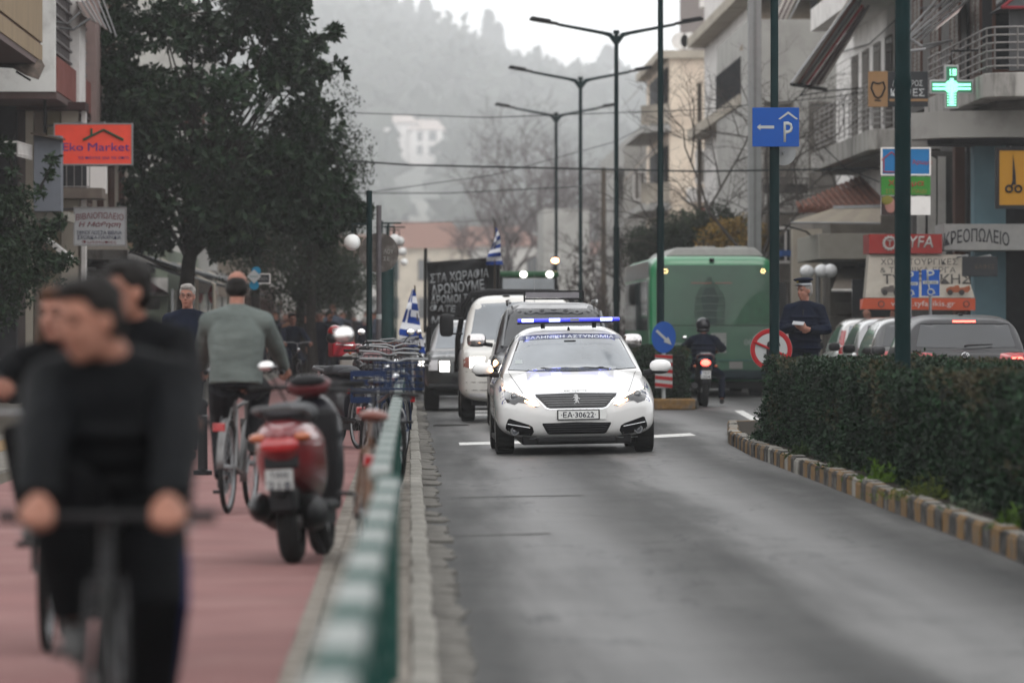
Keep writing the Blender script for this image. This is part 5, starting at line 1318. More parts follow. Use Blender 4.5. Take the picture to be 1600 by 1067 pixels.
# ------------------------------------------------------------------ barrier along the bike path
def barrier(y0, y1, x0, x1, label, period=1.5):
    t = thing('railing', label, 'barrier', (x0, y0, .06)); 
    L_ = y1 - y0; n_ = int(L_ / period)
    def xa(y): return x0 + (x1 - x0) * (y - y0) / L_
    for i in range(n_):
        a = y0 + i * period; b_ = a + period * .58
        for (p, q, mm) in ((a, b_, M_['white']), (b_, a + period, M_['green'])):
            m = MB(); m.box(-.042, .042, p, q - .004, .835, .885); m.v = [(v[0] + xa(v[1]), v[1], v[2]) for v in m.v]; m.build('rail', mm, t, world=True, bevel=.012)
        m = MB(); m.box(xa(a) - .022, xa(a) + .022, a - .025, a + .025, .04, .85); m.build('post', M_['green'], t, world=True)
        for z in (.30, .58):
            m = MB(); m.tube([(xa(a), a, z), (xa(a + period), a + period, z)], .017, 6); m.build('cross_rail', M_['green'], t, world=True)
        m = MB(); m.box(xa(a) - .012, xa(a) + .012, a + .03, a + period - .03, .10, .17); m.build('bottom_rail', M_['green'], t, world=True)
        for j in range(1, 6):
            yy = a + j * period / 6; m = MB(); m.tube([(xa(yy), yy, .17), (xa(yy), yy, .83)], .012, 6); m.build('baluster', M_['green'], t, world=True)
    m = MB(); m.tube([(xa(y1), y1, .04), (xa(y1), y1, .88)], .035, 10); m.build('end_post', M_['green'], t, world=True)
barrier(7.5, 19.5, -.135, -.075, 'nearest blurred railing with white and green top rail at the kerb')
barrier(20.4, 44.4, -.12, -.095, 'second railing with white and green rail beside the parked scooter')
barrier(46, 70, -.11, -.10, 'third railing section among the parked bicycles')

# bollards on the left
bol = None
for i, (px, py, Y, h, lab) in enumerate([(317, 742, 46.6, .62, 'black bollard between the grey haired walker and the cyclist in grey'), (507, 590, 135, 1.0, 'small dark bollard in front of the far walkers'), (300, 690, 60, .8, 'black bollard behind the grey haired walker')]):
    x = (px - 640) * Y / F; t = thing('bollard', lab, 'bollard', (x, Y, .1), 0, 'black bollards by the bike path')
    m = MB(); m.tube([(0, 0, 0), (0, 0, .04), (0, 0, .05), (0, 0, h)], [.085, .085, .045, .04], 14); m.ell((0, 0, h + .02), (.05, .05, .05)); m.build('shaft', M_['black'], t, smooth=True)
    m = MB(); m.torus((0, 0, h - .08), .042, .008, 'z', 18, 6); m.build('band', M_['steel'], t, smooth=True)
# ------------------------------------------------------------------ buildings
cream = mat('wall_cream', (.60, .54, .45), .9, var=.08, scale=1, dirt=(.22, .19, .16), dscale=.9, damt=.55)
pale = mat('wall_pale', (.56, .55, .52), .9, var=.08, scale=1, dirt=(.22, .21, .20), dscale=1.2, damt=.6)
white_w = mat('wall_white', (.66, .64, .62), .9, var=.06, scale=1.5, dirt=(.30, .28, .27), dscale=1.6, damt=.5)
slabm = mat('slab_stained', (.5, .48, .45), .92, var=.12, scale=2, dirt=(.07, .065, .06), dscale=2.2, damt=.85, stretch=(1, 1, .35))
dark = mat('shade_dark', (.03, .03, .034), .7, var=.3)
darkglass = mat('window_glass', (.03, .035, .04), .1, var=.3, spec=1, coat=1, metal=.15)
brownm = mat('brown_shutter', (.12, .055, .04), .7, var=.2)
shut = mat('shutter_grey', (.22, .20, .18), .8, var=.2)
rail_m = mat('rail_paint', (.36, .34, .33), .55, .2, var=.15)
tilem = mat('roof_tile', (.26, .10, .065), .85, var=.35, scale=3, dirt=(.14, .10, .08), dscale=2)
pinkw = mat('wall_pink', (.27, .085, .07), .9, var=.15, scale=2, dirt=(.17, .08, .07), dscale=2)
beige = mat('parapet_beige', (.40, .30, .19), .85, var=.1, scale=2, dirt=(.2, .15, .10), dscale=2.5, damt=.6, stretch=(1, 1, .3))
bluewall = mat('wall_bluegrey', (.20, .34, .40), .7, var=.1, scale=2, dirt=(.14, .24, .28), dscale=2)

def part_box(name, m, t, x0, x1, y0, y1, z0, z1, bevel=0):
    b = MB(); b.box(x0, x1, y0, y1, z0, z1); return b.build(name, m, t, world=True, bevel=bevel)
def window(t, x0, x1, y, z0, z1, face='front', shutters=False, m=None, x=None, mull=1):
    """front: faces -Y at depth y, spans x0..x1.  side: faces -X (s=-1) at x, spans y0..y1 = x0..x1"""
    fr = MB(); fw_ = .06
    def bx(a0, a1, d0, d1, c0, c1, b):
        if face == 'front': b.box(a0, a1, y + d0, y + d1, c0, c1)
        else:
            s = -1 if face == 'side' else 1
            b.box(min(x - s * 0 + s * 0 + (-d1 if face == 'sider' else d0), x + (-d0 if face == 'sider' else d1)), max(x + (-d1 if face == 'sider' else d0), x + (-d0 if face == 'sider' else d1)), a0, a1, c0, c1)
    bx(x0, x1, -.03, .02, z0, z0 + fw_, fr); bx(x0, x1, -.03, .02, z1 - fw_, z1, fr); bx(x0, x0 + fw_, -.028, .02, z0 + fw_, z1 - fw_, fr); bx(x1 - fw_, x1, -.028, .02, z0 + fw_, z1 - fw_, fr)
    for i in range(mull):
        c = x0 + (x1 - x0) * (i + 1) / (mull + 1); bx(c - .025, c + .025, -.026, .02, z0 + fw_, z1 - fw_, fr)
    w_ = fr.build('window', m or white_w, t, world=True)
    if shutters:
        b = MB(); k = int((z1 - z0 - .12) / .09)
        for i in range(k): bx(x0 + fw_, x1 - fw_, -.015, .004, z0 + fw_ + i * .09, z0 + fw_ + i * .09 + .075, b)
        b.build('shutter', shut, w_, world=True)
    b = MB(); bx(x0 + .02, x1 - .02, -.004, .015, z0 + .02, z1 - .02, b); b.build('pane', darkglass, w_, world=True)
    return w_
def railing(t, path, z0, z1, nbars=6, r=.014, posts=1.0, vertical=False, m=None):
    """horizontal bars following path (list of (x,y)), uprights every `posts` m"""
    m = m or rail_m; pts = [Vector((a, b_, 0)) for a, b_ in path]
    for i in range(nbars if not vertical else 2):
        z = z0 + (z1 - z0) * (i + .0) / max(1, (nbars if not vertical else 2) - 1); b = MB(); b.tube([p + Vector((0, 0, z)) for p in pts], r, 6); b.build('rail_bar', m, t, world=True)
    for a, b_ in zip(pts[:-1], pts[1:]):
        L_ = (b_ - a).length; k = max(1, int(L_ / (posts if not vertical else .12)))
        for j in range(k + 1):
            p = a.lerp(b_, j / k); q = MB(); q.tube([p + Vector((0, 0, z0 - .05)), p + Vector((0, 0, z1))], r * (1.1 if not vertical else .7), 5); q.build('rail_post', m, t, world=True)
def block(name, label, x0, x1, y0, y1, z1, m, cat='building', floors=0, wfront=None, z0=0, fh=3.0, wside=None, base=.0):
    t = thing(name, label, cat, ((x0 + x1) / 2, y0, z0)); part_box('wall', m, t, x0, x1, y0, y1, z0, z1)
    return t

# ---- right: nearest building with the pharmacy cross
t = block('corner_building', 'nearest right building with stained round balcony and pale blue column', 11.2, 22, 91, 108, 13, mat('wall_grey', (.16, .155, .155), .9, var=.15), )
Yn, Yf, X_ = 88.2, 98.5, 9.92
def bal(t, X, yn, yf, zt, xr, m, zb=.38, curve=.5):
    pl = [(xr, yn), (X + curve, yn), (X + curve * .3, yn + curve * .3), (X, yn + curve), (X, yf), (xr, yf)]
    b = MB(); b.rings([[(x, y, zt - zb) for x, y in pl], [(x, y, zt) for x, y in pl]]); b.build('balcony_slab', m, t, world=True, bevel=.02)
    return pl
pl = bal(t, 9.95, 88.3, 99, 5.83, 14, slabm, .42)
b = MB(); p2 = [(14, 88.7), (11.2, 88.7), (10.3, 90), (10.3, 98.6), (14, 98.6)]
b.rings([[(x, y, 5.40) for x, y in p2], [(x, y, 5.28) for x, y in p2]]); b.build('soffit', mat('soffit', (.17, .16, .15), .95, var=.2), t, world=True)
railing(t, [(13, 88.4), (10.5, 88.4), (10.12, 88.55), (10.02, 88.9), (10.02, 98.9)], 5.95, 6.62, 6, .016, 1.1)
part_box('screen_panel', mat('screen_grey', (.10, .10, .105), .6), t, 10.45, 13, 89.2, 89.28, 5.9, 7.0)
b = MB(); b.rings([[(10.3, 88.9, 6.98), (13, 88.9, 6.98), (13, 91, 7.0), (10.3, 91, 7.0)], [(10.9, 89.8, 7.42), (13, 89.8, 7.42), (13, 91, 7.42), (10.9, 91, 7.42)]]); b.build('balcony_awning', mat('awning_slate', (.07, .075, .08), .7), t, world=True)
b = MB(); b.tube([(10.28, 88.88, 6.98), (13, 88.88, 6.98)], .03, 6); b.tube([(10.28, 88.88, 6.98), (10.88, 89.75, 7.44)], .03, 6); b.tube([(10.88, 89.78, 7.44), (13, 89.78, 7.44)], .025, 6); b.build('awning_edge', mat('edge_red', (.25, .03, .04), .6), t, world=True)
# fascia band beneath, rounded
b = MB(); p3 = [(14, 90.6), (10.6, 90.6), (9.4, 91.0), (8.98, 91.8), (9.1, 92.6), (10.2, 93.2), (14, 93.2)]
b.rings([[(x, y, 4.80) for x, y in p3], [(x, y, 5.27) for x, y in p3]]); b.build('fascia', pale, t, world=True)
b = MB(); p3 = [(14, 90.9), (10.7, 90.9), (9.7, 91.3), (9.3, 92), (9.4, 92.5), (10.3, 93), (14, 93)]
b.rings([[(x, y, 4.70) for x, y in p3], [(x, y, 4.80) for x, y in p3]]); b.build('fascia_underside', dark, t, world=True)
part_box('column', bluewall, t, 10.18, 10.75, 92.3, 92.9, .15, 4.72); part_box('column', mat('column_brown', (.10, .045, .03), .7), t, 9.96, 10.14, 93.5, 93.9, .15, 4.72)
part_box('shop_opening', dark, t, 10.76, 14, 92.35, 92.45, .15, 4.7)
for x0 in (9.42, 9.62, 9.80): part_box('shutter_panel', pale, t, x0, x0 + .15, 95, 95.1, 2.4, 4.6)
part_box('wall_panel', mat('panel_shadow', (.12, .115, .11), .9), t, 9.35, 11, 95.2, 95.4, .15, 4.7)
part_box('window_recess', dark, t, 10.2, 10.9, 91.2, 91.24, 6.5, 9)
for i in range(3): window(t, 10.35 + i * .9, 11.05 + i * .9, 90.95, 5.95, 8.0, m=brownm)
# columns going up along the side, dark recesses
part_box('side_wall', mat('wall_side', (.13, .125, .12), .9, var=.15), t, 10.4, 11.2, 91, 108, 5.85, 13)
for i in range(4): window(t, 93 + i * 3.6, 94.6 + i * 3.6, 0, 6.0, 8.2, face='side', x=10.38, m=brownm, shutters=True)
part_box('upper_slab', slabm, t, 9.95, 14, 89, 99, 8.75, 9.05)
# folded awning rods
aw = thing('folding_awning', 'open awning frame of pale rods above the round balcony', 'awning', (10.2, 93, 7.8))
am = mat('awning_rod', (.42, .42, .43), .4, .4, var=.1)
for i, (a, b_) in enumerate([((1500, -6), (1419, 62)), ((1508, -6), (1424, 66)), ((1470, -6), (1418, 50)), ((1520, -6), (1438, 62)), ((1482, -6), (1420, 58))]):
    m = MB(); m.tube([P(*a, 94 + i * .3), P(*b_, 91 + i * .25)], .026, 6); m.build('rod', am, aw, world=True)
for a, b_, c_ in (((1421, 60), (1440, 72), (1487, 64)), ((1421, 80), (1445, 77), (1478, 66))):
    m = MB(); m.tube([P(*a, 91), P(*b_, 91), P(*c_, 92.5)], .026, 6); m.build('arm', am, aw, world=True)
def quad_cloth(t, pts, cols, n_=10, name='fabric', th=.012):
    A, B, C_, D = [Vector(p) for p in pts]; m = MB()
    for i in range(n_):
        f0 = i / n_; f1 = (i + 1) / n_; m.add([A.lerp(B, f0), A.lerp(B, f1), D.lerp(C_, f1), D.lerp(C_, f0)], [(0, 1, 2, 3)], i % len(cols))
    o = m.build(name, cols, t, world=True); s_ = o.modifiers.new('t', 'SOLIDIFY'); s_.thickness = th; return o
stripeA = mat('awning_rose', (.50, .22, .20), .8); stripeB = mat('awning_cream', (.66, .62, .58), .8); stripeR = mat('awning_red', (.62, .05, .06), .8)
quad_cloth(aw, [P(1512, 0, 97), P(1498, 20, 92.5), P(1462, 48, 92.5), P(1470, 36, 97)], [stripeA, stripeB], 14)
# pharmacy cross
Y = 90; c = P(1487, 136, Y); t = thing('pharmacy_cross', 'glowing green pharmacy cross hanging over the pavement', 'pharmacy sign', c)
a_, w_ = 34 * Y / F, 11 * Y / F
def crossp(a, w): return [(-w, -a), (w, -a), (w, -w), (a, -w), (a, w), (w, w), (w, a), (-w, a), (-w, w), (-a, w), (-a, -w), (-w, -w)]
m = MB(); m.prism(crossp(a_, w_), 0, .14); m.build('case', M_['alu'], t, bevel=.006)
m = MB(); m.prism(crossp(a_ - .028, w_ - .028), -.008, .0); m.build('face', mat('cross_green', (.01, .10, .05), .4, var=.05, emit=.12, ecol=(.02, .5, .25)), t)
led = mat('led_green', (.2, 1, .6), .4, var=0, emit=3.2, ecol=(.35, 1.0, .68)); m = MB()
rr = random.Random(4)
for i in range(-14, 15):
    for j in range(-14, 15):
        x, z = i * .023, j * .023
        inside = (abs(x) < w_ - .04 and abs(z) < a_ - .05) or (abs(z) < w_ - .04 and abs(x) < a_ - .05)
        on = inside and ((abs(z) < .075 and (abs(z) > .02 or i % 3) and (j % 3 or abs(x) < .1)) or (abs(x) < .07 and z < .12 and (j % 2 == 0)) or (x > -.03 and .2 < z < .3 and abs(x) > .02) or (abs(x) < .03 and z < .15))
        if on: m.box(x - .008, x + .008, -.016, -.008, z - .008, z + .008)
m.build('leds', led, t)['kind'] = 'stuff'
m = MB(); m.tube([(0, .07, a_), (0, .07, a_ + .25), (1.0, .1, a_ + .28)], .018, 6); m.build('bracket', M_['black'], t)

# ---- right: middle building with bent railing
t = block('balcony_building', 'middle right building with zigzag balcony rail and cream wall', 11.2, 22, 112, 132, 15, white_w)
pl = bal(t, 9.95, 110.6, 127, 5.72, 13.5, slabm, .45)
railing(t, [(11.2, 110.7), (10.25, 110.7), (10.04, 111.2), (10.04, 126.8)], 5.85, 6.75, 8, .013, 1.4, m=mat('rail_pale', (.45, .43, .42), .55, var=.1))
part_box('upper_slab', white_w, t, 9.95, 13.5, 110.6, 127, 8.75, 9.3); part_box('side_wall', white_w, t, 11.0, 11.2, 112, 132, 0, 15)
window(t, 11.35, 12.2, 111.98, 6.0, 8.2, m=brownm); part_box('brown_panel', brownm, t, 11.3, 11.7, 111.9, 111.95, 7.2, 8.4)
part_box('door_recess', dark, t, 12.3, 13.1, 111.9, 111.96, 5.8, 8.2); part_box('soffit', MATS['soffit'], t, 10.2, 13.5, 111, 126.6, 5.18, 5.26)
for i in range(5): window(t, 113.5 + i * 3, 115 + i * 3, 0, 6.0, 8.1, face='side', x=10.98, m=shut, shutters=True)
aw = thing('striped_awning', 'red and cream striped awning sloping steeply over the zigzag balcony', 'awning', (10, 114, 8))
quad_cloth(aw, [P(1362, -8, 117), P(1330, -8, 113), P(1240, 130, 113), P(1262, 132, 117)], [stripeR, stripeB, am, stripeA, stripeB], 5)
quad_cloth(aw, [P(1372, -8, 118), P(1364, -8, 117.3), P(1264, 134, 117.3), P(1285, 132, 119)], [MATS['awning_cream'], mat('awning_mauve', (.2, .13, .14), .8)], 4)
for a, b_, yy in (((1368, -6), (1268, 136), 116.5), ((1335, -6), (1237, 130), 113), ((1350, -6), (1252, 132), 114.5)):
    m = MB(); m.tube([P(*a, yy), P(*b_, yy)], .03, 6); m.build('rod', am, aw, world=True)
m = MB(); m.tube([P(1237, 132, 113), P(1290, 140, 118)], .045, 8); m.build('front_bar', dark, aw, world=True, smooth=True)
m = MB(); m.tube([P(1262, 134, 115), P(1250, 150, 115), P(1300, 142, 117), P(1345, 138, 117.5)], .018, 6); m.build('arm', M_['black'], aw, world=True)
# small parked balcony thing: planter rail below at (1256..1300,238..290)
t = block('low_house', 'low cream house under a tiled roof behind the beige awning', 9.35, 13, 118, 134, 4.1, mat('wall_lowhouse', (.30, .27, .235), .9, var=.1, dirt=(.14, .12, .10), dscale=1.5))
b = MB(); b.rings([[(8.9, 117.2, 4.05), (13, 117.2, 4.05), (13, 126, 5.1), (11.5, 126, 5.1)], [(8.9, 117.2, 4.13), (13, 117.2, 4.13), (13, 126, 5.18), (11.5, 126, 5.18)]]); rf = b.build('roof', tilem, t, world=True)
for i in range(26):
    x = 8.95 + i * .155; m = MB(); y1 = 117.2 + max(1.2, min(8.6, (x - 8.7) * 3.4)); m.tube([(x, 117.15, 4.16), (x + .02, y1, 4.16 + (y1 - 117.2) * .12)], .055, 7); m.build('roof_tile', tilem, rf, world=True, smooth=True)
window(t, 9.6, 10.3, 117.98, 2.0, 3.6, m=shut, shutters=True)
# wall with iron balcony far left of the block
t = block('iron_balcony_house', 'pale rendered house with small iron balcony below the parking sign', 9.0, 12, 136, 150, 9.6, pale)
part_box('balcony_slab', slabm, t, 8.9, 11, 134.9, 136, 4.45, 4.6)
part_box('balcony_front', mat('ornate_iron', (.035, .032, .032), .7, var=.3), t, 9.35, 10.5, 134.9, 134.93, 4.95, 5.2)
railing(t, [(9.3, 134.95), (10.6, 134.95)], 4.65, 5.35, 2, .016, .1, vertical=True, m=MATS['ornate_iron'])
window(t, 9.4, 10.2, 135.97, 5.0, 7.4, m=shut, shutters=True); window(t, 10.6, 11.3, 135.97, 5.0, 7.4, m=shut, shutters=True)
# dark railed balcony above, left
t = block('tall_block', 'tall pale block whose balcony has dark vertical rails', 9.5, 13.5, 140.5, 165, 17, white_w)
part_box('balcony_slab', cream, t, 8.95, 13, 139, 165, 7.45, 7.75); railing(t, [(8.98, 139.05), (13, 139.05)], 7.8, 8.75, 2, .02, .1, vertical=True, m=MATS['shade_dark'])
railing(t, [(8.98, 139.05), (8.98, 150)], 7.8, 8.75, 2, .02, .1, vertical=True, m=MATS['shade_dark'])
part_box('balcony_slab', cream, t, 8.95, 13, 139, 165, 10.4, 10.7)
part_box('recess', dark, t, 10.4, 13.2, 140.4, 140.46, 7.9, 10.3); window(t, 9.65, 10.2, 140.45, 8.0, 10.0, m=white_w)
quad_cloth(t, [(9.6, 140.4, 10.4), (12.5, 140.4, 10.4), (11.6, 138.2, 8.9), (8.9, 138.2, 8.9)], [mat('awning_sand', (.36, .30, .24), .8)], 3, 'awning')
for q in range(2):
    part_box('column', dark, t, 10.9 + q * 1.3, 11.1 + q * 1.3, 139.1, 139.3, 7.8, 10.4)

# ---- far right: cream apartment blocks
def flats(name, label, x0, x1, y0, y1, z1, m, fh, cols, off=.8, side=-1, nb=4, wm_=None):
    t = block(name, label, x0, x1, y0, y1, z1, m)
    nfl = int(z1 / fh)
    for f in range(1, nfl):
        z = f * fh
        for c in range(cols):
            w_ = (x1 - x0) / cols; window(t, x0 + w_ * (c + .3), x0 + w_ * (c + .7), y0 - .03, z + .9, z + 2.2, m=wm_ or white_w, shutters=(c + f) % 2 == 0)
    return t
t = flats('apartment_block', 'cream apartment block with blank wall behind the wooden pole', 9.95, 13.2, 196, 215, 11.7, mat('wall_cream2', (.64, .55, .45), .9, var=.06, dirt=(.38, .27, .22), dscale=.5, damt=.5), 3.0, 1)
for z in (2.9, 5.9, 8.9):
    b = MB(); b.rings([[(9.95, 195, z), (9.95, 212, z), (8.9, 212, z), (8.9, 197.5, z)], [(9.95, 195, z + .25), (9.95, 212, z + .25), (8.9, 212, z + .25), (8.9, 197.5, z + .25)]]); b.build('balcony_slab', pale, t, world=True)
    part_box('balcony_recess', dark, t, 9.88, 9.94, 197, 211, z + .3, z + 2.5)
    b = MB(); b.rings([[(9.93, 195.05, z + .3), (9.93, 195.1, z + .3), (8.92, 197.6, z + .3), (8.92, 197.5, z + .3)], [(9.93, 195.05, z + 1.05), (9.93, 195.1, z + 1.05), (8.92, 197.6, z + 1.05), (8.92, 197.5, z + 1.05)]]); b.build('parapet', cream, t, world=True)
    quad_cloth(t, [(9.7, 196, z + 2.6), (9.7, 205, z + 2.6), (8.5, 205, z + 1.3), (8.5, 196, z + 1.3)], [mat('awning_grey', (.20, .18, .17), .8), MATS['awning_sand']], 2, 'awning')
part_box('roof_parapet', cream, t, 9.5, 13.3, 195.8, 215, 11.7, 12.0)
for x, lab in ((10.4, 'white satellite dish on the roof of the cream block'), (10.75, 'second dish beside the chimney on the cream block roof')):
    s_ = thing('satellite_dish', lab, 'satellite dish', (x, 197, 12.0)); m = MB(); m.cyl((0, 0, .42), .33, .06, 'y', 24); m.build('dish', white_w, s_); m = MB(); m.tube([(0, .1, 0), (0, .1, .5)], .03, 6); m.build('mast', M_['steel'], s_)
t = flats('apartment_tower', 'tall terraced tower cut by the top edge of the frame', 12.4, 18.5, 212, 235, 20, mat('wall_taupe', (.34, .29, .27), .9, var=.1, dirt=(.2, .17, .16), dscale=1), 3.0, 3)
for z in (8.6, 11.6, 14.6, 17.6): part_box('balcony_slab', white_w, t, 12.0, 19, 210.8, 212, z, z + .35); railing(t, [(12.1, 210.85), (18.8, 210.85)], z + .4, z + 1.1, 2, .02, .4, vertical=True)
t = flats('stepped_flats', 'hazy flats with stepped awnings left of the cream block', 9.3, 12, 222, 250, 9.5, pale, 3.0, 2)
for z in (3, 6): quad_cloth(t, [(9.2, 222, z + 2.4), (9.2, 232, z + 2.4), (7.9, 232, z + 1.2), (7.9, 222, z + 1.2)], [MATS['awning_grey']], 1, 'awning')
flats('faint_house', 'faint white house behind the bare trees right of the lamps', 7.0, 9.4, 268, 280, 7.6, pale, 3, 2)

# ---- ground floor right: walls, awnings and shop signs
def signbox(name, label, cat, px0, px1, py0, py1, Y, m, depth=.12, frame=None, fw_=.02):
    a = P(px0, py1, Y); b_ = P(px1, py0, Y); t = thing(name, label, cat, ((a.x + b_.x) / 2, Y, (a.z + b_.z) / 2)); hw, hh = (b_.x - a.x) / 2, (b_.z - a.z) / 2
    m_ = MB(); m_.box(-hw, hw, 0, depth, -hh, hh); m_.build('panel', m, t, bevel=.008)
    if frame:
        f = MB()
        for q in ((-hw - .004, hw + .004, -hh - .004, -hh + fw_), (-hw - .004, hw + .004, hh - fw_, hh + .004), (-hw - .004, -hw + fw_, -hh + fw_, hh - fw_), (hw - fw_, hw + .004, -hh + fw_, hh - fw_)): f.box(q[0], q[1], -.012, depth + .01, q[2], q[3])
        f.build('frame', frame, t)
    return t, hw, hh
pxm = lambda t, px, py: (P(px, py, ROOT[t.name].y) - ROOT[t.name])
t = block('stone_house', 'old stone fronted shop with cream fascia behind the officer', 9.2, 12, 112, 117, 3.9, mat('stone_wall', (.19, .17, .145), .95, var=.3, scale=2.5, bump=.5, bscale=5, dirt=(.10, .09, .08), dscale=3))
part_box('wall_pier', cream, t, 8.45, 9.1, 113, 113.4, .15, 3.6)
sm_ = mat('stone_block', (.20, .18, .15), .95, var=.35, scale=3, bump=.4, bscale=10)
for j in range(6):
    for i in range(5):
        m = MB(); x = 9.18 + i * .42 + (j % 2) * .15; m.box(x, x + .40, 111.93, 112.02, .2 + j * .3, .47 + j * .3); m.build('stone', sm_, t, world=True, bevel=.015)
c0 = P(1280, 405, 106); c1 = P(1376, 365, 106)
part_box('fascia', mat('fascia_cream', (.40, .38, .33), .85, var=.08, dirt=(.25, .23, .2), dscale=2), t, c0.x, c1.x + .1, 106, 112, c0.z, c1.z, .01)
part_box('door_recess', dark, t, P(1345, 0, 111).x, P(1362, 0, 111).x + .2, 111.2, 111.9, .15, 2.9)
part_box('window_band', dark, t, P(1316, 0, 110).x, P(1336, 0, 110).x, 110, 110.05, P(0, 425, 110).z, P(0, 416, 110).z)
aw = thing('beige_awning', 'wide weathered beige awning under the tiled roof', 'awning', P(1300, 345, 108)); 
quad_cloth(aw, [P(1300, 327, 111), P(1376, 325, 111), P(1376, 349, 106.5), P(1236, 348, 106.5)], [mat('awning_beige', (.40, .35, .27), .8, var=.12, dirt=(.2, .17, .13), dscale=2), mat('awning_beige2', (.35, .30, .24), .8)], 6)
m = MB(); m.tube([P(1236, 348, 106.5), P(1376, 349, 106.5)], .02, 6); m.build('front_bar', am, aw, world=True)
m = MB(); m.tube([P(1225, 352, 106.6), P(1260, 362, 108), P(1285, 385, 111)], .02, 6); m.build('arm', dark, aw, world=True)
m = MB(); m.tube([P(1302, 326, 110.9), P(1376, 324, 110.9)], .06, 8); m.build('roller', M_['steel'], aw, world=True, smooth=True)
aw = thing('taupe_awning', 'plain taupe awning with a white front tube right of the officer', 'awning', P(1320, 440, 105))
quad_cloth(aw, [P(1312, 420, 108), P(1350, 420, 108), P(1348, 453, 105), P(1300, 453, 105)], [mat('awning_taupe', (.20, .17, .14), .8)], 2)
m = MB(); m.tube([P(1299, 454, 105), P(1348, 454, 105)], .028, 8); m.build('front_tube', white_w, aw, world=True, smooth=True)
# globe street lamp cluster beside the officer
t = thing('globe_lamp', 'old clear globe lamp behind the officer on the right pavement', 'street lamp', P(1278, 500, 104)); t.location.z = .15; ROOT[t.name] = Vector(t.location)
m = MB(); m.tube([(0, 0, 0), (0, 0, 2.4)], .05, 8); m.build('column', M_['steel'], t, smooth=True)
for x in (-.22, .08, .25): m = MB(); m.ell((x, 0, P(0, 424 - 3 * x, 104).z - .15), (.15, .15, .14)); m.build('globe', mat('globe_clear', (.64, .65, .66), .2, var=.15), t, smooth=True)
t, hw, hh = signbox('coffee_sign', 'black and tan coffee shop sign half behind the nearest post', 'shop sign', 1357, 1450, 112, 167, 88, mat('sign_black', (.03, .032, .036), .5, var=.05))
tan = mat('sign_tan', (.33, .19, .09), .55, var=.05); m = MB(); m.box(-hw - .002, -hw + 30 * 88 / F, -.008, .122, -hh - .002, hh + .002); m.build('tan_panel', tan, t)
m = MB(); cxx = -hw + 15 * 88 / F
m.tube([(cxx - .09, -.014, .12), (cxx - .12, -.014, .02), (cxx - .06, -.014, -.12), (cxx, -.014, -.16), (cxx + .06, -.014, -.12), (cxx + .12, -.014, .02), (cxx + .09, -.014, .12), (cxx, -.014, .09), (cxx - .09, -.014, .12)], .016, 6)
m.tube([(cxx - .06, -.014, -.19), (cxx + .05, -.014, -.20)], .012, 5); m.build('cup_logo', M_['black'], t)
text('ΛΑΜΠΡΟΣ', .52, .10, wt_ := mat('letter_pale', (.55, .56, .56), .5, var=0), t, (.16, -.006, .10)); text('ΚΑΦΕΣ', .58, .14, wt_, t, (.16, -.006, -.06), bold=.01)
m = MB(); m.box(-hw + .36, hw, -.006, 0, -.21, -.17); m.build('tan_line', tan, t)
t, hw, hh = signbox('home_shop_sign', 'blue and green shop sign with a small child photo at its foot', 'shop sign', 1377, 1454, 231, 274, 88, mat('sign_azure', (.015, .20, .50), .5, var=.05), frame=white_w)
grn = mat('sign_green', (.05, .28, .04), .5, var=.05); m = MB(); m.box(-hw, hw, 0, .12, pxm(t, 0, 305).z, pxm(t, 0, 276).z); m.build('green_panel', grn, t, bevel=.006)
m = MB(); m.box(-hw, hw, 0, .12, pxm(t, 0, 336).z, pxm(t, 0, 307).z); m.build('white_panel', white_w, t)
m = MB(); m.tube([(-.42, -.012, .02), (-.25, -.012, .16), (-.08, -.012, .02)], .012, 5); m.tube([(-.38, -.012, .03), (-.38, -.012, -.18), (-.12, -.012, -.18), (-.12, -.012, .03)], .012, 5); m.build('house_logo', mat('logo_red', (.45, .05, .04), .5), t)
text('Άρωμα', .34, .10, MATS['logo_red'], t, (.28, -.006, -.02)); text('Χρώμα', .62, .13, MATS['logo_red'], t, (0, -.006, pxm(t, 0, 287).z), bold=.02); text('ΣΠΙΤΙ ΚΑΙ ΠΑΙΔΙ', .7, .07, mat('sign_gold', (.35, .22, .05), .5), t, (0, -.006, pxm(t, 0, 299).z))
m = MB(); m.box(-hw, -hw + .31, -.008, 0, pxm(t, 0, 336).z, pxm(t, 0, 307).z); ph = m.build('child_photo', mat('photo_dark', (.05, .03, .03), .5), t)
m = MB(); m.ell((-hw + .16, -.008, pxm(t, 0, 321).z), (.10, .008, .13)); m.build('printed_face', mat('print_skin', (.45, .22, .18), .5), ph); m = MB(); m.ell((-hw + .1, -.012, pxm(t, 0, 313).z), (.10, .008, .08)); m.build('printed_hair', mat('print_hat', (.22, .20, .03), .5), ph)
t, hw, hh = signbox('butcher_sign', 'long pale butcher shop signboard lettered in dark Greek capitals', 'shop sign', 1475, 1612, 350, 391, 91, mat('board_pale', (.44, .44, .43), .7, var=.06, dirt=(.32, .31, .30), dscale=3), depth=1.6)
text('ΚΡΕΟΠΩΛΕΙΟ', 1.16, .24, mat('ink_board', (.05, .05, .06), .6, var=0), t, (-.20, -.006, -.05), arc=.085, bold=.02)
t, hw, hh = signbox('scissors_sign', 'amber sign with black scissors in a dark frame at the right edge', 'shop sign', 1556, 1640, 230, 326, 89, mat('sign_amber', (.50, .24, .015), .5, var=.05), frame=M_['black'], fw_=.06)
m = MB(); c_ = pxm(t, 1583, 280); m.prism([(c_.x - .015, c_.z - .1), (c_.x + .0, c_.z + .43), (c_.x + .04, c_.z + .1), (c_.x + .05, c_.z - .1)], -.02, -.008)
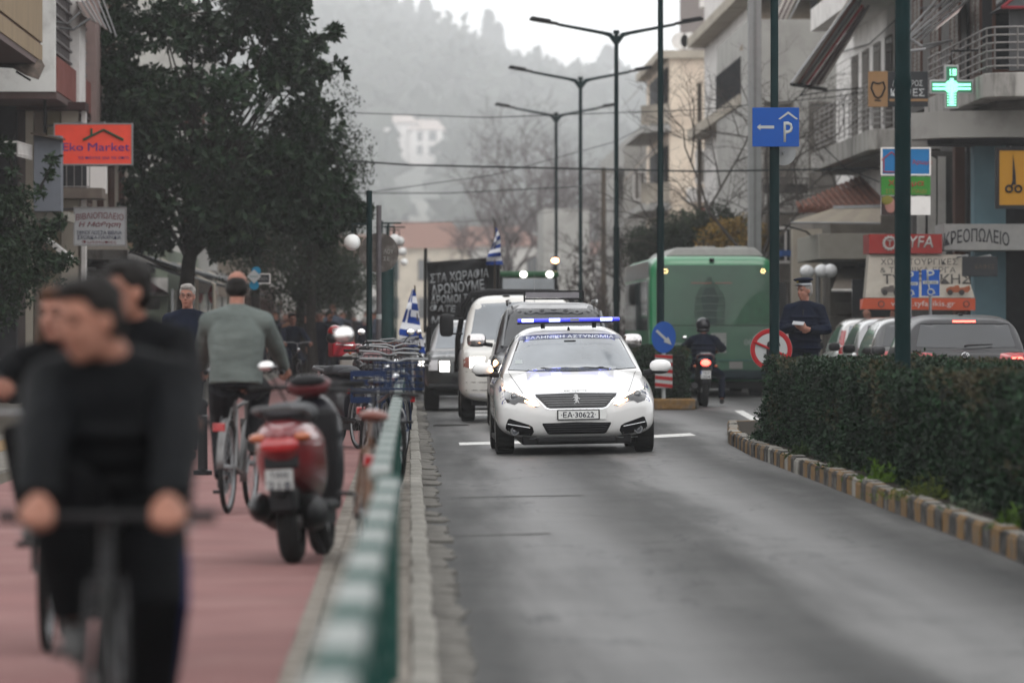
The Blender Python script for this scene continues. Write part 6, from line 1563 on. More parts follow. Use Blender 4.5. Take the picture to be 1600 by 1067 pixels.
m.torus((c_.x - .07, -.014, c_.z - .17), .055, .018, 'y', 20, 6); m.torus((c_.x + .09, -.014, c_.z - .17), .055, .018, 'y', 20, 6); m.tube([(c_.x - .03, -.014, c_.z - .13), (c_.x + .02, -.014, c_.z + .0)], .018, 6); m.build('scissors', M_['black'], t)
t, hw, hh = signbox('dark_coffee_sign', 'small dark hanging coffee sign under the butcher board', 'shop sign', 1504, 1559, 401, 432, 88, MATS['sign_black'])
text('ΚΑΦΕΣ', .34, .08, mat('ink_dim', (.11, .08, .06), .5), t, (.08, -.006, 0))
# kiosk awning with lettering
Y = 90; t = thing('shop_awning', 'box awning with red top, cream slope and orange web address edge', 'awning', P(1430, 425, Y)); O = ROOT[t.name]
redm = mat('awning_box_red', (.40, .045, .04), .6, var=.08); crm = mat('awning_print_cream', (.46, .42, .36), .75, var=.08); org = mat('awning_orange', (.50, .085, .035), .65, var=.08)
def strip(name, a, b_, c_, d, ya, yb, m_, depth=1.2):
    A, B, C_, D = P(*a, ya), P(*b_, ya), P(*c_, yb), P(*d, yb)
    k = Vector((0, depth, 0)); m = MB(); m.rings([[D, C_, C_ + k, D + k], [A, B, B + k, A + k]]); return m.build(name, m_, t, world=True)
strip('top_box', (1358, 366), (1472, 366), (1472, 396), (1358, 396), 90.3, 90.3, redm)
strip('slope', (1358, 398), (1502, 398), (1523, 465), (1352, 465), 90.4, 89.4, crm, .5)
strip('valance', (1350, 466), (1524, 466), (1524, 485), (1345, 483), 89.36, 89.32, org, .02)
strip('side_return', (1344, 468), (1350, 466), (1345, 484), (1344, 484), 90.2, 89.4, org, .02)
def tx(s, px, py, w_, h, yy, m_, sh=0, b_=0, tilt=0):
    q = text(s, w_ * yy / F, h * yy / F, m_, t, P(px, py, yy) - Vector((0, .03, 0)), (math.pi / 2 - tilt, 0, 0), world=True, bold=b_, shear=sh)
wl = mat('letter_white2', (.58, .56, .54), .5, var=0); dk = mat('letter_char', (.06, .055, .055), .6, var=0)
tx('TYFA', 1432, 378, 52, 18, 90.3, wl, .15, .02); tx('ΧΩΜΑΤΟΥΡΓΙΚΕΣ', 1436, 409, 120, 10, 90.1, dk, 0, .0, .3); tx('& ΤΕΧΝΙΚΑ ΕΡΓΑ', 1434, 422, 118, 9, 89.9, dk, 0, 0, .3); tx('TYFARIKIS'.replace('TYFARIKIS', 'ΤYΦΑΡΙΚΗΣ'), 1448, 436, 138, 17, 89.75, dk, 0, .02, .3)
tx('www.tyfarikis.gr', 1442, 475.5, 100, 11, 89.3, wl)
m = MB(); c_ = P(1390, 380, 90.3) - Vector((0, .02, 0)); m.torus(c_, .10, .018, 'y', 24, 6)
for i in range(14): a = i * 2 * math.pi / 14; m.box(c_.x + .122 * math.cos(a) - .012, c_.x + .122 * math.cos(a) + .012, c_.y - .01, c_.y + .01, c_.z + .122 * math.sin(a) - .012, c_.z + .122 * math.sin(a) + .012)
m.build('gear_logo', wl, t, world=True)['kind'] = 'stuff'
tx('T', 1390, 380, 9, 10, 90.3, wl, 0, .02)
def digger(px, py, m_):
    o_ = P(px, py, 89.45) - Vector((0, .06, 0)); m = MB(); s_ = 89.45 / F
    m.prism([(o_.x + a * s_, o_.z + b_ * s_) for a, b_ in ((-16, -5), (-16, 1), (-10, 4), (-4, 4), (-2, 6), (4, 6), (5, 2), (12, 3), (20, 6), (22, 0), (18, -5))], o_.y, o_.y + .01); m.build('printed_digger', m_, t, world=True)
    for a in (-10, 8): m = MB(); m.cyl((o_.x + a * s_, o_.y - .004, o_.z - 5 * s_), .05, .012, 'y', 14); m.build('printed_wheel', dk, t, world=True)
digger(1392, 452, mat('print_grey', (.17, .15, .14), .6)); digger(1494, 452, mat('print_orange', (.38, .11, .05), .6))
for px_ in (1377, 1510):
    m = MB(); c_ = P(px_, 475, 89.25); m.torus(c_, .05, .01, 'y', 18, 5); m.build('valance_logo', dk, t, world=True)
# disabled parking signs
for i, (px, py, Y, lab) in enumerate([(1454, 442, 85, 'blue disabled parking sign fully in view before the shop awning'), (1422, 444, 86.5, 'second blue parking sign mostly hidden by the nearest post')]):
    c = P(px, py, Y); t = thing('disabled_parking_sign', lab, 'road sign', (c.x, Y, .15)); cz = c.z - .15; hw, hh = 14 * Y / F, 20.5 * Y / F
    m = MB(); m.box(-hw, hw, 0, .012, cz - hh, cz + hh); m.build('panel', M_['blue'], t)
    text('P', .13, .17, wm, t, (0, -.004, cz + .13), bold=.03); m = MB(); m.box(-hw + .02, hw - .02, -.006, 0, cz - .02, cz + .035); m.build('text_bar', wm, t); text('ΙΜΝ 1042', .2, .03, M_['black'], t, (0, -.010, cz + .008))
    m = MB(); m.torus((0, -.006, cz - .15), .048, .010, 'y', 20, 5); m.tube([(-.03, -.006, cz - .045), (-.02, -.006, cz - .11), (.04, -.006, cz - .11), (.07, -.006, cz - .18)], .011, 6); m.ell((-.03, -.006, cz - .045), (.016, .006, .016)); m.build('wheelchair_symbol', wm, t)
    m = MB(); m.tube([(0, .03, 0), (0, .03, cz + hh)], .025, 8); m.build('post', M_['steel'], t)
# red/white umbrella-ish and shop fronts behind the hedge
part_t = thing('kiosk', 'dark glazed kiosk beneath the box awning', 'kiosk', (10, 104, .15))
part_box('shop_window', darkglass, part_t, 8.9, 10.5, 103, 103.1, .2, 2.4); part_box('pier', MATS['fascia_cream'], part_t, 10.5, 10.8, 102.8, 103.2, .15, 3); part_box('pier', mat('pier_teal', (.16, .26, .27), .7), part_t, 10.95, 11.15, 98, 98.3, .15, 2.8)
part_box('fabric', mat('awning_blue', (.02, .10, .35), .7), thing('blue_canopy', 'narrow blue canopy between the bus and the parking sign post', 'awning', (8, 125, 3)), P(1222, 0, 124).x, P(1246, 0, 124).x, 124, 125, P(0, 400, 124).z, P(0, 391, 124).z)
t = block('side_house', 'grey house wall with window shutters right of the bus', 8.75, 11.8, 126, 134, 4.2, mat('wall_dull', (.17, .15, .13), .9, var=.2))
window(t, 9.0, 9.6, 125.97, 1.2, 2.6, m=shut); window(t, 9.0, 9.5, 125.97, 3.0, 3.9, m=white_w)

# ------------------------------------------------------------------ left buildings
t = block('beige_balcony_building', 'near left building with beige balcony cut by the frame corner', -14, -7.5, 60, 86.6, 14, mat('wall_left', (.24, .20, .17), .9, var=.15))
part_box('parapet', beige, t, -7.5, -6.18, 60, 86.2, 6.22, 7.02); part_box('parapet', beige, t, -7.5, -6.18, 60, 86.2, 5.90, 6.17, .0); part_box('groove', brownm, t, -7.5, -6.21, 60, 86.15, 6.17, 6.22)
part_box('slab', mat('slab_pinkgrey', (.22, .17, .165), .9, var=.1), t, -7.5, -6.2, 60, 86.1, 5.80, 5.90)
part_box('top_rail', white_w, t, -6.22, -6.15, 60, 86.25, 7.02, 7.06)
for i in range(14):
    part_box('vent_block', white_w, t, -6.26, -6.2, 79 + i * .52, 79.3 + i * .52, 7.06, 7.45)
part_box('upper_band', beige, t, -7.5, -6.2, 60, 86.2, 7.45, 8.2)
aw = thing('metal_canopy', 'rusty brown sheet canopy folded under the beige balcony', 'canopy', P(30, 110, 85)); 
b = MB(); b.rings([[P(-30, 94, 85), P(65, 94, 85), P(70, 103, 85), P(60, 125, 84.5), P(40, 118, 84.5), P(20, 107, 84.5), P(-30, 104, 84.5)], [p + Vector((0, .05, 0)) for p in [P(-30, 94, 85), P(65, 94, 85), P(70, 103, 85), P(60, 125, 84.5), P(40, 118, 84.5), P(20, 107, 84.5), P(-30, 104, 84.5)]]]); b.build('sheet', mat('rust_sheet', (.11, .085, .07), .8, var=.3, dirt=(.2, .15, .12), dscale=5), aw, world=True)
b = MB(); b.tube([P(25, 112, 84.8), P(48, 126, 84.8)], .02, 5); b.build('strut', M_['black'], aw, world=True)
# pink and white building
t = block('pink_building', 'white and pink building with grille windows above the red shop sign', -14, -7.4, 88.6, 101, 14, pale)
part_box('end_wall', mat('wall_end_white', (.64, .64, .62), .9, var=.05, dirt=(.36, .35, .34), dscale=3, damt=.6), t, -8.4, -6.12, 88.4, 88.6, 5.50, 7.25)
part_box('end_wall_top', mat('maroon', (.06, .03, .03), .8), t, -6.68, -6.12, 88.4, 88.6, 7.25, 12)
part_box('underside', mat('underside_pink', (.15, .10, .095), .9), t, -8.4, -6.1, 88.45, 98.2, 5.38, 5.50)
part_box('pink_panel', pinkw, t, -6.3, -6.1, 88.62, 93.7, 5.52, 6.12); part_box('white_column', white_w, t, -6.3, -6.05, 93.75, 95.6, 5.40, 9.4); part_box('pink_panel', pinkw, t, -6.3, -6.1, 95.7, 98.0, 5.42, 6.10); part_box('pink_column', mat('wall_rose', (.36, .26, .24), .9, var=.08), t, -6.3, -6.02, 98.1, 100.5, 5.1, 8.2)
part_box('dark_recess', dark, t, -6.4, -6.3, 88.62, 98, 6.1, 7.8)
for i in range(6):
    part_box('grille_bar', mat('grille_grey', (.20, .18, .18), .7), t, -6.22, -6.17, 88.62, 93.7, 6.22 + i * .22, 6.26 + i * .22); part_box('grille_bar', MATS['grille_grey'], t, -6.22, -6.17, 95.7, 98, 6.22 + i * .22, 6.26 + i * .22)
for i in range(8): part_box('grille_post', MATS['grille_grey'], t, -6.24, -6.19, 89 + i * .6, 89.06 + i * .6, 6.15, 7.5)
part_box('upper_wall', MATS['wall_rose'], t, -7.4, -6.3, 88.6, 98, 7.9, 13)
aw = thing('rolled_awning', 'folded awning arms and pale rods above the pink panels', 'awning', P(120, 20, 92))
for a, b_ in (((86, 34), (125, 20)), ((88, 43), (140, 30))):
    b = MB(); b.tube([P(*a, 90), P((a[0] + b_[0]) / 2, a[1] + 4, 91), P(*b_, 92)], .022, 6); b.build('arm', M_['black'], aw, world=True)
quad_cloth(aw, [P(118, 4, 93), P(135, -6, 97), P(168, 48, 96), P(130, 26, 92)], [mat('awning_brown', (.12, .10, .09), .8), mat('awning_pinkish', (.25, .17, .15), .8)], 6)
for i in range(5): b = MB(); b.tube([P(122 + i * 9, -8, 93 + i * .5), P(150 + i * 8, 34 + i * 6, 93 + i * .5)], .015, 6); b.build('rod', am, aw, world=True)
# recessed ground part: columns, door, railings
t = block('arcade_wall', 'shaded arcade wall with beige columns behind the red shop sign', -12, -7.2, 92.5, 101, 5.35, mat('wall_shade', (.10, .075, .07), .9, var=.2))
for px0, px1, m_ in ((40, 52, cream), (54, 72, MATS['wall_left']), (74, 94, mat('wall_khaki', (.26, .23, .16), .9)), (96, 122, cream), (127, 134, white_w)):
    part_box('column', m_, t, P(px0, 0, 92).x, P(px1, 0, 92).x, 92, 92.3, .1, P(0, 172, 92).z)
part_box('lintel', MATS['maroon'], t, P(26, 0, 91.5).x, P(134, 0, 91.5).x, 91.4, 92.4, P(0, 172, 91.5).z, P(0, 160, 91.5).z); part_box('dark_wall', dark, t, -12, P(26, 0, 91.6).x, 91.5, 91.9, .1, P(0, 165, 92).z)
b = MB(); b.tube([P(70, 148, 89), P(70, 208, 89)], .03, 6); b.build('hanger', M_['black'], t, world=True)
railing(t, [(P(80, 0, 91).x, 91), (P(140, 0, 91).x, 91)], P(0, 292, 91).z, P(0, 257, 91).z, 2, .012, .1, vertical=True, m=rail_m)
part_box('balcony_slab', MATS['wall_left'], t, P(78, 0, 91).x, P(160, 0, 91).x, 90.9, 92.4, P(0, 310, 91).z, P(0, 294, 91).z)
part_box('door_dark', dark, t, P(78, 0, 91.8).x, P(135, 0, 91.8).x, 91.85, 91.9, P(0, 294, 91).z, P(0, 250, 91).z); part_box('white_pier', white_w, t, P(135, 0, 92).x, P(166, 0, 92).x, 91.9, 92.3, P(0, 300, 91).z, P(0, 258, 91).z)
railing(t, [(P(-20, 0, 88).x, 88), (P(27, 0, 88).x, 88), (P(27, 0, 88).x + .1, 90)], P(0, 240, 88).z, P(0, 222, 88).z, 2, .016, .12, vertical=True, m=white_w)
# grey boxed duct
t = thing('boxed_duct', 'grey blue boxed duct with tin cap beside the red sign', 'duct', P(75, 330, 86)); part_box('box', mat('duct_grey', (.24, .26, .30), .7, var=.06), t, P(53, 0, 86).x, P(95, 0, 86).x, 86, 86.6, P(0, 330, 86).z, P(0, 212, 86).z); b = MB(); b.rings([[P(48, 207, 85.8), P(102, 217, 85.8), P(102, 217, 86.8), P(48, 207, 86.8)], [P(48, 210, 85.8), P(102, 220, 85.8), P(102, 220, 86.8), P(48, 210, 86.8)]]); b.build('cap', MATS['rust_sheet'], t, world=True)
part_box('ledge', MATS['fascia_cream'], t, P(20, 0, 86.5).x, P(108, 0, 86.5).x, 86.2, 88, P(0, 346, 86.5).z, P(0, 332, 86.5).z)
b = MB(); b.rings([[P(45, 348, 87), P(110, 400, 87), P(110, 410, 87), P(45, 356, 87)], [p + Vector((0, .8, 0)) for p in (P(45, 348, 87), P(110, 400, 87), P(110, 410, 87), P(45, 356, 87))]]); b.build('white_brace', white_w, t, world=True)
# red market sign
t, hw, hh = signbox('market_sign', 'red market sign with green roof line and blue lettering', 'shop sign', 84, 207, 193, 258, 89.5, mat('sign_orange_red', (.75, .07, .04), .5, var=.06), frame=mat('frame_grey', (.35, .34, .34), .5), depth=.16)
gr_ = mat('roof_green', (.01, .10, .05), .5); s_ = 89.5 / F
m = MB()
for seg in ([(130, 219), (162, 203), (193, 219)],): m.tube([pxm(t, *q) - Vector((0, .02, 0)) for q in seg], .022, 6)
m.tube([pxm(t, 143, 211) - Vector((0, .02, 0)), pxm(t, 143, 201) - Vector((0, .02, 0))], .022, 6); m.build('roof_mark', gr_, t)
nb = mat('letter_navy', (.02, .03, .30), .5, var=0)
text('Eko', 32 * s_, 12 * s_, nb, t, pxm(t, 114, 230) - Vector((0, .008, 0))); text('Market', 65 * s_, 12.5 * s_, nb, t, pxm(t, 170, 230) - Vector((0, .008, 0))); text('τα πάντα για το σπίτι', 80 * s_, 6.5 * s_, nb, t, pxm(t, 162, 247) - Vector((0, .008, 0)))
# bookshop sign
t, hw, hh = signbox('bookshop_sign', 'white bookshop sign with arched maroon and navy Greek lettering', 'shop sign', 115, 197, 324, 384, 90.4, mat('board_white', (.52, .53, .54), .6, var=.04), frame=MATS['frame_grey'])
s_ = 90.4 / F; mr_ = mat('letter_maroon', (.22, .015, .03), .5, var=0); nv = mat('letter_dknavy', (.02, .03, .10), .5, var=0)
def tl(s, px, py, w_, h, m_, b_=.006, arc=0, sh=0): text(s, w_ * s_, h * s_, m_, t, pxm(t, px, py) - Vector((0, .008, 0)), bold=b_, arc=arc, shear=sh)
tl('ΒΙΒΛΙΟΠΩΛΕΙΟ', 156, 340, 74, 10, mr_, .0, 3.2 * s_); tl('Η Μάθηση', 156, 351.5, 66, 10, mr_, .02, 0, .25); tl('ΞΕΝΟΓΛΩΣΣΑ ΒΙΒΛΙΑ', 155, 363.5, 70, 6, nv, .006); tl('ΣΧΟΛΙΚΑ-ΠΑΙΧΝΙΔΙΑ', 155, 371, 68, 6, nv, .006); tl('Φωτοτυπίες', 155, 378.5, 54, 6, mr_, .0)
# pale green shop house further on
t = block('pale_green_house', 'pale green and peach house with green letters behind the big trunk', -10, P(262, 0, 122).x, 122, 140, 3.3, mat('wall_mint', (.33, .38, .30), .9, var=.06))
part_box('peach_band', mat('wall_peach', (.42, .30, .20), .9, var=.06), t, -9, P(215, 0, 121.5).x, 121.5, 122, P(0, 400, 121.5).z, P(0, 330, 121.5).z)
text('ΤΟΥ', 46 * 121 / F, 13 * 121 / F, mat('letter_green', (.02, .16, .10), .5), t, P(190, 390, 121.4), world=True, bold=.03)
part_box('window_mint', darkglass, t, P(232, 0, 121.9).x, P(242, 0, 121.9).x, 121.9, 121.96, P(0, 427, 122).z, P(0, 408, 122).z)
part_box('white_panel', white_w, t, P(218, 0, 121.8).x, P(262, 0, 121.8).x, 121.8, 121.96, P(0, 462, 122).z, P(0, 434, 122).z)
aw = thing('maroon_awning', 'small maroon awning with white edge left of the big trunk', 'awning', P(230, 450, 112))
quad_cloth(aw, [P(200, 430, 114), P(228, 438, 114), P(262, 458, 110), P(190, 458, 110)], [mat('awning_maroon', (.20, .03, .05), .8)], 2)
m = MB(); m.tube([P(190, 460, 110), P(263, 459, 110)], .035, 6); m.build('front_bar', white_w, aw, world=True); m = MB(); m.box(P(228, 0, 110).x, P(250, 0, 110).x, 110, 110.05, P(0, 484, 110).z, P(0, 466, 110).z); m.build('hanging_panel', MATS['paver'] if False else pale, aw, world=True)
aw = thing('dark_red_awning', 'dark red cafe awning below the bookshop sign', 'awning', P(140, 410, 106)); quad_cloth(aw, [P(100, 400, 108), P(150, 400, 108), P(178, 420, 105), P(100, 418, 105)], [mat('awning_dkred', (.13, .02, .03), .8)], 2); m = MB(); m.tube([P(98, 420, 105), P(150, 421, 105)], .04, 6); m.build('front_bar', white_w, aw, world=True)
# café structures behind the walker: white frames and long dark canopy falling away along the street
t = thing('cafe_canopy', 'long grey canopy with cream frames receding behind the bald cyclist', 'canopy', P(330, 480, 110))
cm = mat('canopy_grey', (.10, .105, .11), .6, var=.2)
for k, (z_, x_) in enumerate(((2.62, -4.55), (2.40, -4.25))):
    b = MB(); b.rings([[(x_, 100, z_), (x_ - .9, 100, z_ + .30), (x_ - .9, 100, z_ + .26), (x_, 100, z_ - .06)], [(x_, 150, z_), (x_ - .9, 150, z_ + .30), (x_ - .9, 150, z_ + .26), (x_, 150, z_ - .06)]]); b.build('roof_sheet', cm, t, world=True)
for i in range(5):
    y = 101 + i * 9; b = MB(); b.tube([(-5.4, y, 2.9), (-4.2, y, 2.35), (-4.2, y, .1)], .045, 6); b.build('frame', cream, t, world=True)
for i in range(4): part_box('glass_panel', darkglass, t, -4.75, -4.7, 102 + i * 9, 110 + i * 9, .15, 2.2)
# building row behind the trees, left
for i, (x0, x1, y0, y1, h, m_, lab) in enumerate([(-14, -6.6, 103, 120, 9.5, mat('wall_sand', (.34, .29, .24), .9, dirt=(.2, .17, .15)), 'sand coloured building mostly hidden by the magnolia crown'), (-14, -6.3, 142, 168, 11, pale, 'pale building with dark openings behind the tree trunks'), (-13, -5.6, 172, 215, 8, MATS['wall_sand'], 'far sand building on the left beyond the crowd'), (-12, -4.9, 225, 300, 9, pale, 'farthest pale building on the left in the haze')]):
    t = block('street_building', lab, x0, x1, y0, y1, h, m_)
    for f in range(int(h / 3)):
        for k in range(int((y1 - y0) / 4)):
            window(t, y0 + 1 + k * 4, y0 + 2.6 + k * 4, 0, f * 3 + .9, f * 3 + 2.5, face='sider', x=x1 + .03, m=brownm)
        for k in range(2): window(t, x1 - 1.9 - k * 2, x1 - .7 - k * 2, y0 - .03, f * 3 + .9, f * 3 + 2.5, m=brownm)
        if f: part_box('balcony_slab', slabm, t, x1, x1 + .9, y0 + .5, y1 - .5, f * 3 - .2, f * 3)
# red octagonal sign and small blue / white shop signs
Y = 118; c = P(332, 460, Y); t = thing('red_sign', 'small red octagonal sign seen obliquely behind the walker', 'road sign', (c.x, Y, .1)); cz = c.z - .1
m = MB(); m.prism([(.10 * math.cos(a), cz + .22 * math.sin(a)) for a in [math.pi / 8 + k * math.pi / 4 for k in range(8)]], 0, .02); m.build('plate', rd, t); text('STOP', .11, .1, wm, t, (0, -.006, cz)); m = MB(); m.tube([(0, .04, 0), (0, .04, cz)], .03, 6); m.build('post', M_['steel'], t)
Y = 96; c = P(397, 432, Y); t = thing('diamond_sign', 'white diamond shop sign over blue discs above the bald cyclist', 'shop sign', c); r_ = 11 * Y / F
m = MB(); m.prism([(0, -r_), (r_, 0), (0, r_), (-r_, 0)], -.03, 0); m.build('diamond', wm, t)
m = MB(); m.cyl((.04, .05, .10), .085, .04, 'y', 20); m.cyl((0, .05, -.16), .09, .04, 'y', 20); m.build('blue_disc', mat('disc_cyan', (.01, .25, .45), .5), t)
text('καφέ', .14, .05, mat('ink_teal', (.02, .12, .13), .5), t, (0, -.034, 0))
t, hw, hh = signbox('framed_sign', 'small dark framed shop sign beside the white diamond', 'shop sign', 400, 422, 428, 443, 97, dark, frame=white_w, fw_=.012); text('GREEN', .18, .06, mat('ink_pale', (.3, .3, .3), .5), t, (0, -.006, 0))

# ------------------------------------------------------------------ hazy middle distance
def hip(t, x0, x1, y0, y1, z, h, m_):
    b = MB(); b.add([(x0, y0, z), (x1, y0, z), (x1, y1, z), (x0, y1, z), (x0 + (x1 - x0) * .22, (y0 + y1) / 2, z + h), (x1 - (x1 - x0) * .22, (y0 + y1) / 2, z + h)], [(0, 1, 5, 4), (1, 2, 5), (2, 3, 4, 5), (3, 0, 4), (0, 3, 2, 1)]); return b.build('roof', m_, t, world=True)
for i, (p0, p1, yt, yr, Y, m_, lab) in enumerate([(590, 735, 388, 345, 262, cream, 'cream house with red hip roof closing the street, left of the flag'), (700, 850, 385, 352, 285, pale, 'second red roofed house behind the flag above the banner'), (850, 960, 400, 375, 300, pale, 'third faint house beyond the lamp posts'), (480, 600, 402, 365, 330, pale, 'faint house behind the globe lamps')]):
    Y *= 1.75; x0, x1 = (p0 - 640) * Y / F, (p1 - 640) * Y / F; z = P(0, yt, Y).z; t = block('red_roof_house', lab, x0, x1, Y, Y + 12, z, m_); hip(t, x0 - .4, x1 + .4, Y - .5, Y + 12.5, z, P(0, yr, Y).z - z, mat('roof_far', (.30, .17, .135), .85, var=.15))
    k = max(2, int((x1 - x0) / 2.2))
    for f in range(2):
        for c in range(k): xx_ = x0 + (c + .5) * (x1 - x0) / k; window(t, xx_ - .55, xx_ + .55, Y - .03, z - 2.9 - 3.4 * f, z - 1.0 - 3.4 * f, m=shut)
    if i == 0: part_box('chimney', cream, t, x0 + 2, x0 + 2.4, Y + 5, Y + 5.4, z, z + 1.9)

# ------------------------------------------------------------------ hill
ridge = [(-3000, 140), (-1400, 90), (-400, 30), (200, -40), (440, -28), (560, -12), (600, -2), (640, 18), (700, 30), (745, 62), (800, 78), (850, 88), (900, 92), (960, 98), (1030, 125), (1110, 165), (1250, 230), (1700, 330), (3500, 420)]
def rid(px):
    for (a, b_), (c, d) in zip(ridge[:-1], ridge[1:]):
        if a <= px <= c: return b_ + (d - b_) * (px - a) / (c - a)
    return ridge[0][1] if px < 0 else ridge[-1][1]
def hz_(x, y):
    Y1 = 3600; px = 640 + x * F / Y1; top = 1.45 + (510 - rid(px)) * Y1 / F - 22
    f = max(0, min(1, (y - 900) / (Y1 - 900))); f = f * f * (3 - 2 * f) * .55 + f * .45
    return -.5 + top * f + 18 * noise.noise((x * .003, y * .003, 0)) * f + 6 * noise.noise((x * .015, y * .015, 3)) * f - (max(0, y - Y1) * .05)
hm = mat('hill_scrub_hazed', (.16, .17, .15), .95, var=.5, scale=.015, dirt=(.26, .25, .22), dscale=.008, damt=.7)  # scrub colour paled, so part of the distance haze is painted in
sheet('hill', [-1600 + i * 30 for i in range(121)], [900 + j * 40 for j in range(86)], hz_, hm)
rng = np.random.default_rng(8); pts = []
for i in range(5200):
    y = rng.uniform(1000, 3660); px = rng.uniform(330, 1250); x = (px - 640) * y / F; z = hz_(x, y)
    if R.random() < .35 + .5 * noise.noise((x * .03, y * .02, 5)): continue
    if abs((px - 648)) < 62 and 900 < y < 1900: continue
    h = rng.uniform(5, 12) * (.8 if y > 3200 else 1); k = 16
    q = rng.normal(size=(k, 3)) * np.array([3.6, 3.6, h * .32]) * .9 + np.array([x, y, z + h * .5]); pts.append(q)
pts = np.concatenate(pts); o = link('hillside_wood', leaf_mesh('hillside_wood', pts, rng.uniform(4.8, 12.0, len(pts)), mat('wood_far', (.10, .115, .095), .95, var=.5, scale=.05), rng, long=1.3, fold=.8), None); o['kind'] = 'stuff'; o['label'] = 'scrub and trees covering the hazy hillside'
def cypress(px, py, Y, h, w_, lab, seed):
    rng = np.random.default_rng(seed); top = P(px, py, Y); t = thing('cypress_tree', lab, 'tree', (top.x, Y, top.z - h), 0, 'trees on the ridge')
    u = rng.uniform(0, 1, 1500); r = (1 - u) ** .8 * w_ * (.6 + .4 * rng.uniform(0, 1, 1500)); a = rng.uniform(0, 6.28, 1500)
    q = np.stack([r * np.cos(a), r * np.sin(a), u * h], 1); me = leaf_mesh('crown', q, rng.uniform(2, 5.2, 1500), MATS['wood_far'], rng, long=1.6, droop=-1); link('crown', me, None, t)['kind'] = 'stuff'
    m = MB(); m.tube([(0, 0, -2), (0, 0, h * .8)], [.3, .05], 6); m.build('trunk', M_['bark'], t)
for i, (px, py, h, w_, lab) in enumerate([(763, 22, 9, 1.6, 'pointed cypress standing alone on the ridge'), (778, 42, 7, 1.6, 'shorter cypress just right of the pointed one'), (612, -14, 9, 2.2, 'broad dark tree on the ridge crest near the top edge'), (638, 0, 8, 2.4, 'second broad tree on the crest, right of the first'), (665, 4, 6, 2.4, 'rounded ridge tree left of the bare gap'), (592, -10, 7, 2, 'ridge tree at the left of the crest group'), (950, 78, 3.5, 2.4, 'small ridge tree behind the double lamps')]):
    cypress(px, py, 3520, h * 4, w_ * 4, lab, 90 + i)
# villa on the slope
Y = next(y for y in range(1000, 3500, 10) if hz_((648 - 640) * y / F, y) > 1.45 + 262 * y / F) - 30; kv = Y / 2820; YV = Y; a = P(600, 252, Y); b_ = P(697, 190, Y); t = block('hillside_villa', 'large pale villa with hipped roofs on the hazy slope', a.x, P(652, 0, Y).x, Y, Y + 12, P(0, 192, Y).z, mat('villa_wall', (.75, .72, .70), .8, var=.04), z0=a.z - 18)
part_box('wing', MATS['villa_wall'], t, P(640, 0, Y).x, b_.x - 1.2, Y - 4, Y + 20, a.z - 18, P(0, 204, Y).z)
hip(t, a.x - .3, P(655, 0, Y).x, Y - 1, Y + 25, P(0, 192, Y).z, 3, mat('villa_roof', (.60, .52, .48), .8)); hip(t, P(636, 0, Y).x, b_.x, Y - 5, Y + 21, P(0, 204, Y).z, 4, MATS['villa_roof'])
for px_, py_, w_ in ((616, 206, 5), (655, 214, 10), (676, 214, 12), (655, 235, 10), (676, 236, 12), (612, 226, 8), (622, 226, 6)):
    c = P(px_, py_, Y); yy = Y - 4.1 if px_ > 640 else Y - .1; m = MB(); m.box(c.x - w_ / 2 * Y / F, c.x + w_ / 2 * Y / F, yy, yy + .03, c.z - 1.6, c.z + 1.6); m.build('window', darkglass, t, world=True)
for px_ in (649, 666, 686): m = MB(); c = P(px_, 205, Y); m.box(c.x - .5, c.x + .5, Y - 10, Y - 9, a.z - 18, c.z); m.build('column', MATS['villa_wall'], t, world=True)
t = block('low_villa_wall', 'low pale terrace wall left of the villa', P(552, 0, YV).x, P(600, 0, YV).x, YV, YV + 6, P(0, 232, YV).z, MATS['villa_wall'], 'wall', z0=P(0, 246, YV).z - 12)

# ------------------------------------------------------------------ haze
HD = 0.00030
hzb = MB(); hzb.box(-1700, 2100, -60, 4400, -1.15, 330); o = hzb.build('haze', None); o.data.materials.clear(); o['kind'] = 'stuff'
hmat = bpy.data.materials.new('haze'); hmat.use_nodes = True; n = hmat.node_tree.nodes; L = hmat.node_tree.links; n.clear()
ou = n.new('ShaderNodeOutputMaterial'); vv = n.new('ShaderNodeVolumePrincipled'); vv.inputs['Color'].default_value = (.96, .98, 1.0, 1); vv.inputs['Density'].default_value = HD; vv.inputs['Anisotropy'].default_value = .0
L.new(vv.outputs[0], ou.inputs['Volume']); o.data.materials.append(hmat)

# clutter on the facades
def ac(t, x, y, z):
    part_box('air_conditioner', white_w, t, x, x + .8, y - .32, y, z, z + .55, .02)
    m = MB(); m.torus((x + .28, y - .33, z + .28), .2, .02, 'y', 20, 5); m.torus((x + .28, y - .33, z + .28), .1, .015, 'y', 16, 5); m.build('fan_grille', dark, t, world=True)
tb = {o.name: o for o in COL.objects if o.parent is None}
B1, B2, B3 = tb['balcony_building'], tb['tall_block'], tb['apartment_block']
ac(B1, 12.3, 112, 8.25 - 1.9); ac(B2, 9.65, 140.5, 8.3); ac(B2, 11.5, 140.4, 9.3); ac(B3, 10.6, 196, 6.2); ac(B3, 11.9, 196, 3.4)
for i in range(3): part_box('door_shutter', brownm, B2, 10.5 + i * .85, 11.1 + i * .85, 140.36, 140.4, 7.9, 9.9)
for q in range(5): part_box('balcony_box', mat('planter', (.18, .08, .05), .9), B2, 9.3 + q * .75, 9.8 + q * .75, 138.9, 139.02, 7.8, 8.0)
for z in (4.45, 10.2): railing(B2, [(9.0, 139.1), (12.8, 139.1)], z + .55, z + 1.3, 5, .014, .9)
aw = thing('folded_awning', 'grey folded awning slanting over the dark railed balcony', 'awning', P(1225, 30, 138))
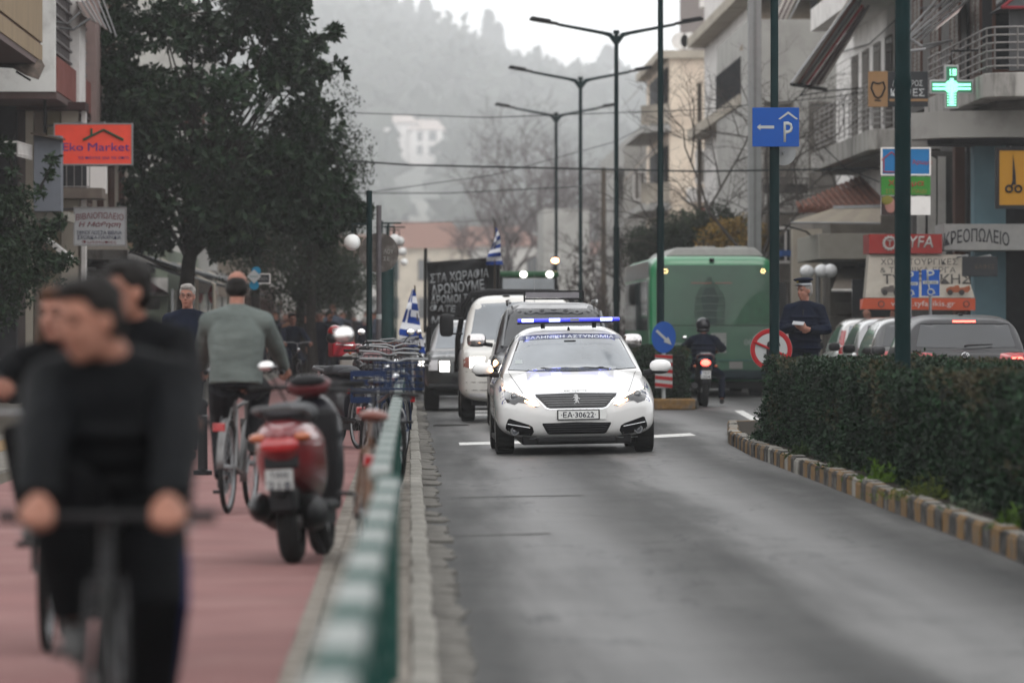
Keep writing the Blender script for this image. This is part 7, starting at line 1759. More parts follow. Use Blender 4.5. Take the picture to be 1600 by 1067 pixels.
quad_cloth(aw, [P(1245, -5, 139), P(1225, -5, 137), P(1196, 60, 137), P(1212, 62, 139)], [stripeB, mat('awning_mauve', (.2, .13, .14), .8)], 5)
for a, b_ in (((1252, -6), (1214, 66)), ((1222, -6), (1192, 62))): m = MB(); m.tube([P(*a, 137.5), P(*b_, 137.5)], .03, 6); m.build('rod', am, aw, world=True)
quad_cloth(thing('dark_awning', 'small dark awning on the cream block behind the bare trees', 'awning', P(1120, 150, 195)), [(11.2, 196, 6.0), (12.6, 196, 6.0), (12.6, 194.9, 5.3), (11.2, 194.9, 5.3)], [stripeR, stripeB], 6)
for i, (x, y0, y1, z) in enumerate(((10.36, 93, 104, 7.9), (10.94, 113, 130, 8.4))):
    m = MB(); m.tube([(x, y0, z), (x - .02, (y0 + y1) / 2, z - .25), (x, y1, z)], .015, 5); m.tube([(x, y0 + 2, z - .05), (x, y0 + 2, .2)], .03, 6); m.build('drain_pipe' if i else 'cable', dark, B1 if i else tb['corner_building'], world=True)
for nm, dx, dy, dz in (('coffee_sign', .35, 3.2, .36), ('home_shop_sign', .9, 5.5, .3), ('scissors_sign', .3, 3.2, .6), ('dark_coffee_sign', .1, 4, .25), ('market_sign', -.7, 1.6, .44), ('bookshop_sign', -.9, 1.2, .38), ('butcher_sign', .2, 1.4, -.1)):
    for s in (-.2, .2): m = MB(); m.tube([(s, .1, dz - .06), (s + dx, dy, dz - .06)], .02, 6); m.build('bracket', M_['steel'], tb[nm])
# ------------------------------------------------------------------ people
def hand(m, w_, f, u, side, curl=.5, sc=1.0):
    """palm + five fingers into MB m: w_ wrist point, f pointing dir, u back-of-hand dir"""
    f = Vector(f).normalized(); u = Vector(u); u = (u - f * u.dot(f)).normalized(); s_ = f.cross(u) * side
    w_ = Vector(w_)
    m.tube([w_ - f * .02, w_ + f * .035 * sc, w_ + f * .085 * sc], [.026 * sc, .034 * sc, .036 * sc], 10, flat=1.0)
    for i, (o_, l) in enumerate(((-.030, .070), (-.010, .080), (.011, .074), (.030, .058))):
        b = w_ + f * .085 * sc + s_ * o_ * sc; c1 = curl * .9; c2 = curl * 2.0; c3 = curl * 2.9
        p1 = b + (f * math.cos(c1) - u * math.sin(c1)) * l * .45 * sc; p2 = p1 + (f * math.cos(c2) - u * math.sin(c2)) * l * .32 * sc; p3 = p2 + (f * math.cos(c3) - u * math.sin(c3)) * l * .25 * sc
        m.tube([b - f * .02, b, p1, p2, p3], [.011 * sc, .0105 * sc, .0095 * sc, .009 * sc, .007 * sc], 7)
    b = w_ + f * .03 * sc - s_ * .03 * sc
    d1 = (f * .6 - s_ * .6 - u * .4).normalized(); d2 = (f * .9 - u * .35 - s_ * .05).normalized()
    m.tube([b - f * .01, b + d1 * .03 * sc, b + d1 * .03 * sc + d2 * .045 * sc], [.015 * sc, .013 * sc, .010 * sc], 7)
def ellring(c, rx, ry, right, fwd, n=14):
    return [c + right * (rx * math.cos(a)) + fwd * (ry * math.sin(a)) for a in [2 * math.pi * k / n for k in range(n)]]
def remesh(o, vs, smooth_it=3):
    md = o.modifiers.new('r', 'REMESH'); md.mode = 'VOXEL'; md.voxel_size = vs; md.use_smooth_shade = True
    sm = o.modifiers.new('s', 'SMOOTH'); sm.iterations = smooth_it; sm.factor = .5
    PENDING.append(o)
def figure(name, label, cat, loc, rotz, J, col, bulk=1.0, vox=.014, hair='short', hands=True, curl=.5, face=True, long_coat=0, hat=None, group=None, helmet=None, glasses=False, headr=1.0, tbulk=1.0, handdir=None):
    """J: joints in metres, person faces -Y"""
    t = thing(name, label, cat, loc, rotz, group)
    V = {k: Vector(v) for k, v in J.items()}
    hc = V['head']; look = V.get('look', Vector((0, -1, 0))).normalized(); hr = Vector((-look.y, look.x, 0)).normalized()  # head right (viewer's right when facing -Y -> +X)
    hup = look.cross(hr) * -1
    if hup.z < 0: hup = -hup
    Mh = Matrix((hr, -look, hup)).transposed()   # local x=right, y=back, z=up
    def h(x, y, z): return hc + Mh @ (Vector((x, y, z)) * headr)
    pel, ch, nk = V['pel'], V['chest'], V['neck']; right = (V['sR'] - V['sL']).normalized(); up = (nk - pel).normalized(); fwd = up.cross(right).normalized()
    # --- body: one skin surface
    m = MB()
    m.ell(h(0, .008, .03), (.074 * headr, .092 * headr, .090 * headr), Mh, 18, 12)
    m.ell(h(0, -.018, -.03), (.060 * headr, .068 * headr, .080 * headr), Mh, 16, 12)
    m.ell(h(0, -.045, -.088), (.034 * headr, .034 * headr, .026 * headr), Mh, 12, 8)
    if face:
        m.tube([h(0, -.080, .020), h(0, -.103, -.022), h(0, -.098, -.036)], [.009, .015, .014], 8)
        for s_ in (-1, 1):
            m.ell(h(s_ * .074, .008, -.008), (.010, .020, .032), Mh, 10, 8); m.ell(h(s_ * .028, -.076, .026), (.024, .012, .008), Mh, 8, 6); m.ell(h(s_ * .036, -.062, -.030), (.020, .016, .018), Mh, 8, 6)
        m.ell(h(0, -.081, -.062), (.024, .012, .009), Mh, 10, 6)
    m.tube([hc + Mh @ Vector((0, .015, -.03)), nk + up * .02, nk - up * .04], [.052, .056, .07], 12)
    rings = [ellring(pel - up * .06, .10, .08, right, fwd), ellring(pel, .15, .10, right, fwd), ellring(pel.lerp(ch, .5), .135, .095, right, fwd), ellring(ch, .155, .10, right, fwd), ellring(ch.lerp(nk, .6), .15, .085, right, fwd), ellring(nk, .06, .06, right, fwd)]
    m.rings(rings)
    for s in 'LR':
        m.tube([V['s' + s], V['s' + s].lerp(V['e' + s], .5), V['e' + s], V['e' + s].lerp(V['w' + s], .35), V['w' + s]], [.052, .046, .038, .036, .026], 10)
        m.tube([V['h' + s], V['h' + s].lerp(V['k' + s], .5), V['k' + s], V['k' + s].lerp(V['a' + s], .35), V['a' + s]], [.085, .072, .054, .050, .036], 10)
        if hands:
            fd = (handdir or {}).get(s) or (V['w' + s] - V['e' + s]); ub = (handdir or {}).get('u' + s) or Vector((0, -.3, 1)) if handdir else Vector((1 if s == 'R' else -1, 0, .0))
            hand(m, V['w' + s], fd, ub, 1 if s == 'R' else -1, curl)
    b = m.build('body', col['skin'], t); remesh(b, min(vox, .011) if face else vox, 2)
    # --- eyes, brows
    if face:
        for s_ in (-1, 1):
            q = MB(); q.ell(h(s_ * .030, -.079, .008), (.0115, .007, .006), Mh, 10, 6); q.build('eye', M_['black'], t, smooth=True)
            q = MB(); q.tube([h(s_ * .014, -.090, .028), h(s_ * .032, -.090, .034), h(s_ * .050, -.078, .028)], .0045, 5); q.build('eyebrow', col['hair'], t)
        q = MB(); q.tube([h(-.022, -.088, -.062), h(0, -.093, -.060), h(.022, -.088, -.062)], .004, 5); q.build('mouth', mat('lips', (.30, .10, .08), .6), t)
    if glasses:
        q = MB()
        for s_ in (-1, 1): q.torus(h(s_ * .032, -.098, .008), .024, .0022, 'y', 18, 5, M=Mh); q.tube([h(s_ * .056, -.096, .010), h(s_ * .078, 0, .005)], .002, 5)
        q.tube([h(-.008, -.099, .010), h(.008, -.099, .010)], .002, 5); q.build('glasses', M_['black'], t)
    # --- hair
    if hair:
        q = MB()
        if hair == 'bald':
            q.ell(h(0, .034, -.002), (.085 * headr, .083 * headr, .076 * headr), Mh, 16, 10); q.ell(h(0, .055, .03), (.072 * headr, .060 * headr, .050 * headr), Mh, 16, 10)
        else:
            q.ell(h(0, .022, .045), (.083 * headr, .094 * headr, .088 * headr), Mh, 18, 12); q.ell(h(0, .050, -.005), (.078 * headr, .062 * headr, .075 * headr), Mh, 14, 10); q.ell(h(0, -.035, .095), (.066 * headr, .055 * headr, .036 * headr), Mh, 14, 8)
            rr = random.Random(len(label))
            for _ in range(40):
                a = rr.uniform(0, 6.28); e = rr.uniform(.1, 1.3); d = Vector((math.cos(a) * math.cos(e) * .078, .02 + math.sin(a) * math.cos(e) * .088, .045 + math.sin(e) * .085))
                if d.y < -.045 and d.z < .085: continue
                q.ell(h(*d), (.014, .02, .010), Mh, 6, 5)
            if hair == 'long':
                q.tube([h(0, .06, .0), h(0, .075, -.10), h(.01, .06, -.26)], [.075, .075, .045], 12); q.tube([h(-.07, .02, .0), h(-.085, .03, -.12), h(-.08, .02, -.25)], [.03, .032, .02], 8); q.tube([h(.07, .02, .0), h(.085, .03, -.12), h(.08, .02, -.25)], [.03, .032, .02], 8)
        o = q.build('hair', col['hair'], t); remesh(o, .008 if face else .012, 1)
    if hat == 'police':
        q = MB(); q.cyl(h(0, .0, .088), .092, .05, 'z', 24, .094); o = q.build('cap', M_['cloth_navy'], t, smooth=True)
        q = MB(); q.ell(h(0, -.01, .135), (.125, .135, .030), Mh, 24, 10); q.build('cap_crown', M_['cloth_navy'], o, smooth=True)
        q = MB(); q.torus(h(0, .0, .078), .094, .008, 'z', 28, 6, .018, M=Mh); q.build('cap_band', mat('band_silver', (.45, .47, .50), .4, .3), o)
        q = MB(); q.ell(h(0, -.105, .068), (.062, .04, .007), Mh, 16, 6); q.build('peak', M_['black'], o, smooth=True)
        q = MB(); q.ell(h(0, -.115, .115), (.018, .008, .020), Mh, 12, 8); q.build('badge', mat('badge_gold', (.5, .38, .12), .3, .8), o)
    if helmet:
        q = MB(); q.ell(h(0, .0, .03), (.128, .145, .135), Mh, 24, 16); q.build('helmet', helmet, t, smooth=True); q = MB(); q.ell(h(0, .0, -.06), (.120, .135, .06), Mh, 20, 10); q.build('helmet_rim', helmet, t, smooth=True)
        q = MB(); q.ell(h(0, -.045, .015), (.108, .106, .062), Mh, 20, 12); q.build('visor', M_['glass'], t, smooth=True)
    # --- jacket
    B = bulk; m = MB()
    hem = pel - up * (.02 + long_coat)
    rings = [ellring(hem, .175 * B, .13 * B, right, fwd), ellring(pel + up * .05, .172 * B, .13 * B, right, fwd), ellring(pel.lerp(ch, .5), .172 * B, .128 * B, right, fwd), ellring(ch, .188 * B, .135 * B, right, fwd), ellring(ch.lerp(nk, .42), .18 * B, .125 * B, right, fwd), ellring(ch.lerp(nk, .8), .118 * B, .095 * B, right, fwd), ellring(nk + up * .005, .074 * B ** .5, .078 * B ** .5, right, fwd), ellring(nk + up * .035, .070, .072, right, fwd)]
    m.rings(rings)
    for s in 'LR':
        S_, E_, W_ = V['s' + s], V['e' + s], V['w' + s]
        m.ell(S_, (.078 * B, .078 * B, .074 * B)); m.tube([nk.lerp(S_, .25) - up * .02, S_], [.075 * B ** .5, .072 * B], 10)
        cuff = E_.lerp(W_, .96)
        m.tube([S_, S_.lerp(E_, .5), E_, E_.lerp(W_, .4), cuff], [.075 * B, .066 * B, .060 * B, .054 * B, .040 * B ** .6], 12)
        if B > 1.15:   # puffer baffles
            for f_ in (.2, .4, .6, .8): m.torus(S_.lerp(E_, f_), .058 * B, .020, 'z', 16, 6); m.torus(E_.lerp(W_, f_), .046 * B, .016, 'z', 16, 6)
    if B > 1.15:
        for f_ in (.1, .3, .5, .7, .9):
            c = hem.lerp(ch.lerp(nk, .5), f_)
            for k in range(2): m.ell(c, (.200 * B, .152 * B, .034), Matrix((right, -fwd, up)).transposed(), 18, 6)
    o = m.build('jacket', col['top'], t); remesh(o, vox, 2)
    # --- trousers
    m = MB(); m.rings([ellring(pel + up * .06, .15, .11, right, fwd), ellring(pel, .165, .12, right, fwd), ellring(pel - up * .06, .14, .11, right, fwd)])
    for s in 'LR':
        H_, K_, A_ = V['h' + s], V['k' + s], V['a' + s]
        m.tube([H_, H_.lerp(K_, .5), K_, K_.lerp(A_, .5), A_ + (K_ - A_).normalized() * .02], [.10 * tbulk, .088 * tbulk, .070 * tbulk, .064 * tbulk, .056 * tbulk], 12)
    o = m.build('trousers', col['bottom'], t); remesh(o, vox, 2)
    for s in 'LR':
        A_ = V['a' + s]; d = V.get('t' + s, Vector((0, -1, -.05))).normalized(); dn = Vector((0, 0, -1)) if abs(d.z) < .8 else Vector((0, 1, 0))
        dn = (dn - d * dn.dot(d)).normalized()
        m = MB(); a0 = A_ + dn * .045; m.tube([a0 - d * .06, a0 + d * .02, a0 + d * .12, a0 + d * .18], [.036, .042, .038, .024], 12); m.tube([A_, a0], [.042, .042], 10); m.build('shoe', col['shoe'], t, smooth=True)
    return t
def stand_J(h=1.75, stride=.0, arms=.0, look=(0, -1, 0), width=1.0):
    k = h / 1.75; J = dict(pel=(0, 0, .95 * k), chest=(0, -.01, 1.24 * k), neck=(0, 0, 1.48 * k), head=(0, -.02, 1.635 * k), look=look)
    for s, q in (('L', -1), ('R', 1)):
        f = q * stride
        J['h' + s] = (q * .09, 0, .93 * k); J['a' + s] = (q * .09, -f * .30, .085 + (.06 if f < 0 else 0)); J['k' + s] = tuple(ik(J['h' + s], J['a' + s], .44 * k, .42 * k, (0, -1, 0)))
        J['s' + s] = (q * .18 * width, 0, 1.395 * k); J['w' + s] = (q * .27 * width, f * .16 * (1 if arms == 0 else arms), .88 * k); J['e' + s] = tuple(ik(J['s' + s], J['w' + s], .29 * k, .27 * k, (0, 1, 0)))
    return J
def ride_J(sad=.93, bar=1.0, bary=-.42, barx=.27, lean=.25, saddley=.25, ped=0.6, headz=.0, headlook=(0, -1, 0), bb=(.03, .28), h=1.0, sx=0.0):
    J = {}; pel = Vector((0, saddley, sad + .03)); up = Vector((0, -math.sin(lean), math.cos(lean)))
    J['pel'] = pel; J['chest'] = pel + up * .27 * h; J['neck'] = pel + up * .49 * h; J['head'] = J['neck'] + Vector((sx, -.05 - .05 * math.sin(lean), .155 + headz)); J['look'] = headlook
    for s, q in (('L', -1), ('R', 1)):
        J['h' + s] = pel + Vector((q * .09, -.02, -.03)); a = ped + (math.pi if q > 0 else 0); foot = Vector((q * .10, bb[0] - .17 * math.sin(a), bb[1] - .17 * math.cos(a) + .09))
        J['a' + s] = foot + Vector((0, .05, .0)); J['k' + s] = ik(J['h' + s], J['a' + s], .44, .43, (q * .15, -1, .3)); J['s' + s] = J['neck'] + Vector((q * .18, 0, 0)) - up * .085
        J['w' + s] = Vector((q * barx, bary + .05, bar + .02)); J['e' + s] = ik(J['s' + s], J['w' + s], .29, .28, (q * .9, .3, -.5)); J['t' + s] = (0, -1, -.1)
    return J
K = dict(black=dict(skin=M_['skin'], top=M_['cloth_black'], bottom=M_['cloth_black'], shoe=mat('shoe_grey', (.10, .10, .10), .8), hair=M_['hair']),
         navy=dict(skin=M_['skin2'], top=M_['cloth_navy'], bottom=M_['cloth_navy'], shoe=M_['shoe'], hair=M_['hairgrey']),
         grey=dict(skin=M_['skin2'], top=M_['cloth_grey'], bottom=M_['cloth_dark'], shoe=M_['shoe'], hair=M_['hair']),
         brown=dict(skin=M_['skin'], top=M_['cloth_brown'], bottom=M_['cloth_dark'], shoe=M_['shoe'], hair=M_['hairbrown']),
         dark=dict(skin=M_['skin'], top=M_['cloth_dark'], bottom=M_['cloth_navy'], shoe=M_['shoe'], hair=M_['hair']))

# ------------------------------------------------------------------ bicycles
def bicycle(label, loc, rotz=0, frame=None, sad=.93, bar=1.0, barx=.28, basket=None, tilt=0, saddlem=None, group='bicycles on the bike path', steer=0, r=.335, fenders=True, bary=-.42, swept=True, crate=None, ped=.6, child_light=True):
    t = thing('bicycle', label, 'bicycle', loc, rotz, group, (0, tilt, rotz)); fr = frame or M_['black']
    Rh = (0, .52, r); Fh = Vector((0, -.56, r)); bb = Vector((0, .03, .28)); st = Vector((0, .20, sad - .12)); ht = Vector((0, -.36, .80)); hb = Vector((0, -.40, .66))
    m = MB(); m.tube([bb, st], .016, 8); m.tube([bb, hb], .018, 8); m.tube([st - Vector((0, 0, .05)), ht], .015, 8); m.tube([ht + Vector((0, .01, .04)), hb], .020, 8)
    for s in (-1, 1): m.tube([bb + Vector((s * .03, 0, 0)), Vector(Rh) + Vector((s * .06, 0, 0))], .010, 6); m.tube([st + Vector((s * .02, 0, -.04)), Vector(Rh) + Vector((s * .06, 0, 0))], .009, 6)
    m.build('frame', fr, t, smooth=True)
    m = MB()
    for s in (-1, 1): m.tube([hb + Vector((s * .045, 0, -.01)), Fh + Vector((s * .055, 0, .1)), Fh + Vector((s * .055, 0, 0))], .011, 6)
    m.box(-.05, .05, hb.y - .02, hb.y + .02, hb.z - .03, hb.z + .01); m.build('fork', fr, t, smooth=True)
    for nm, c in (('wheel', Fh), ('wheel', Vector(Rh))):
        wr = bpy.data.objects.new(nm, None); COL.objects.link(wr); wr.parent = t; wr.location = c; ROOT[wr.name] = ROOT[t.name]
        m = MB(); m.torus((0, 0, 0), r - .018, .019, 'x', 36, 8); m.build('tyre', M_['rubber'], wr, smooth=True)
        m = MB(); m.torus((0, 0, 0), r - .042, .012, 'x', 36, 6); m.build('rim', M_['steel'], wr, smooth=True)
        m = MB()
        for i in range(20): a = i * math.pi / 10; m.tube([((-1) ** i * .03, 0, 0), (0, (r - .04) * math.cos(a), (r - .04) * math.sin(a))], .0022, 3)
        m.cyl((0, 0, 0), .022, .09, 'x', 12); m.build('spokes', M_['steel'], wr)
        if fenders:
            m = MB(); n_ = 16; a0, a1 = (rad(20), rad(200)) if c.y > 0 else (rad(-10), rad(140))
            if c.y < 0: a0, a1 = rad(40), rad(200)
            rings = []
            for i in range(n_ + 1):
                a = a0 + (a1 - a0) * i / n_ - (rad(20) if c.y > 0 else 0); rr_ = r + .022
                rings.append([(x, -rr_ * math.cos(a) if c.y < 0 else rr_ * math.cos(a), rr_ * math.sin(a) - abs(x) * .35) for x in (-.028, -.015, 0, .015, .028)])
            m.rings(rings, caps=False, closed=False); o = m.build('mudguard', fr, wr, smooth=True); sm = o.modifiers.new('t', 'SOLIDIFY'); sm.thickness = .003
    m = MB(); m.ell((0, .25, sad), (.085, .12, .035)); m.ell((0, .13, sad - .005), (.035, .12, .028)); m.build('saddle', saddlem or M_['black'], t, smooth=True)
    m = MB(); m.tube([st, (0, .235, sad - .01)], .013, 8); m.build('seat_post', M_['steel'], t)
    m = MB(); m.tube([(0, -.36, .78), (0, -.41, bar)], .013, 8)
    if swept: m.tube([(-barx, bary + .16, bar - .01), (-barx * .95, bary, bar + .03), (-.10, bary - .04, bar + .03), (0, -.41, bar), (.10, bary - .04, bar + .03), (barx * .95, bary, bar + .03), (barx, bary + .16, bar - .01)], .011, 8)
    else: m.tube([(-barx - .04, bary + .02, bar), (0, bary - .02, bar), (barx + .04, bary + .02, bar)], .012, 8)
    hbar = m.build('handlebar', M_['steel'] if swept else M_['black'], t, smooth=True)
    for s in (-1, 1):
        m = MB()
        if swept: m.tube([(s * barx, bary + .06, bar + .0), (s * barx, bary + .18, bar - .012)], .018, 8)
        else: m.tube([(s * (barx - .05), bary + .015, bar), (s * (barx + .06), bary + .02, bar)], .018, 8)
        m.build('grip', M_['black'], hbar, smooth=True)
        m = MB(); m.tube([(s * (barx - .06), bary - .01, bar - .01), (s * (barx + .0), bary - .05, bar - .03)], .006, 5); m.build('brake_lever', M_['steel'], hbar)
    m = MB(); m.cyl((.045, .03, .28), .09, .008, 'x', 24); m.tube([(.06, .03, .28), (.07, .03 - .17 * math.sin(ped + math.pi), .28 - .17 * math.cos(ped + math.pi))], .010, 6); m.tube([(-.06, .03, .28), (-.07, .03 - .17 * math.sin(ped), .28 - .17 * math.cos(ped))], .010, 6); m.build('crankset', M_['steel'], t)
    for s, a in ((-1, ped), (1, ped + math.pi)):
        m = MB(); c = Vector((s * .12, .03 - .17 * math.sin(a), .28 - .17 * math.cos(a))); m.box(c.x - .045, c.x + .045, c.y - .04, c.y + .04, c.z - .012, c.z + .012); m.build('pedal', M_['black'], t)
    m = MB(); m.tube([(.045, .03, .37), (.045, .52, r + .035)], .005, 4); m.tube([(.045, .03, .19), (.045, .52, r - .035)], .005, 4); m.build('chain', M_['black'], t)
    if child_light:
        m = MB(); m.box(-.045, .045, .90, .93, .60, .66); m.build('rear_reflector', M_['redplastic'], t, bevel=.006); m = MB(); m.box(-.02, .02, .86, .91, .63, .64); m.tube([(0, .90, .63), (0, .78, .70)], .008, 5); m.build('reflector_stem', M_['black'], t)
        m = MB(); m.ell((0, -.50, bar - .12), (.035, .04, .035)); m.build('front_lamp', M_['chrome'], t, smooth=True)
    if basket:
        m = MB(); y0, y1, z0, z1, w_ = -.76, -.48, bar - .22, bar + .0, .18
        m.box(-w_, w_, y0, y1, z0, z0 + .01)
        for k in range(5):
            z = z0 + (z1 - z0) * k / 4; m.tube([(-w_, y0, z), (w_, y0, z), (w_, y1, z), (-w_, y1, z), (-w_, y0, z)], .006, 4)
        for i in range(9): x = -w_ + 2 * w_ * i / 8; m.tube([(x, y0, z0), (x, y0, z1)], .004, 4); m.tube([(x, y1, z0), (x, y1, z1)], .004, 4)
        o = m.build('basket', basket, t)
    return t
Zp = .10
# ---- front cyclist, strongly out of focus
Yc = 14.0; cx = (158 - 640) * Yc / F
bicycle('black bicycle ridden by the young man in the padded jacket', (cx - .0, Yc + .42, Zp), rad(2), M_['black'], sad=.80, bar=.83, barx=.24, swept=False, fenders=False, bary=-.42, r=.34, ped=2.75, child_light=False)
J = ride_J(sad=.80, bar=.83, barx=.175, lean=.50, saddley=.30, ped=2.75, headlook=(-1, -.85, -.22), h=.98, sx=-.06, headz=-.04)
for k_ in ('sL', 'sR'): J[k_] = J[k_] + Vector((.02 if k_ == 'sL' else -.0, 0, -.0))
J['wL'] = Vector((-.19, -.38, .87)); J['wR'] = Vector((.17, -.38, .87)); J['eL'] = ik(J['sL'], J['wL'], .29, .28, (-1, .3, -.2)); J['eR'] = ik(J['sR'], J['wR'], .29, .28, (1, .3, -.2))
J['tL'] = (0.1, -1, -.35)
fig_c = figure('person', 'young man in black padded jacket riding towards the camera, looking aside', 'person', (cx - .0, Yc + .42, Zp), rad(2), J, dict(K['black'], top=mat('padded_black', (.006, .007, .0085), .6, var=.3, scale=5, bump=.5, bscale=12, spec=.05)), bulk=1.22, vox=.012, curl=.95, tbulk=1.25, handdir=dict(L=Vector((.15, -1, -.25)), R=Vector((-.15, -1, -.25)), uL=Vector((0, -.25, 1)), uR=Vector((0, -.25, 1))), headr=1.0)
# side stripe of the trousers
m = MB(); a, b_, c_ = J['hR'] + Vector((.095, -.06, 0)), J['kR'] + Vector((.075, -.05, 0)), J['aR'] + Vector((.055, -.03, 0)); m.tube([a, a.lerp(b_, .5) + Vector((.012, -.02, 0)), b_, b_.lerp(c_, .5), c_], .012, 6); m.build('side_stripe', mat('stripe_navy', (.015, .02, .09), .7), fig_c)
# ---- two riders just behind him
Y2 = 20.2; x2 = (205 - 640) * Y2 / F
bicycle('dark bicycle under the rider right behind the young man', (x2, Y2, Zp), 0, M_['black'], sad=.9, bar=.98, swept=False, fenders=False, child_light=False, ped=1.2)
J = ride_J(sad=.90, bar=.98, lean=.30, headlook=(-1, -.6, -.05), h=.92, headz=-.03, ped=1.2, sx=-.02)
figure('person', 'dark haired rider in black directly behind the young man in front', 'person', (x2, Y2, Zp), 0, J, K['black'], bulk=1.05, vox=.015, curl=.95)
Y3 = 21.5; x3 = (80 - 640) * Y3 / F
bicycle('dark bicycle of the long haired rider at the left', (x3, Y3 + .3, Zp), 0, M_['black'], sad=.84, bar=.96, child_light=False, ped=2.6)
J = ride_J(sad=.84, bar=.96, lean=.28, headlook=(-.4, -1, 0), h=.85, headz=-.03, ped=2.6)
J['wL'] = Vector((-.24, -.30, 1.15)); J['wL'] = Vector((-.22, -.34, 1.10)); J['eL'] = ik(J['sL'], J['wL'], .27, .26, (-1, .2, -.4))
figure('person', 'long haired brunette rider in black at the left behind the young man', 'person', (x3, Y3 + .3, Zp), 0, J, dict(K['black'], skin=M_['skin2'], hair=M_['hairbrown']), bulk=.98, vox=.015, hair='long', curl=.9)
# ---- bald cyclist in grey seen from behind
Y4 = 37.2; x4 = (371 - 640) * Y4 / F
bicycle('bicycle with red rear reflector ridden by the bald man in grey', (x4, Y4 + .3, Zp), math.pi - rad(7), mat('frame_grey2', (.20, .20, .20), .4, .3), sad=.92, bar=1.02, saddlem=M_['black'], ped=2.5)
J = ride_J(sad=.92, bar=1.02, barx=.31, lean=.12, headlook=(0, -1, -.05), h=1.08, ped=2.5)
for q, k_ in ((-1, 'L'), (1, 'R')): J['s' + k_] = J['s' + k_] + Vector((q * .01, 0, -.01)); J['e' + k_] = ik(J['s' + k_], J['w' + k_], .31, .29, (q * 1.0, .2, -.3))
figure('person', 'balding man in grey jacket cycling away from the camera', 'person', (x4, Y4 + .3, Zp), math.pi - rad(3), J, K['grey'], bulk=1.13, vox=.012, hair='bald', curl=.9, tbulk=1.15, headr=1.02)
# ---- grey haired walker with glasses
Y5 = 52; x5 = (293 - 640) * Y5 / F
J = stand_J(1.77, .8, 1); figure('person', 'grey haired man with glasses in a dark coat walking towards the camera', 'person', (x5, Y5, Zp), rad(-8), J, K['navy'], bulk=1.10, vox=.012, glasses=True, long_coat=.16)
# ---- police officer
Y6 = 66; x6 = (1257 - 640) * Y6 / F
J = stand_J(1.84, 0, 1, look=(-.75, -1, -.05), width=1.04); J['wL'] = Vector((-.07, -.27, 1.27)); J['wR'] = Vector((.10, -.25, 1.22)); J['eL'] = ik(J['sL'], J['wL'], .29, .27, (-.8, .2, -1)); J['eR'] = ik(J['sR'], J['wR'], .29, .27, (.9, .2, -1))
t = figure('police_officer', 'police officer in peaked cap holding a phone behind the hedge', 'person', (x6, Y6, .19), rad(-12), J, dict(K['navy'], hair=M_['hairgrey']), headr=1.06, bulk=1.2, vox=.011, hat='police', curl=.75, long_coat=.05, handdir=dict(L=Vector((.7, -.4, .1)), R=Vector((-.7, -.35, .15)), uL=Vector((-.2, -.9, .3)), uR=Vector((.2, -.9, .2))))
m = MB(); m.box(-.075, .075, -.006, .006, -.037, .037, Matrix.Translation((-.03, -.38, 1.30)) @ Matrix.Rotation(rad(-55), 4, 'X') @ Matrix.Rotation(rad(8), 4, 'Y')); o = m.build('phone', mat('phone_pale', (.45, .46, .48), .3), None, bevel=.004); o.location = (x6, Y6, .19); o.rotation_euler = (0, 0, rad(-12)); setp(o, 'pale smartphone held by the police officer', 'phone')
m = MB(); m.tube([(-.03, -.075, 1.50), (0, -.105, 1.47), (.03, -.075, 1.50)], .022, 8); m.build('shirt_collar', mat('shirt_blue', (.35, .45, .60), .7), t); m = MB(); m.tube([(0, -.118, 1.475), (0, -.150, 1.36)], [.018, .022], 6); m.build('tie', M_['black'], t)
for s in (-1, 1):
    m = MB(); m.ell((s * .225, -.03, 1.33), (.03, .045, .05)); m.build('shoulder_patch', mat('patch_silver', (.40, .43, .48), .5), t); m = MB(); m.box(s * .17 - .05, s * .17 + .05, -.05, -.01, 1.475, 1.49); m.build('epaulette', MATS['patch_silver'], t, bevel=.004)
# ---- driver of the white pickup
J = stand_J(1.70, 0, 1); J = {k_: Vector(v) for k_, v in J.items()}
dm = PICK; t = figure('person', 'driver of the white pickup in a pale grey shirt', 'person', (1.50, 79.55, .22), 0, J, dict(K['grey'], top=mat('shirt_pale', (.25, .26, .28), .8)), vox=.016, curl=.5)
bpy.data.objects.remove(t) if False else None
# ---- people far down the street
crowd_cols = [K['dark'], K['navy'], K['black'], K['brown'], dict(K['dark'], hair=M_['hairgrey']), dict(K['navy'], top=mat('cloth_bluegrey', (.07, .09, .13), .8, var=.2), hair=M_['hairbrown'])]
walkers = []
near = [(475, 124, 1.74, 'walker in dark coat beside the woman on the bicycle, left of the pair'), (498, 120, 1.70, 'walker in navy coat with bowed head in front of the red helmet'), (515, 127, 1.76, 'walker in dark clothes partly hidden by the scooter mirror'), (486, 138, 1.78, 'hatted walker between the two dark coats, further back')]
protos = []
for i, c_ in enumerate(crowd_cols):
    J = stand_J(1.66 + .03 * i, (-1) ** i * .7, 1); px, Y, h, lab = near[i] if i < 4 else ((455 if i == 4 else 535), 142, 1.7, 'walker in a dark jacket with pale hair behind the woman on the bicycle' if i == 4 else 'walker in a blue grey jacket behind the red top box')
    f = figure('person', lab, 'person', ((px - 640) * Y / F, Y, Zp), R.uniform(-.3, .3), J, c_, vox=.022, face=True, curl=.4, long_coat=.1 * (i % 3)); protos.append(f)
Y7 = 104; x7 = (459 - 640) * Y7 / F
bicycle('small dark bicycle of the woman riding among the walkers', (x7, Y7, Zp), rad(12), M_['black'], sad=.86, bar=1.0, ped=1.0, group='bicycles on the bike path')
J = ride_J(sad=.86, bar=1.0, lean=.15, h=.92, ped=1.0); figure('person', 'person in navy jacket and glasses cycling towards the camera among the walkers', 'person', (x7, Y7, Zp), rad(12), J, dict(K['navy'], hair=M_['hair']), bulk=1.05, vox=.018, curl=.9, glasses=True)
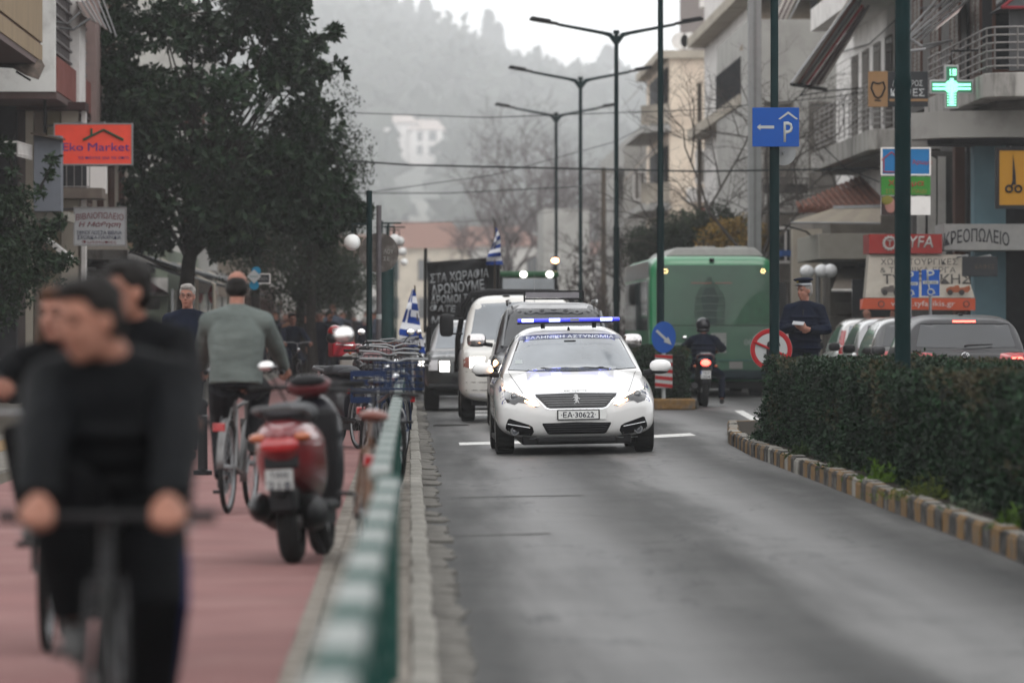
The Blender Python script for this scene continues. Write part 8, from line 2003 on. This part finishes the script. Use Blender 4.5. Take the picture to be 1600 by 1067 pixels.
# motorcycle rider by the bus
Y8 = 91.0; x8 = (1100 - 640) * Y8 / F
J = ride_J(sad=.70, bar=.98, bary=-.40, barx=.30, lean=.05, saddley=.12, h=1.08, ped=.5)
for q, k_ in ((-1, 'L'), (1, 'R')): J['a' + k_] = Vector((q * .34, .0 if q > 0 else -.1, .12 if q < 0 else .26)); J['k' + k_] = ik(J['h' + k_], J['a' + k_], .44, .43, (q * .7, -1, .1)); J['t' + k_] = (q * .1, -1, 0)
figure('person', 'motorcycle rider in dark hooded jacket and black helmet behind the bus', 'person', (x8, Y8 + .3, .03), math.pi, J, dict(K['navy'], shoe=mat('shoe_trainer', (.06, .06, .06), .7)), bulk=1.2, vox=.014, hair=None, face=False, helmet=M_['carblack'], curl=.9)
# someone in brown by the kiosk and a second man in shade
J = stand_J(1.62, .2, 1, look=(.3, -1, 0)); figure('person', 'bald man in a brown jacket standing behind the parked cars', 'person', ((1361 - 640) * 100 / F, 101, .15), rad(20), J, dict(K['brown'], hair=M_['hair']), bulk=1.15, vox=.016, hair='bald')
J = stand_J(1.64, .2, 1, look=(-.6, -1, 0)); figure('person', 'person in dark clothes beneath the box awning next to the nearest post', 'person', ((1398 - 640) * 99.5 / F, 99.5, .15), rad(-20), J, K['dark'], vox=.016)

# ------------------------------------------------------------------ scooters and motorcycles
def two_wheel_base(t, r=.22, wb=1.2, tyre_w=.10, spoked=False, rimm=None, yf=-.62, yr=.58):
    for nm, y in (('wheel', yf), ('wheel', yr)):
        wr = bpy.data.objects.new(nm, None); COL.objects.link(wr); wr.parent = t; wr.location = (0, y, r); ROOT[wr.name] = ROOT[t.name]
        m = MB(); m.torus((0, 0, 0), r - tyre_w * .45, tyre_w * .5, 'x', 30, 10); m.build('tyre', M_['rubber'], wr, smooth=True)
        m = MB(); m.torus((0, 0, 0), r - tyre_w * .95, tyre_w * .16, 'x', 28, 6, tyre_w * .3)
        for i in range(16 if spoked else 5): a = 2 * math.pi * i / (16 if spoked else 5); m.tube([(0, 0, 0), (0, (r - tyre_w) * math.cos(a), (r - tyre_w) * math.sin(a))], .003 if spoked else .016, 4)
        m.cyl((0, 0, 0), .04, .12, 'x', 12); m.build('rim', rimm or M_['alu'], wr, smooth=True)
def mirror(t, x, y, z, rx=.058, rz=.045, face=1, mm=None):
    m = MB(); m.tube([(x * .55, y, z - .22), (x * .85, y, z - .08), (x, y, z - rz)], .007, 6); o = m.build('mirror_stem', M_['black'], t, smooth=True)
    m = MB(); m.ell((x, y, z), (rx, .022, rz)); m.build('mirror_shell', M_['black'], o, smooth=True); m = MB(); m.ell((x, y + face * .018, z), (rx * .9, .008, rz * .9)); m.build('mirror_glass', mm or mat('mirror_sky', (.85, .85, .85), .02, 1, var=0), o, smooth=True)
def scooter(label, loc, rotz, paint, rear=True, roll=0):
    """modern step-through, front at -Y"""
    t = thing('scooter', label, 'scooter', loc, rotz, 'scooters and bicycles parked by the railing', (0, roll, rotz)); two_wheel_base(t, .235, 1.25, .125)
    st = [(.92, .035, .70, .74, .78, 2.4, 2.4), (.86, .10, .60, .70, .80, 2.6, 2.6), (.75, .155, .48, .66, .82, 2.8, 2.8), (.55, .185, .40, .62, .82, 3, 3), (.30, .185, .36, .58, .80, 3, 3), (.12, .15, .32, .52, .76, 3, 3), (.05, .12, .3, .45, .66, 3, 3)]
    m = MB(); m.rings(body_loft(st[::-1], 36, 5)); b = m.build('tail_cowl', paint, t, smooth=60)
    m = MB(); m.ell((0, .42, .855), (.15, .36, .065), p=.8); m.ell((0, .18, .84), (.13, .2, .055)); m.build('seat', mat('seat_grey', (.05, .052, .058), .6, var=.2), t, smooth=True)
    m = MB(); m.tube([(-.13, .55, .85), (-.14, .85, .88), (-.08, .97, .89), (.08, .97, .89), (.14, .85, .88), (.13, .55, .85)], .02, 8); m.build('grab_rail', mat('rail_grey', (.12, .12, .125), .5), t, smooth=True)
    bv = bvh_of(b); 
    m = MB(); m.ell((0, .885, .68), (.115, .05, .050), p=.8); tl = m.build('tail_lamp', M_['redplastic'], t, smooth=True)
    for s in (-1, 1):
        m = MB(); m.ell((s * .125, .845, .725), (.055, .05, .028)); m.build('indicator', mat('lens_amber', (.55, .12, .02), .2, coat=1, var=0), t, smooth=True)
    m = MB(); m.box(-.10, .10, .88, .90, .42, .62, Matrix.Translation((0, .05, -.02)) @ Matrix.Rotation(rad(10), 4, 'X')); m.build('rear_guard', M_['black'], t, bevel=.01)
    m = MB(); m.box(-.08, .08, .955, .968, .43, .545); pl_ = m.build('number_plate', mat('plate_worn', (.50, .51, .50), .5, var=.1), t, bevel=.004); text('ΤΑΝ', .10, .035, mat('ink_navy', (.02, .022, .05), .5, var=0), pl_, (0, .971, .515), (math.pi / 2, 0, math.pi)); text('218', .13, .045, MATS['ink_navy'], pl_, (0, .971, .455), (math.pi / 2, 0, math.pi))
    m = MB(); m.tube([(0, .85, .40), (0, .95, .44)], .05, 8); m.box(-.07, .07, .70, .93, .30, .44); m.build('mudflap', M_['black'], t, bevel=.02)
    m = MB(); m.tube([(.10, .1, .22), (.13, .35, .22), (.15, .55, .28)], [.03, .035, .05], 10); m.ell((.155, .68, .33), (.065, .22, .085)); m.build('exhaust', mat('exhaust_dark', (.03, .03, .032), .35, .6), t, smooth=True)
    m = MB(); m.ell((-.12, .45, .28), (.07, .28, .10)); m.box(-.14, .14, -.3, .3, .2, .3); m.ell((.0, .3, .34), (.13, .25, .13)); m.build('engine', M_['black'], t, smooth=True)
    m = MB(); m.box(-.16, .16, -.40, .10, .27, .34); m.build('footboard', M_['black'], t, bevel=.03)
    st = [(-.36, .17, .28, .5, .86, 3, 3), (-.43, .185, .30, .6, .93, 3, 3), (-.52, .13, .42, .66, .94, 3, 3), (-.58, .05, .6, .7, .85, 2.5, 2.5)]
    m = MB(); m.rings(body_loft(st[::-1], 30, 5)); m.build('leg_shield', M_['carblack'], t, smooth=60)
    m = MB(); m.box(-.17, .17, -.37, -.31, .27, .86); m.build('inner_shield', M_['black'], t, bevel=.05)
    m = MB(); m.ell((0, -.42, 1.00), (.14, .10, .07)); m.build('handlebar_cover', mat('cover_maroon', (.13, .02, .025), .35, var=.1), t, smooth=True)
    m = MB(); m.ell((0, -.36, 1.03), (.11, .06, .04)); m.build('dashboard', M_['black'], t, smooth=True)
    m = MB(); m.tube([(-.33, -.33, 1.0), (-.12, -.40, 1.0), (.12, -.40, 1.0), (.33, -.33, 1.0)], .014, 8); h = m.build('handlebar', M_['black'], t, smooth=True)
    for s in (-1, 1): m = MB(); m.tube([(s * .21, -.365, 1.0), (s * .34, -.325, 1.0)], .020, 8); m.build('grip', M_['rubber'], h, smooth=True)
    for s in (-1, 1): m = MB(); m.tube([(s * .06, -.5, .55), (s * .06, -.62, .235)], .018, 8); m.build('fork', M_['steel'], t)
    m = MB(); m.ell((0, -.62, .42), (.08, .20, .08)); m.build('front_mudguard', paint, t, smooth=True)
    m = MB(); m.tube([(-.06, .2, .2), (-.14, .28, .03)], .012, 6); m.build('stand', M_['black'], t)
    return t
# red scooter, tail towards camera
sc = scooter('red and black scooter parked tail on beside the railing', ((478 - 640) * 29.2 / F, 29.2 + .58, Zp), math.pi - rad(7), mat('scooter_red', (.27, .005, .012), .35, var=.1, coat=1, dirt=(.12, .01, .015), dscale=2), roll=rad(3))
mirror(sc, -.235, -.34, 1.29, .062, .052, 1); mirror(sc, .24, -.36, 1.13, .05, .03, 1)
# bicycle between scooter and railing
bicycle('old bicycle with brown saddle and red reflector leaning on the railing', ((566 - 640) * 28.3 / F, 28.3 + .15, .10), math.pi + rad(1), mat('frame_tan', (.22, .13, .09), .5, var=.2), sad=.86, bar=.98, barx=.2, swept=False, tilt=rad(-4), saddlem=mat('saddle_brown', (.20, .055, .035), .45, coat=.4), group='scooters and bicycles parked by the railing')
# white and red step-through facing the camera
def cub():
    Y = 82; x = (548 - 640) * Y / F
    t = thing('scooter', 'white and red step-through scooter with headlamp facing the camera', 'scooter', (x, Y, Zp), rad(14), 'scooters and bicycles parked by the railing'); two_wheel_base(t, .28, 1.2, .07, True, yf=-.60, yr=.60)
    wp, rp = mat('cub_white', (.55, .54, .50), .4, var=.06, coat=.5), mat('cub_red', (.42, .02, .025), .3, coat=.7)
    m = MB(); m.rings(body_loft([(-.46, .03, .6, .7, .8, 2.5, 2.5), (-.43, .12, .40, .65, .90, 3, 3), (-.36, .24, .32, .62, .93, 3, 4), (-.30, .255, .30, .6, .92, 3, 4)], 32, 5)); m.build('leg_shield', wp, t, smooth=60)
    m = MB(); m.rings(body_loft([(-.66, .06, .42, .5, .56, 3, 3), (-.55, .075, .36, .56, .74, 3, 3), (-.44, .08, .36, .56, .80, 3, 3)], 24, 4)); m.build('front_cowl', rp, t, smooth=60)
    m = MB(); rings = []
    for i in range(13):
        a = rad(10 + 150 * i / 12); rings.append([(xx, -.60 - .32 * math.cos(a), .28 + .32 * math.sin(a) - abs(xx) * .5) for xx in (-.06, -.03, 0, .03, .06)])
    m.rings(rings, caps=False, closed=False); o = m.build('front_mudguard', rp, t, smooth=True); o.modifiers.new('t', 'SOLIDIFY').thickness = .006
    m = MB(); m.ell((0, -.46, 1.0), (.10, .10, .075)); m.build('headlamp_shell', rp, t, smooth=True); m = MB(); m.cyl((0, -.555, 1.0), .06, .02, 'y', 20); m.build('headlamp', M_['chrome'], t); 
    m = MB(); m.tube([(-.32, -.30, 1.06), (-.12, -.42, 1.05), (.12, -.42, 1.05), (.32, -.30, 1.06)], .013, 8); m.build('handlebar', M_['chrome'], t, smooth=True)
    for s in (-1, 1): m = MB(); m.ell((s * .13, -.50, .93), (.03, .035, .03)); m.build('indicator', mat('lens_amber', (.55, .12, .02), .2, coat=1, var=0), t, smooth=True)
    m = MB(); m.box(-.035, .035, -.475, -.46, .74, .86); m.build('badge_panel', M_['steel'], t, bevel=.004)
    m = MB(); m.ell((0, .25, .78), (.13, .30, .06)); m.build('seat', M_['black'], t, smooth=True); m = MB(); m.rings(body_loft([(.0, .10, .35, .5, .7, 3, 3), (.3, .13, .35, .55, .74, 3, 3), (.75, .08, .4, .6, .72, 3, 3)], 24, 4)); m.build('side_cover', rp, t, smooth=60)
    m = MB(); m.box(-.19, .19, .45, .80, .86, 1.10); m.build('top_box', mat('box_red', (.50, .012, .03), .5), t, bevel=.03)
    for s in (-1, 1): m = MB(); m.tube([(s * .07, -.46, .7), (s * .07, -.60, .28)], .016, 8); m.build('fork', M_['steel'], t)
    m = MB(); m.ell((0, .1, .28), (.10, .2, .10)); m.build('engine', M_['steel'], t, smooth=True)
    # helmet on the mirror stem
    hp = P(523, 520, 81.5); hm_ = thing('helmet', 'red open face helmet with white mark hanging on the step-through scooter', 'helmet', hp); m = MB(); m.ell((0, 0, 0), (.125, .135, .125)); m.build('shell', mat('helmet_red', (.42, .012, .015), .25, coat=1, var=0), hm_, smooth=True)
    m = MB(); m.ell((-.04, -.06, -.08), (.10, .10, .09)); m.build('padding', M_['black'], hm_, smooth=True); m = MB(); m.torus((.0, -.128, .03), .03, .007, 'y', 14, 5); m.tube([(-.02, -.134, .01), (.02, -.134, .05)], .006, 5); m.build('mark', wm, hm_); m = MB(); m.tube([(.05, -.09, -.09), (.10, -.08, -.13), (.12, -.02, -.12)], .01, 6); m.build('strap', wm, hm_)
cub()
# motorcycle waiting behind the bus
def motorcycle(label, loc, rotz, paint, rear_lit=True):
    t = thing('motorcycle', label, 'motorcycle', loc, rotz); two_wheel_base(t, .29, 1.3, .12, yf=-.70, yr=.60)
    m = MB(); m.rings(body_loft([(.88, .04, .74, .78, .83, 3, 3), (.80, .10, .66, .76, .86, 3, 3), (.60, .14, .60, .74, .84, 3, 3), (.2, .15, .50, .70, .78, 3, 3)][::-1], 28, 4)); m.build('tail_cowl', paint, t, smooth=60)
    m = MB(); m.ell((0, .25, .80), (.14, .45, .07)); m.build('seat', M_['black'], t, smooth=True); m = MB(); m.ell((0, -.15, .80), (.16, .28, .14)); m.build('fuel_tank', paint, t, smooth=True)
    m = MB(); m.ell((0, .90, .78), (.085, .04, .055)); m.build('tail_lamp', M_['lamp_red'] if rear_lit else M_['redplastic'], t, smooth=True)
    m = MB(); m.tube([(-.14, .6, .78), (-.15, .85, .90), (-.08, .95, .94), (.08, .95, .94), (.15, .85, .90), (.14, .6, .78)], .018, 8); m.build('grab_rail', M_['steel'], t, smooth=True)
    m = MB(); m.box(-.09, .09, .935, .945, .50, .64); p_ = m.build('number_plate', mat('plate', (.62, .63, .62), .4, var=.04), t, bevel=.004)
    m = MB(); m.box(.07, .09, .944, .948, .58, .64); m.build('country_band', M_['blue'], p_)
    text('TKX', .13, .05, MATS['ink_navy'], p_, (-.01, .950, .605), (math.pi / 2, 0, math.pi), bold=.02); text('1204', .15, .05, MATS['ink_navy'], p_, (0, .950, .535), (math.pi / 2, 0, math.pi), bold=.02)
    m = MB(); m.box(-.08, .08, .86, .93, .40, .72); m.build('rear_guard', M_['black'], t, bevel=.02)
    m = MB(); m.ell((0, .0, .42), (.16, .28, .18)); m.build('engine', M_['black'], t, smooth=True); m = MB(); m.tube([(.12, -.1, .3), (.17, .3, .3), (.18, .7, .38)], [.03, .05, .055], 10); m.build('exhaust', mat('exhaust_dark', (.03, .03, .032), .35, .6), t, smooth=True)
    m = MB(); m.tube([(-.34, -.33, 1.0), (-.12, -.42, 1.0), (.12, -.42, 1.0), (.34, -.33, 1.0)], .014, 8); m.build('handlebar', M_['black'], t, smooth=True)
    for s in (-1, 1): m = MB(); m.tube([(s * .08, -.45, .95), (s * .08, -.70, .29)], .022, 8); m.build('fork', M_['steel'], t); m = MB(); m.ell((s * .19, .82, .72), (.03, .03, .025)); m.build('indicator', mat('lens_amber', (.55, .12, .02), .2, coat=1, var=0), t, smooth=True)
    m = MB(); m.ell((0, -.55, .92), (.10, .08, .10)); m.build('headlamp', M_['chrome'], t, smooth=True)
    return t
mo = motorcycle('small motorcycle with lit red tail lamp waiting behind the bus', ((1101 - 640) * 90.6 / F, 90.6 + .6, .03), math.pi, M_['carblack']); mirror(mo, .30, -.36, 1.22, .05, .035, 1)
m2 = motorcycle('black motorcycle at the left edge under the small tree', (-5.55, 72, .12), rad(62), M_['carblack'], False)
# bicycles and mopeds crowding the railing
bl = [(598, 43, 12, 'blue', 'bicycle with blue front basket and pink tassel nearest the round white mirror'), (612, 50, -10, 'black', 'black bicycle pressed against the second railing, handlebar high'), (585, 56, 20, 'green', 'dark bicycle with swept chrome handlebar behind the blue basket'), (618, 60, 0, 'black', 'bicycle against the far railing beside the round sign post'), (600, 68, 8, 'brown', 'bicycle with brown basket left of the striped flag'), (622, 76, 15, 'blue', 'last bicycle by the railing with small blue bag')]
bm_ = dict(blue=mat('basket_blue', (.005, .022, .075), .7), black=M_['black'], green=M_['black'], brown=mat('basket_brown', (.12, .04, .03), .6))
for i, (px, Y, rz, bk, lab) in enumerate(bl):
    bicycle(lab, ((px - 640) * Y / F, Y, Zp), rad(rz) + (math.pi if i == 3 else 0), [M_['carblack'], mat('frame_blue', (.008, .03, .10), .5), M_['steel'], M_['carblack'], M_['steel'], MATS['frame_blue']][i], sad=.88, bar=1.05 + .02 * i, basket=bm_[bk] if bk != 'green' else None, tilt=rad(R.uniform(-5, 5)), group='scooters and bicycles parked by the railing', barx=.30)
c_ = P(575, 604, 47); t = thing('crate', 'blue plastic crate strapped among the parked bicycles', 'crate', c_); m = MB(); w_ = .15
for z in (-.12, -.04, .04, .12):
    for q in ((-w_, w_, -w_, -w_ + .01), (-w_, w_, w_ - .01, w_), (-w_, -w_ + .01, -w_, w_), (w_ - .01, w_, -w_, w_)): m.box(q[0], q[1], q[2], q[3], z - .025, z + .025)
for a in (-w_, w_):
    for b_ in (-w_, w_): m.box(a - .01, a + .01, b_ - .01, b_ + .01, -.145, .145)
m.box(-w_, w_, -w_, w_, -.15, -.14); m.build('shell', mat('crate_blue', (.006, .022, .08), .5, var=.1), t)
sc2 = scooter('dark scooter parked deeper in the row behind the bicycles', ((596 - 640) * 66 / F, 66, Zp), rad(10), M_['carblack']); mirror(sc2, .32, -.34, 1.28, .055, .045, -1); mirror(sc2, -.32, -.34, 1.28, .055, .045, -1)
tt, bvv = tail_car('far car with red lamps among the crowd under the trees', ((487 - 640) * 200 / F, 200, .1), M_['carblack'], M_['glass'])
for s_ in (-1, 1): decal('tail_lamp', [(s_ * .4, .84), (s_ * .4, .97), (s_ * .82, .97), (s_ * .84, .86)][::s_], bvv, 'front', M_['lamp_red'], tt, .008, .05)
for px_, Y_, rz_, lab_ in ((556, 57, 25, 'black scooter angled across the path nearest the second railing'), (584, 74, 200, 'black scooter tail on between the bicycles and the step-through')): scooter(lab_, ((px_ - 640) * Y_ / F, Y_, Zp), rad(rz_), M_['carblack'])
sc3 = scooter('grey scooter with pale windscreen facing the camera near the flag', ((628 - 640) * 84 / F - .02, 84, Zp), 0, mat('scooter_grey', (.2, .21, .22), .4, coat=.5)); mirror(sc3, .3, -.34, 1.26, .05, .04, -1)

bake_all()
# ------------------------------------------------------------------ the crowd: copies of the six walkers
ck = {}
for c in bpy.data.objects:
    if c.parent: ck.setdefault(c.parent.name, []).append(c)
rr = random.Random(21)
looks = ['dark overcoat', 'navy jacket', 'black padded jacket', 'brown jacket', 'grey hair and dark jacket', 'blue grey jacket']
beside = ['right of the bald cyclist', 'left of the person cycling among the walkers', 'behind the person cycling among the walkers', 'right of the person cycling among the walkers', 'behind the red helmet', 'behind the red top box', 'left of the globe lamp columns', 'beside the globe lamp columns']
used_l = set()
for i in range(60):
    k = rr.randrange(6); Y = rr.uniform(128, 215); px = rr.uniform(430 if Y < 170 else 470, 604)
    if i < 6: px = rr.uniform(395, 450); Y = rr.uniform(120, 150)
    x = (px - 640) * Y / F
    f = place(protos[k], (x, Y, Zp), rr.choice((0, 0, 0, math.pi)) + rr.uniform(-.4, .4)); f.scale = (rr.uniform(.95, 1.05),) * 3
    wv = beside[min(7, int((px - 395) / 27))]; dv = ['nearer', 'middling', 'farther', 'farthest'][min(3, int((Y - 120) / 25))]
    f['label'] = f'{dv} walker in {looks[k]} {wv}'; f['group'] = 'crowd walking on the far pavement'
pass
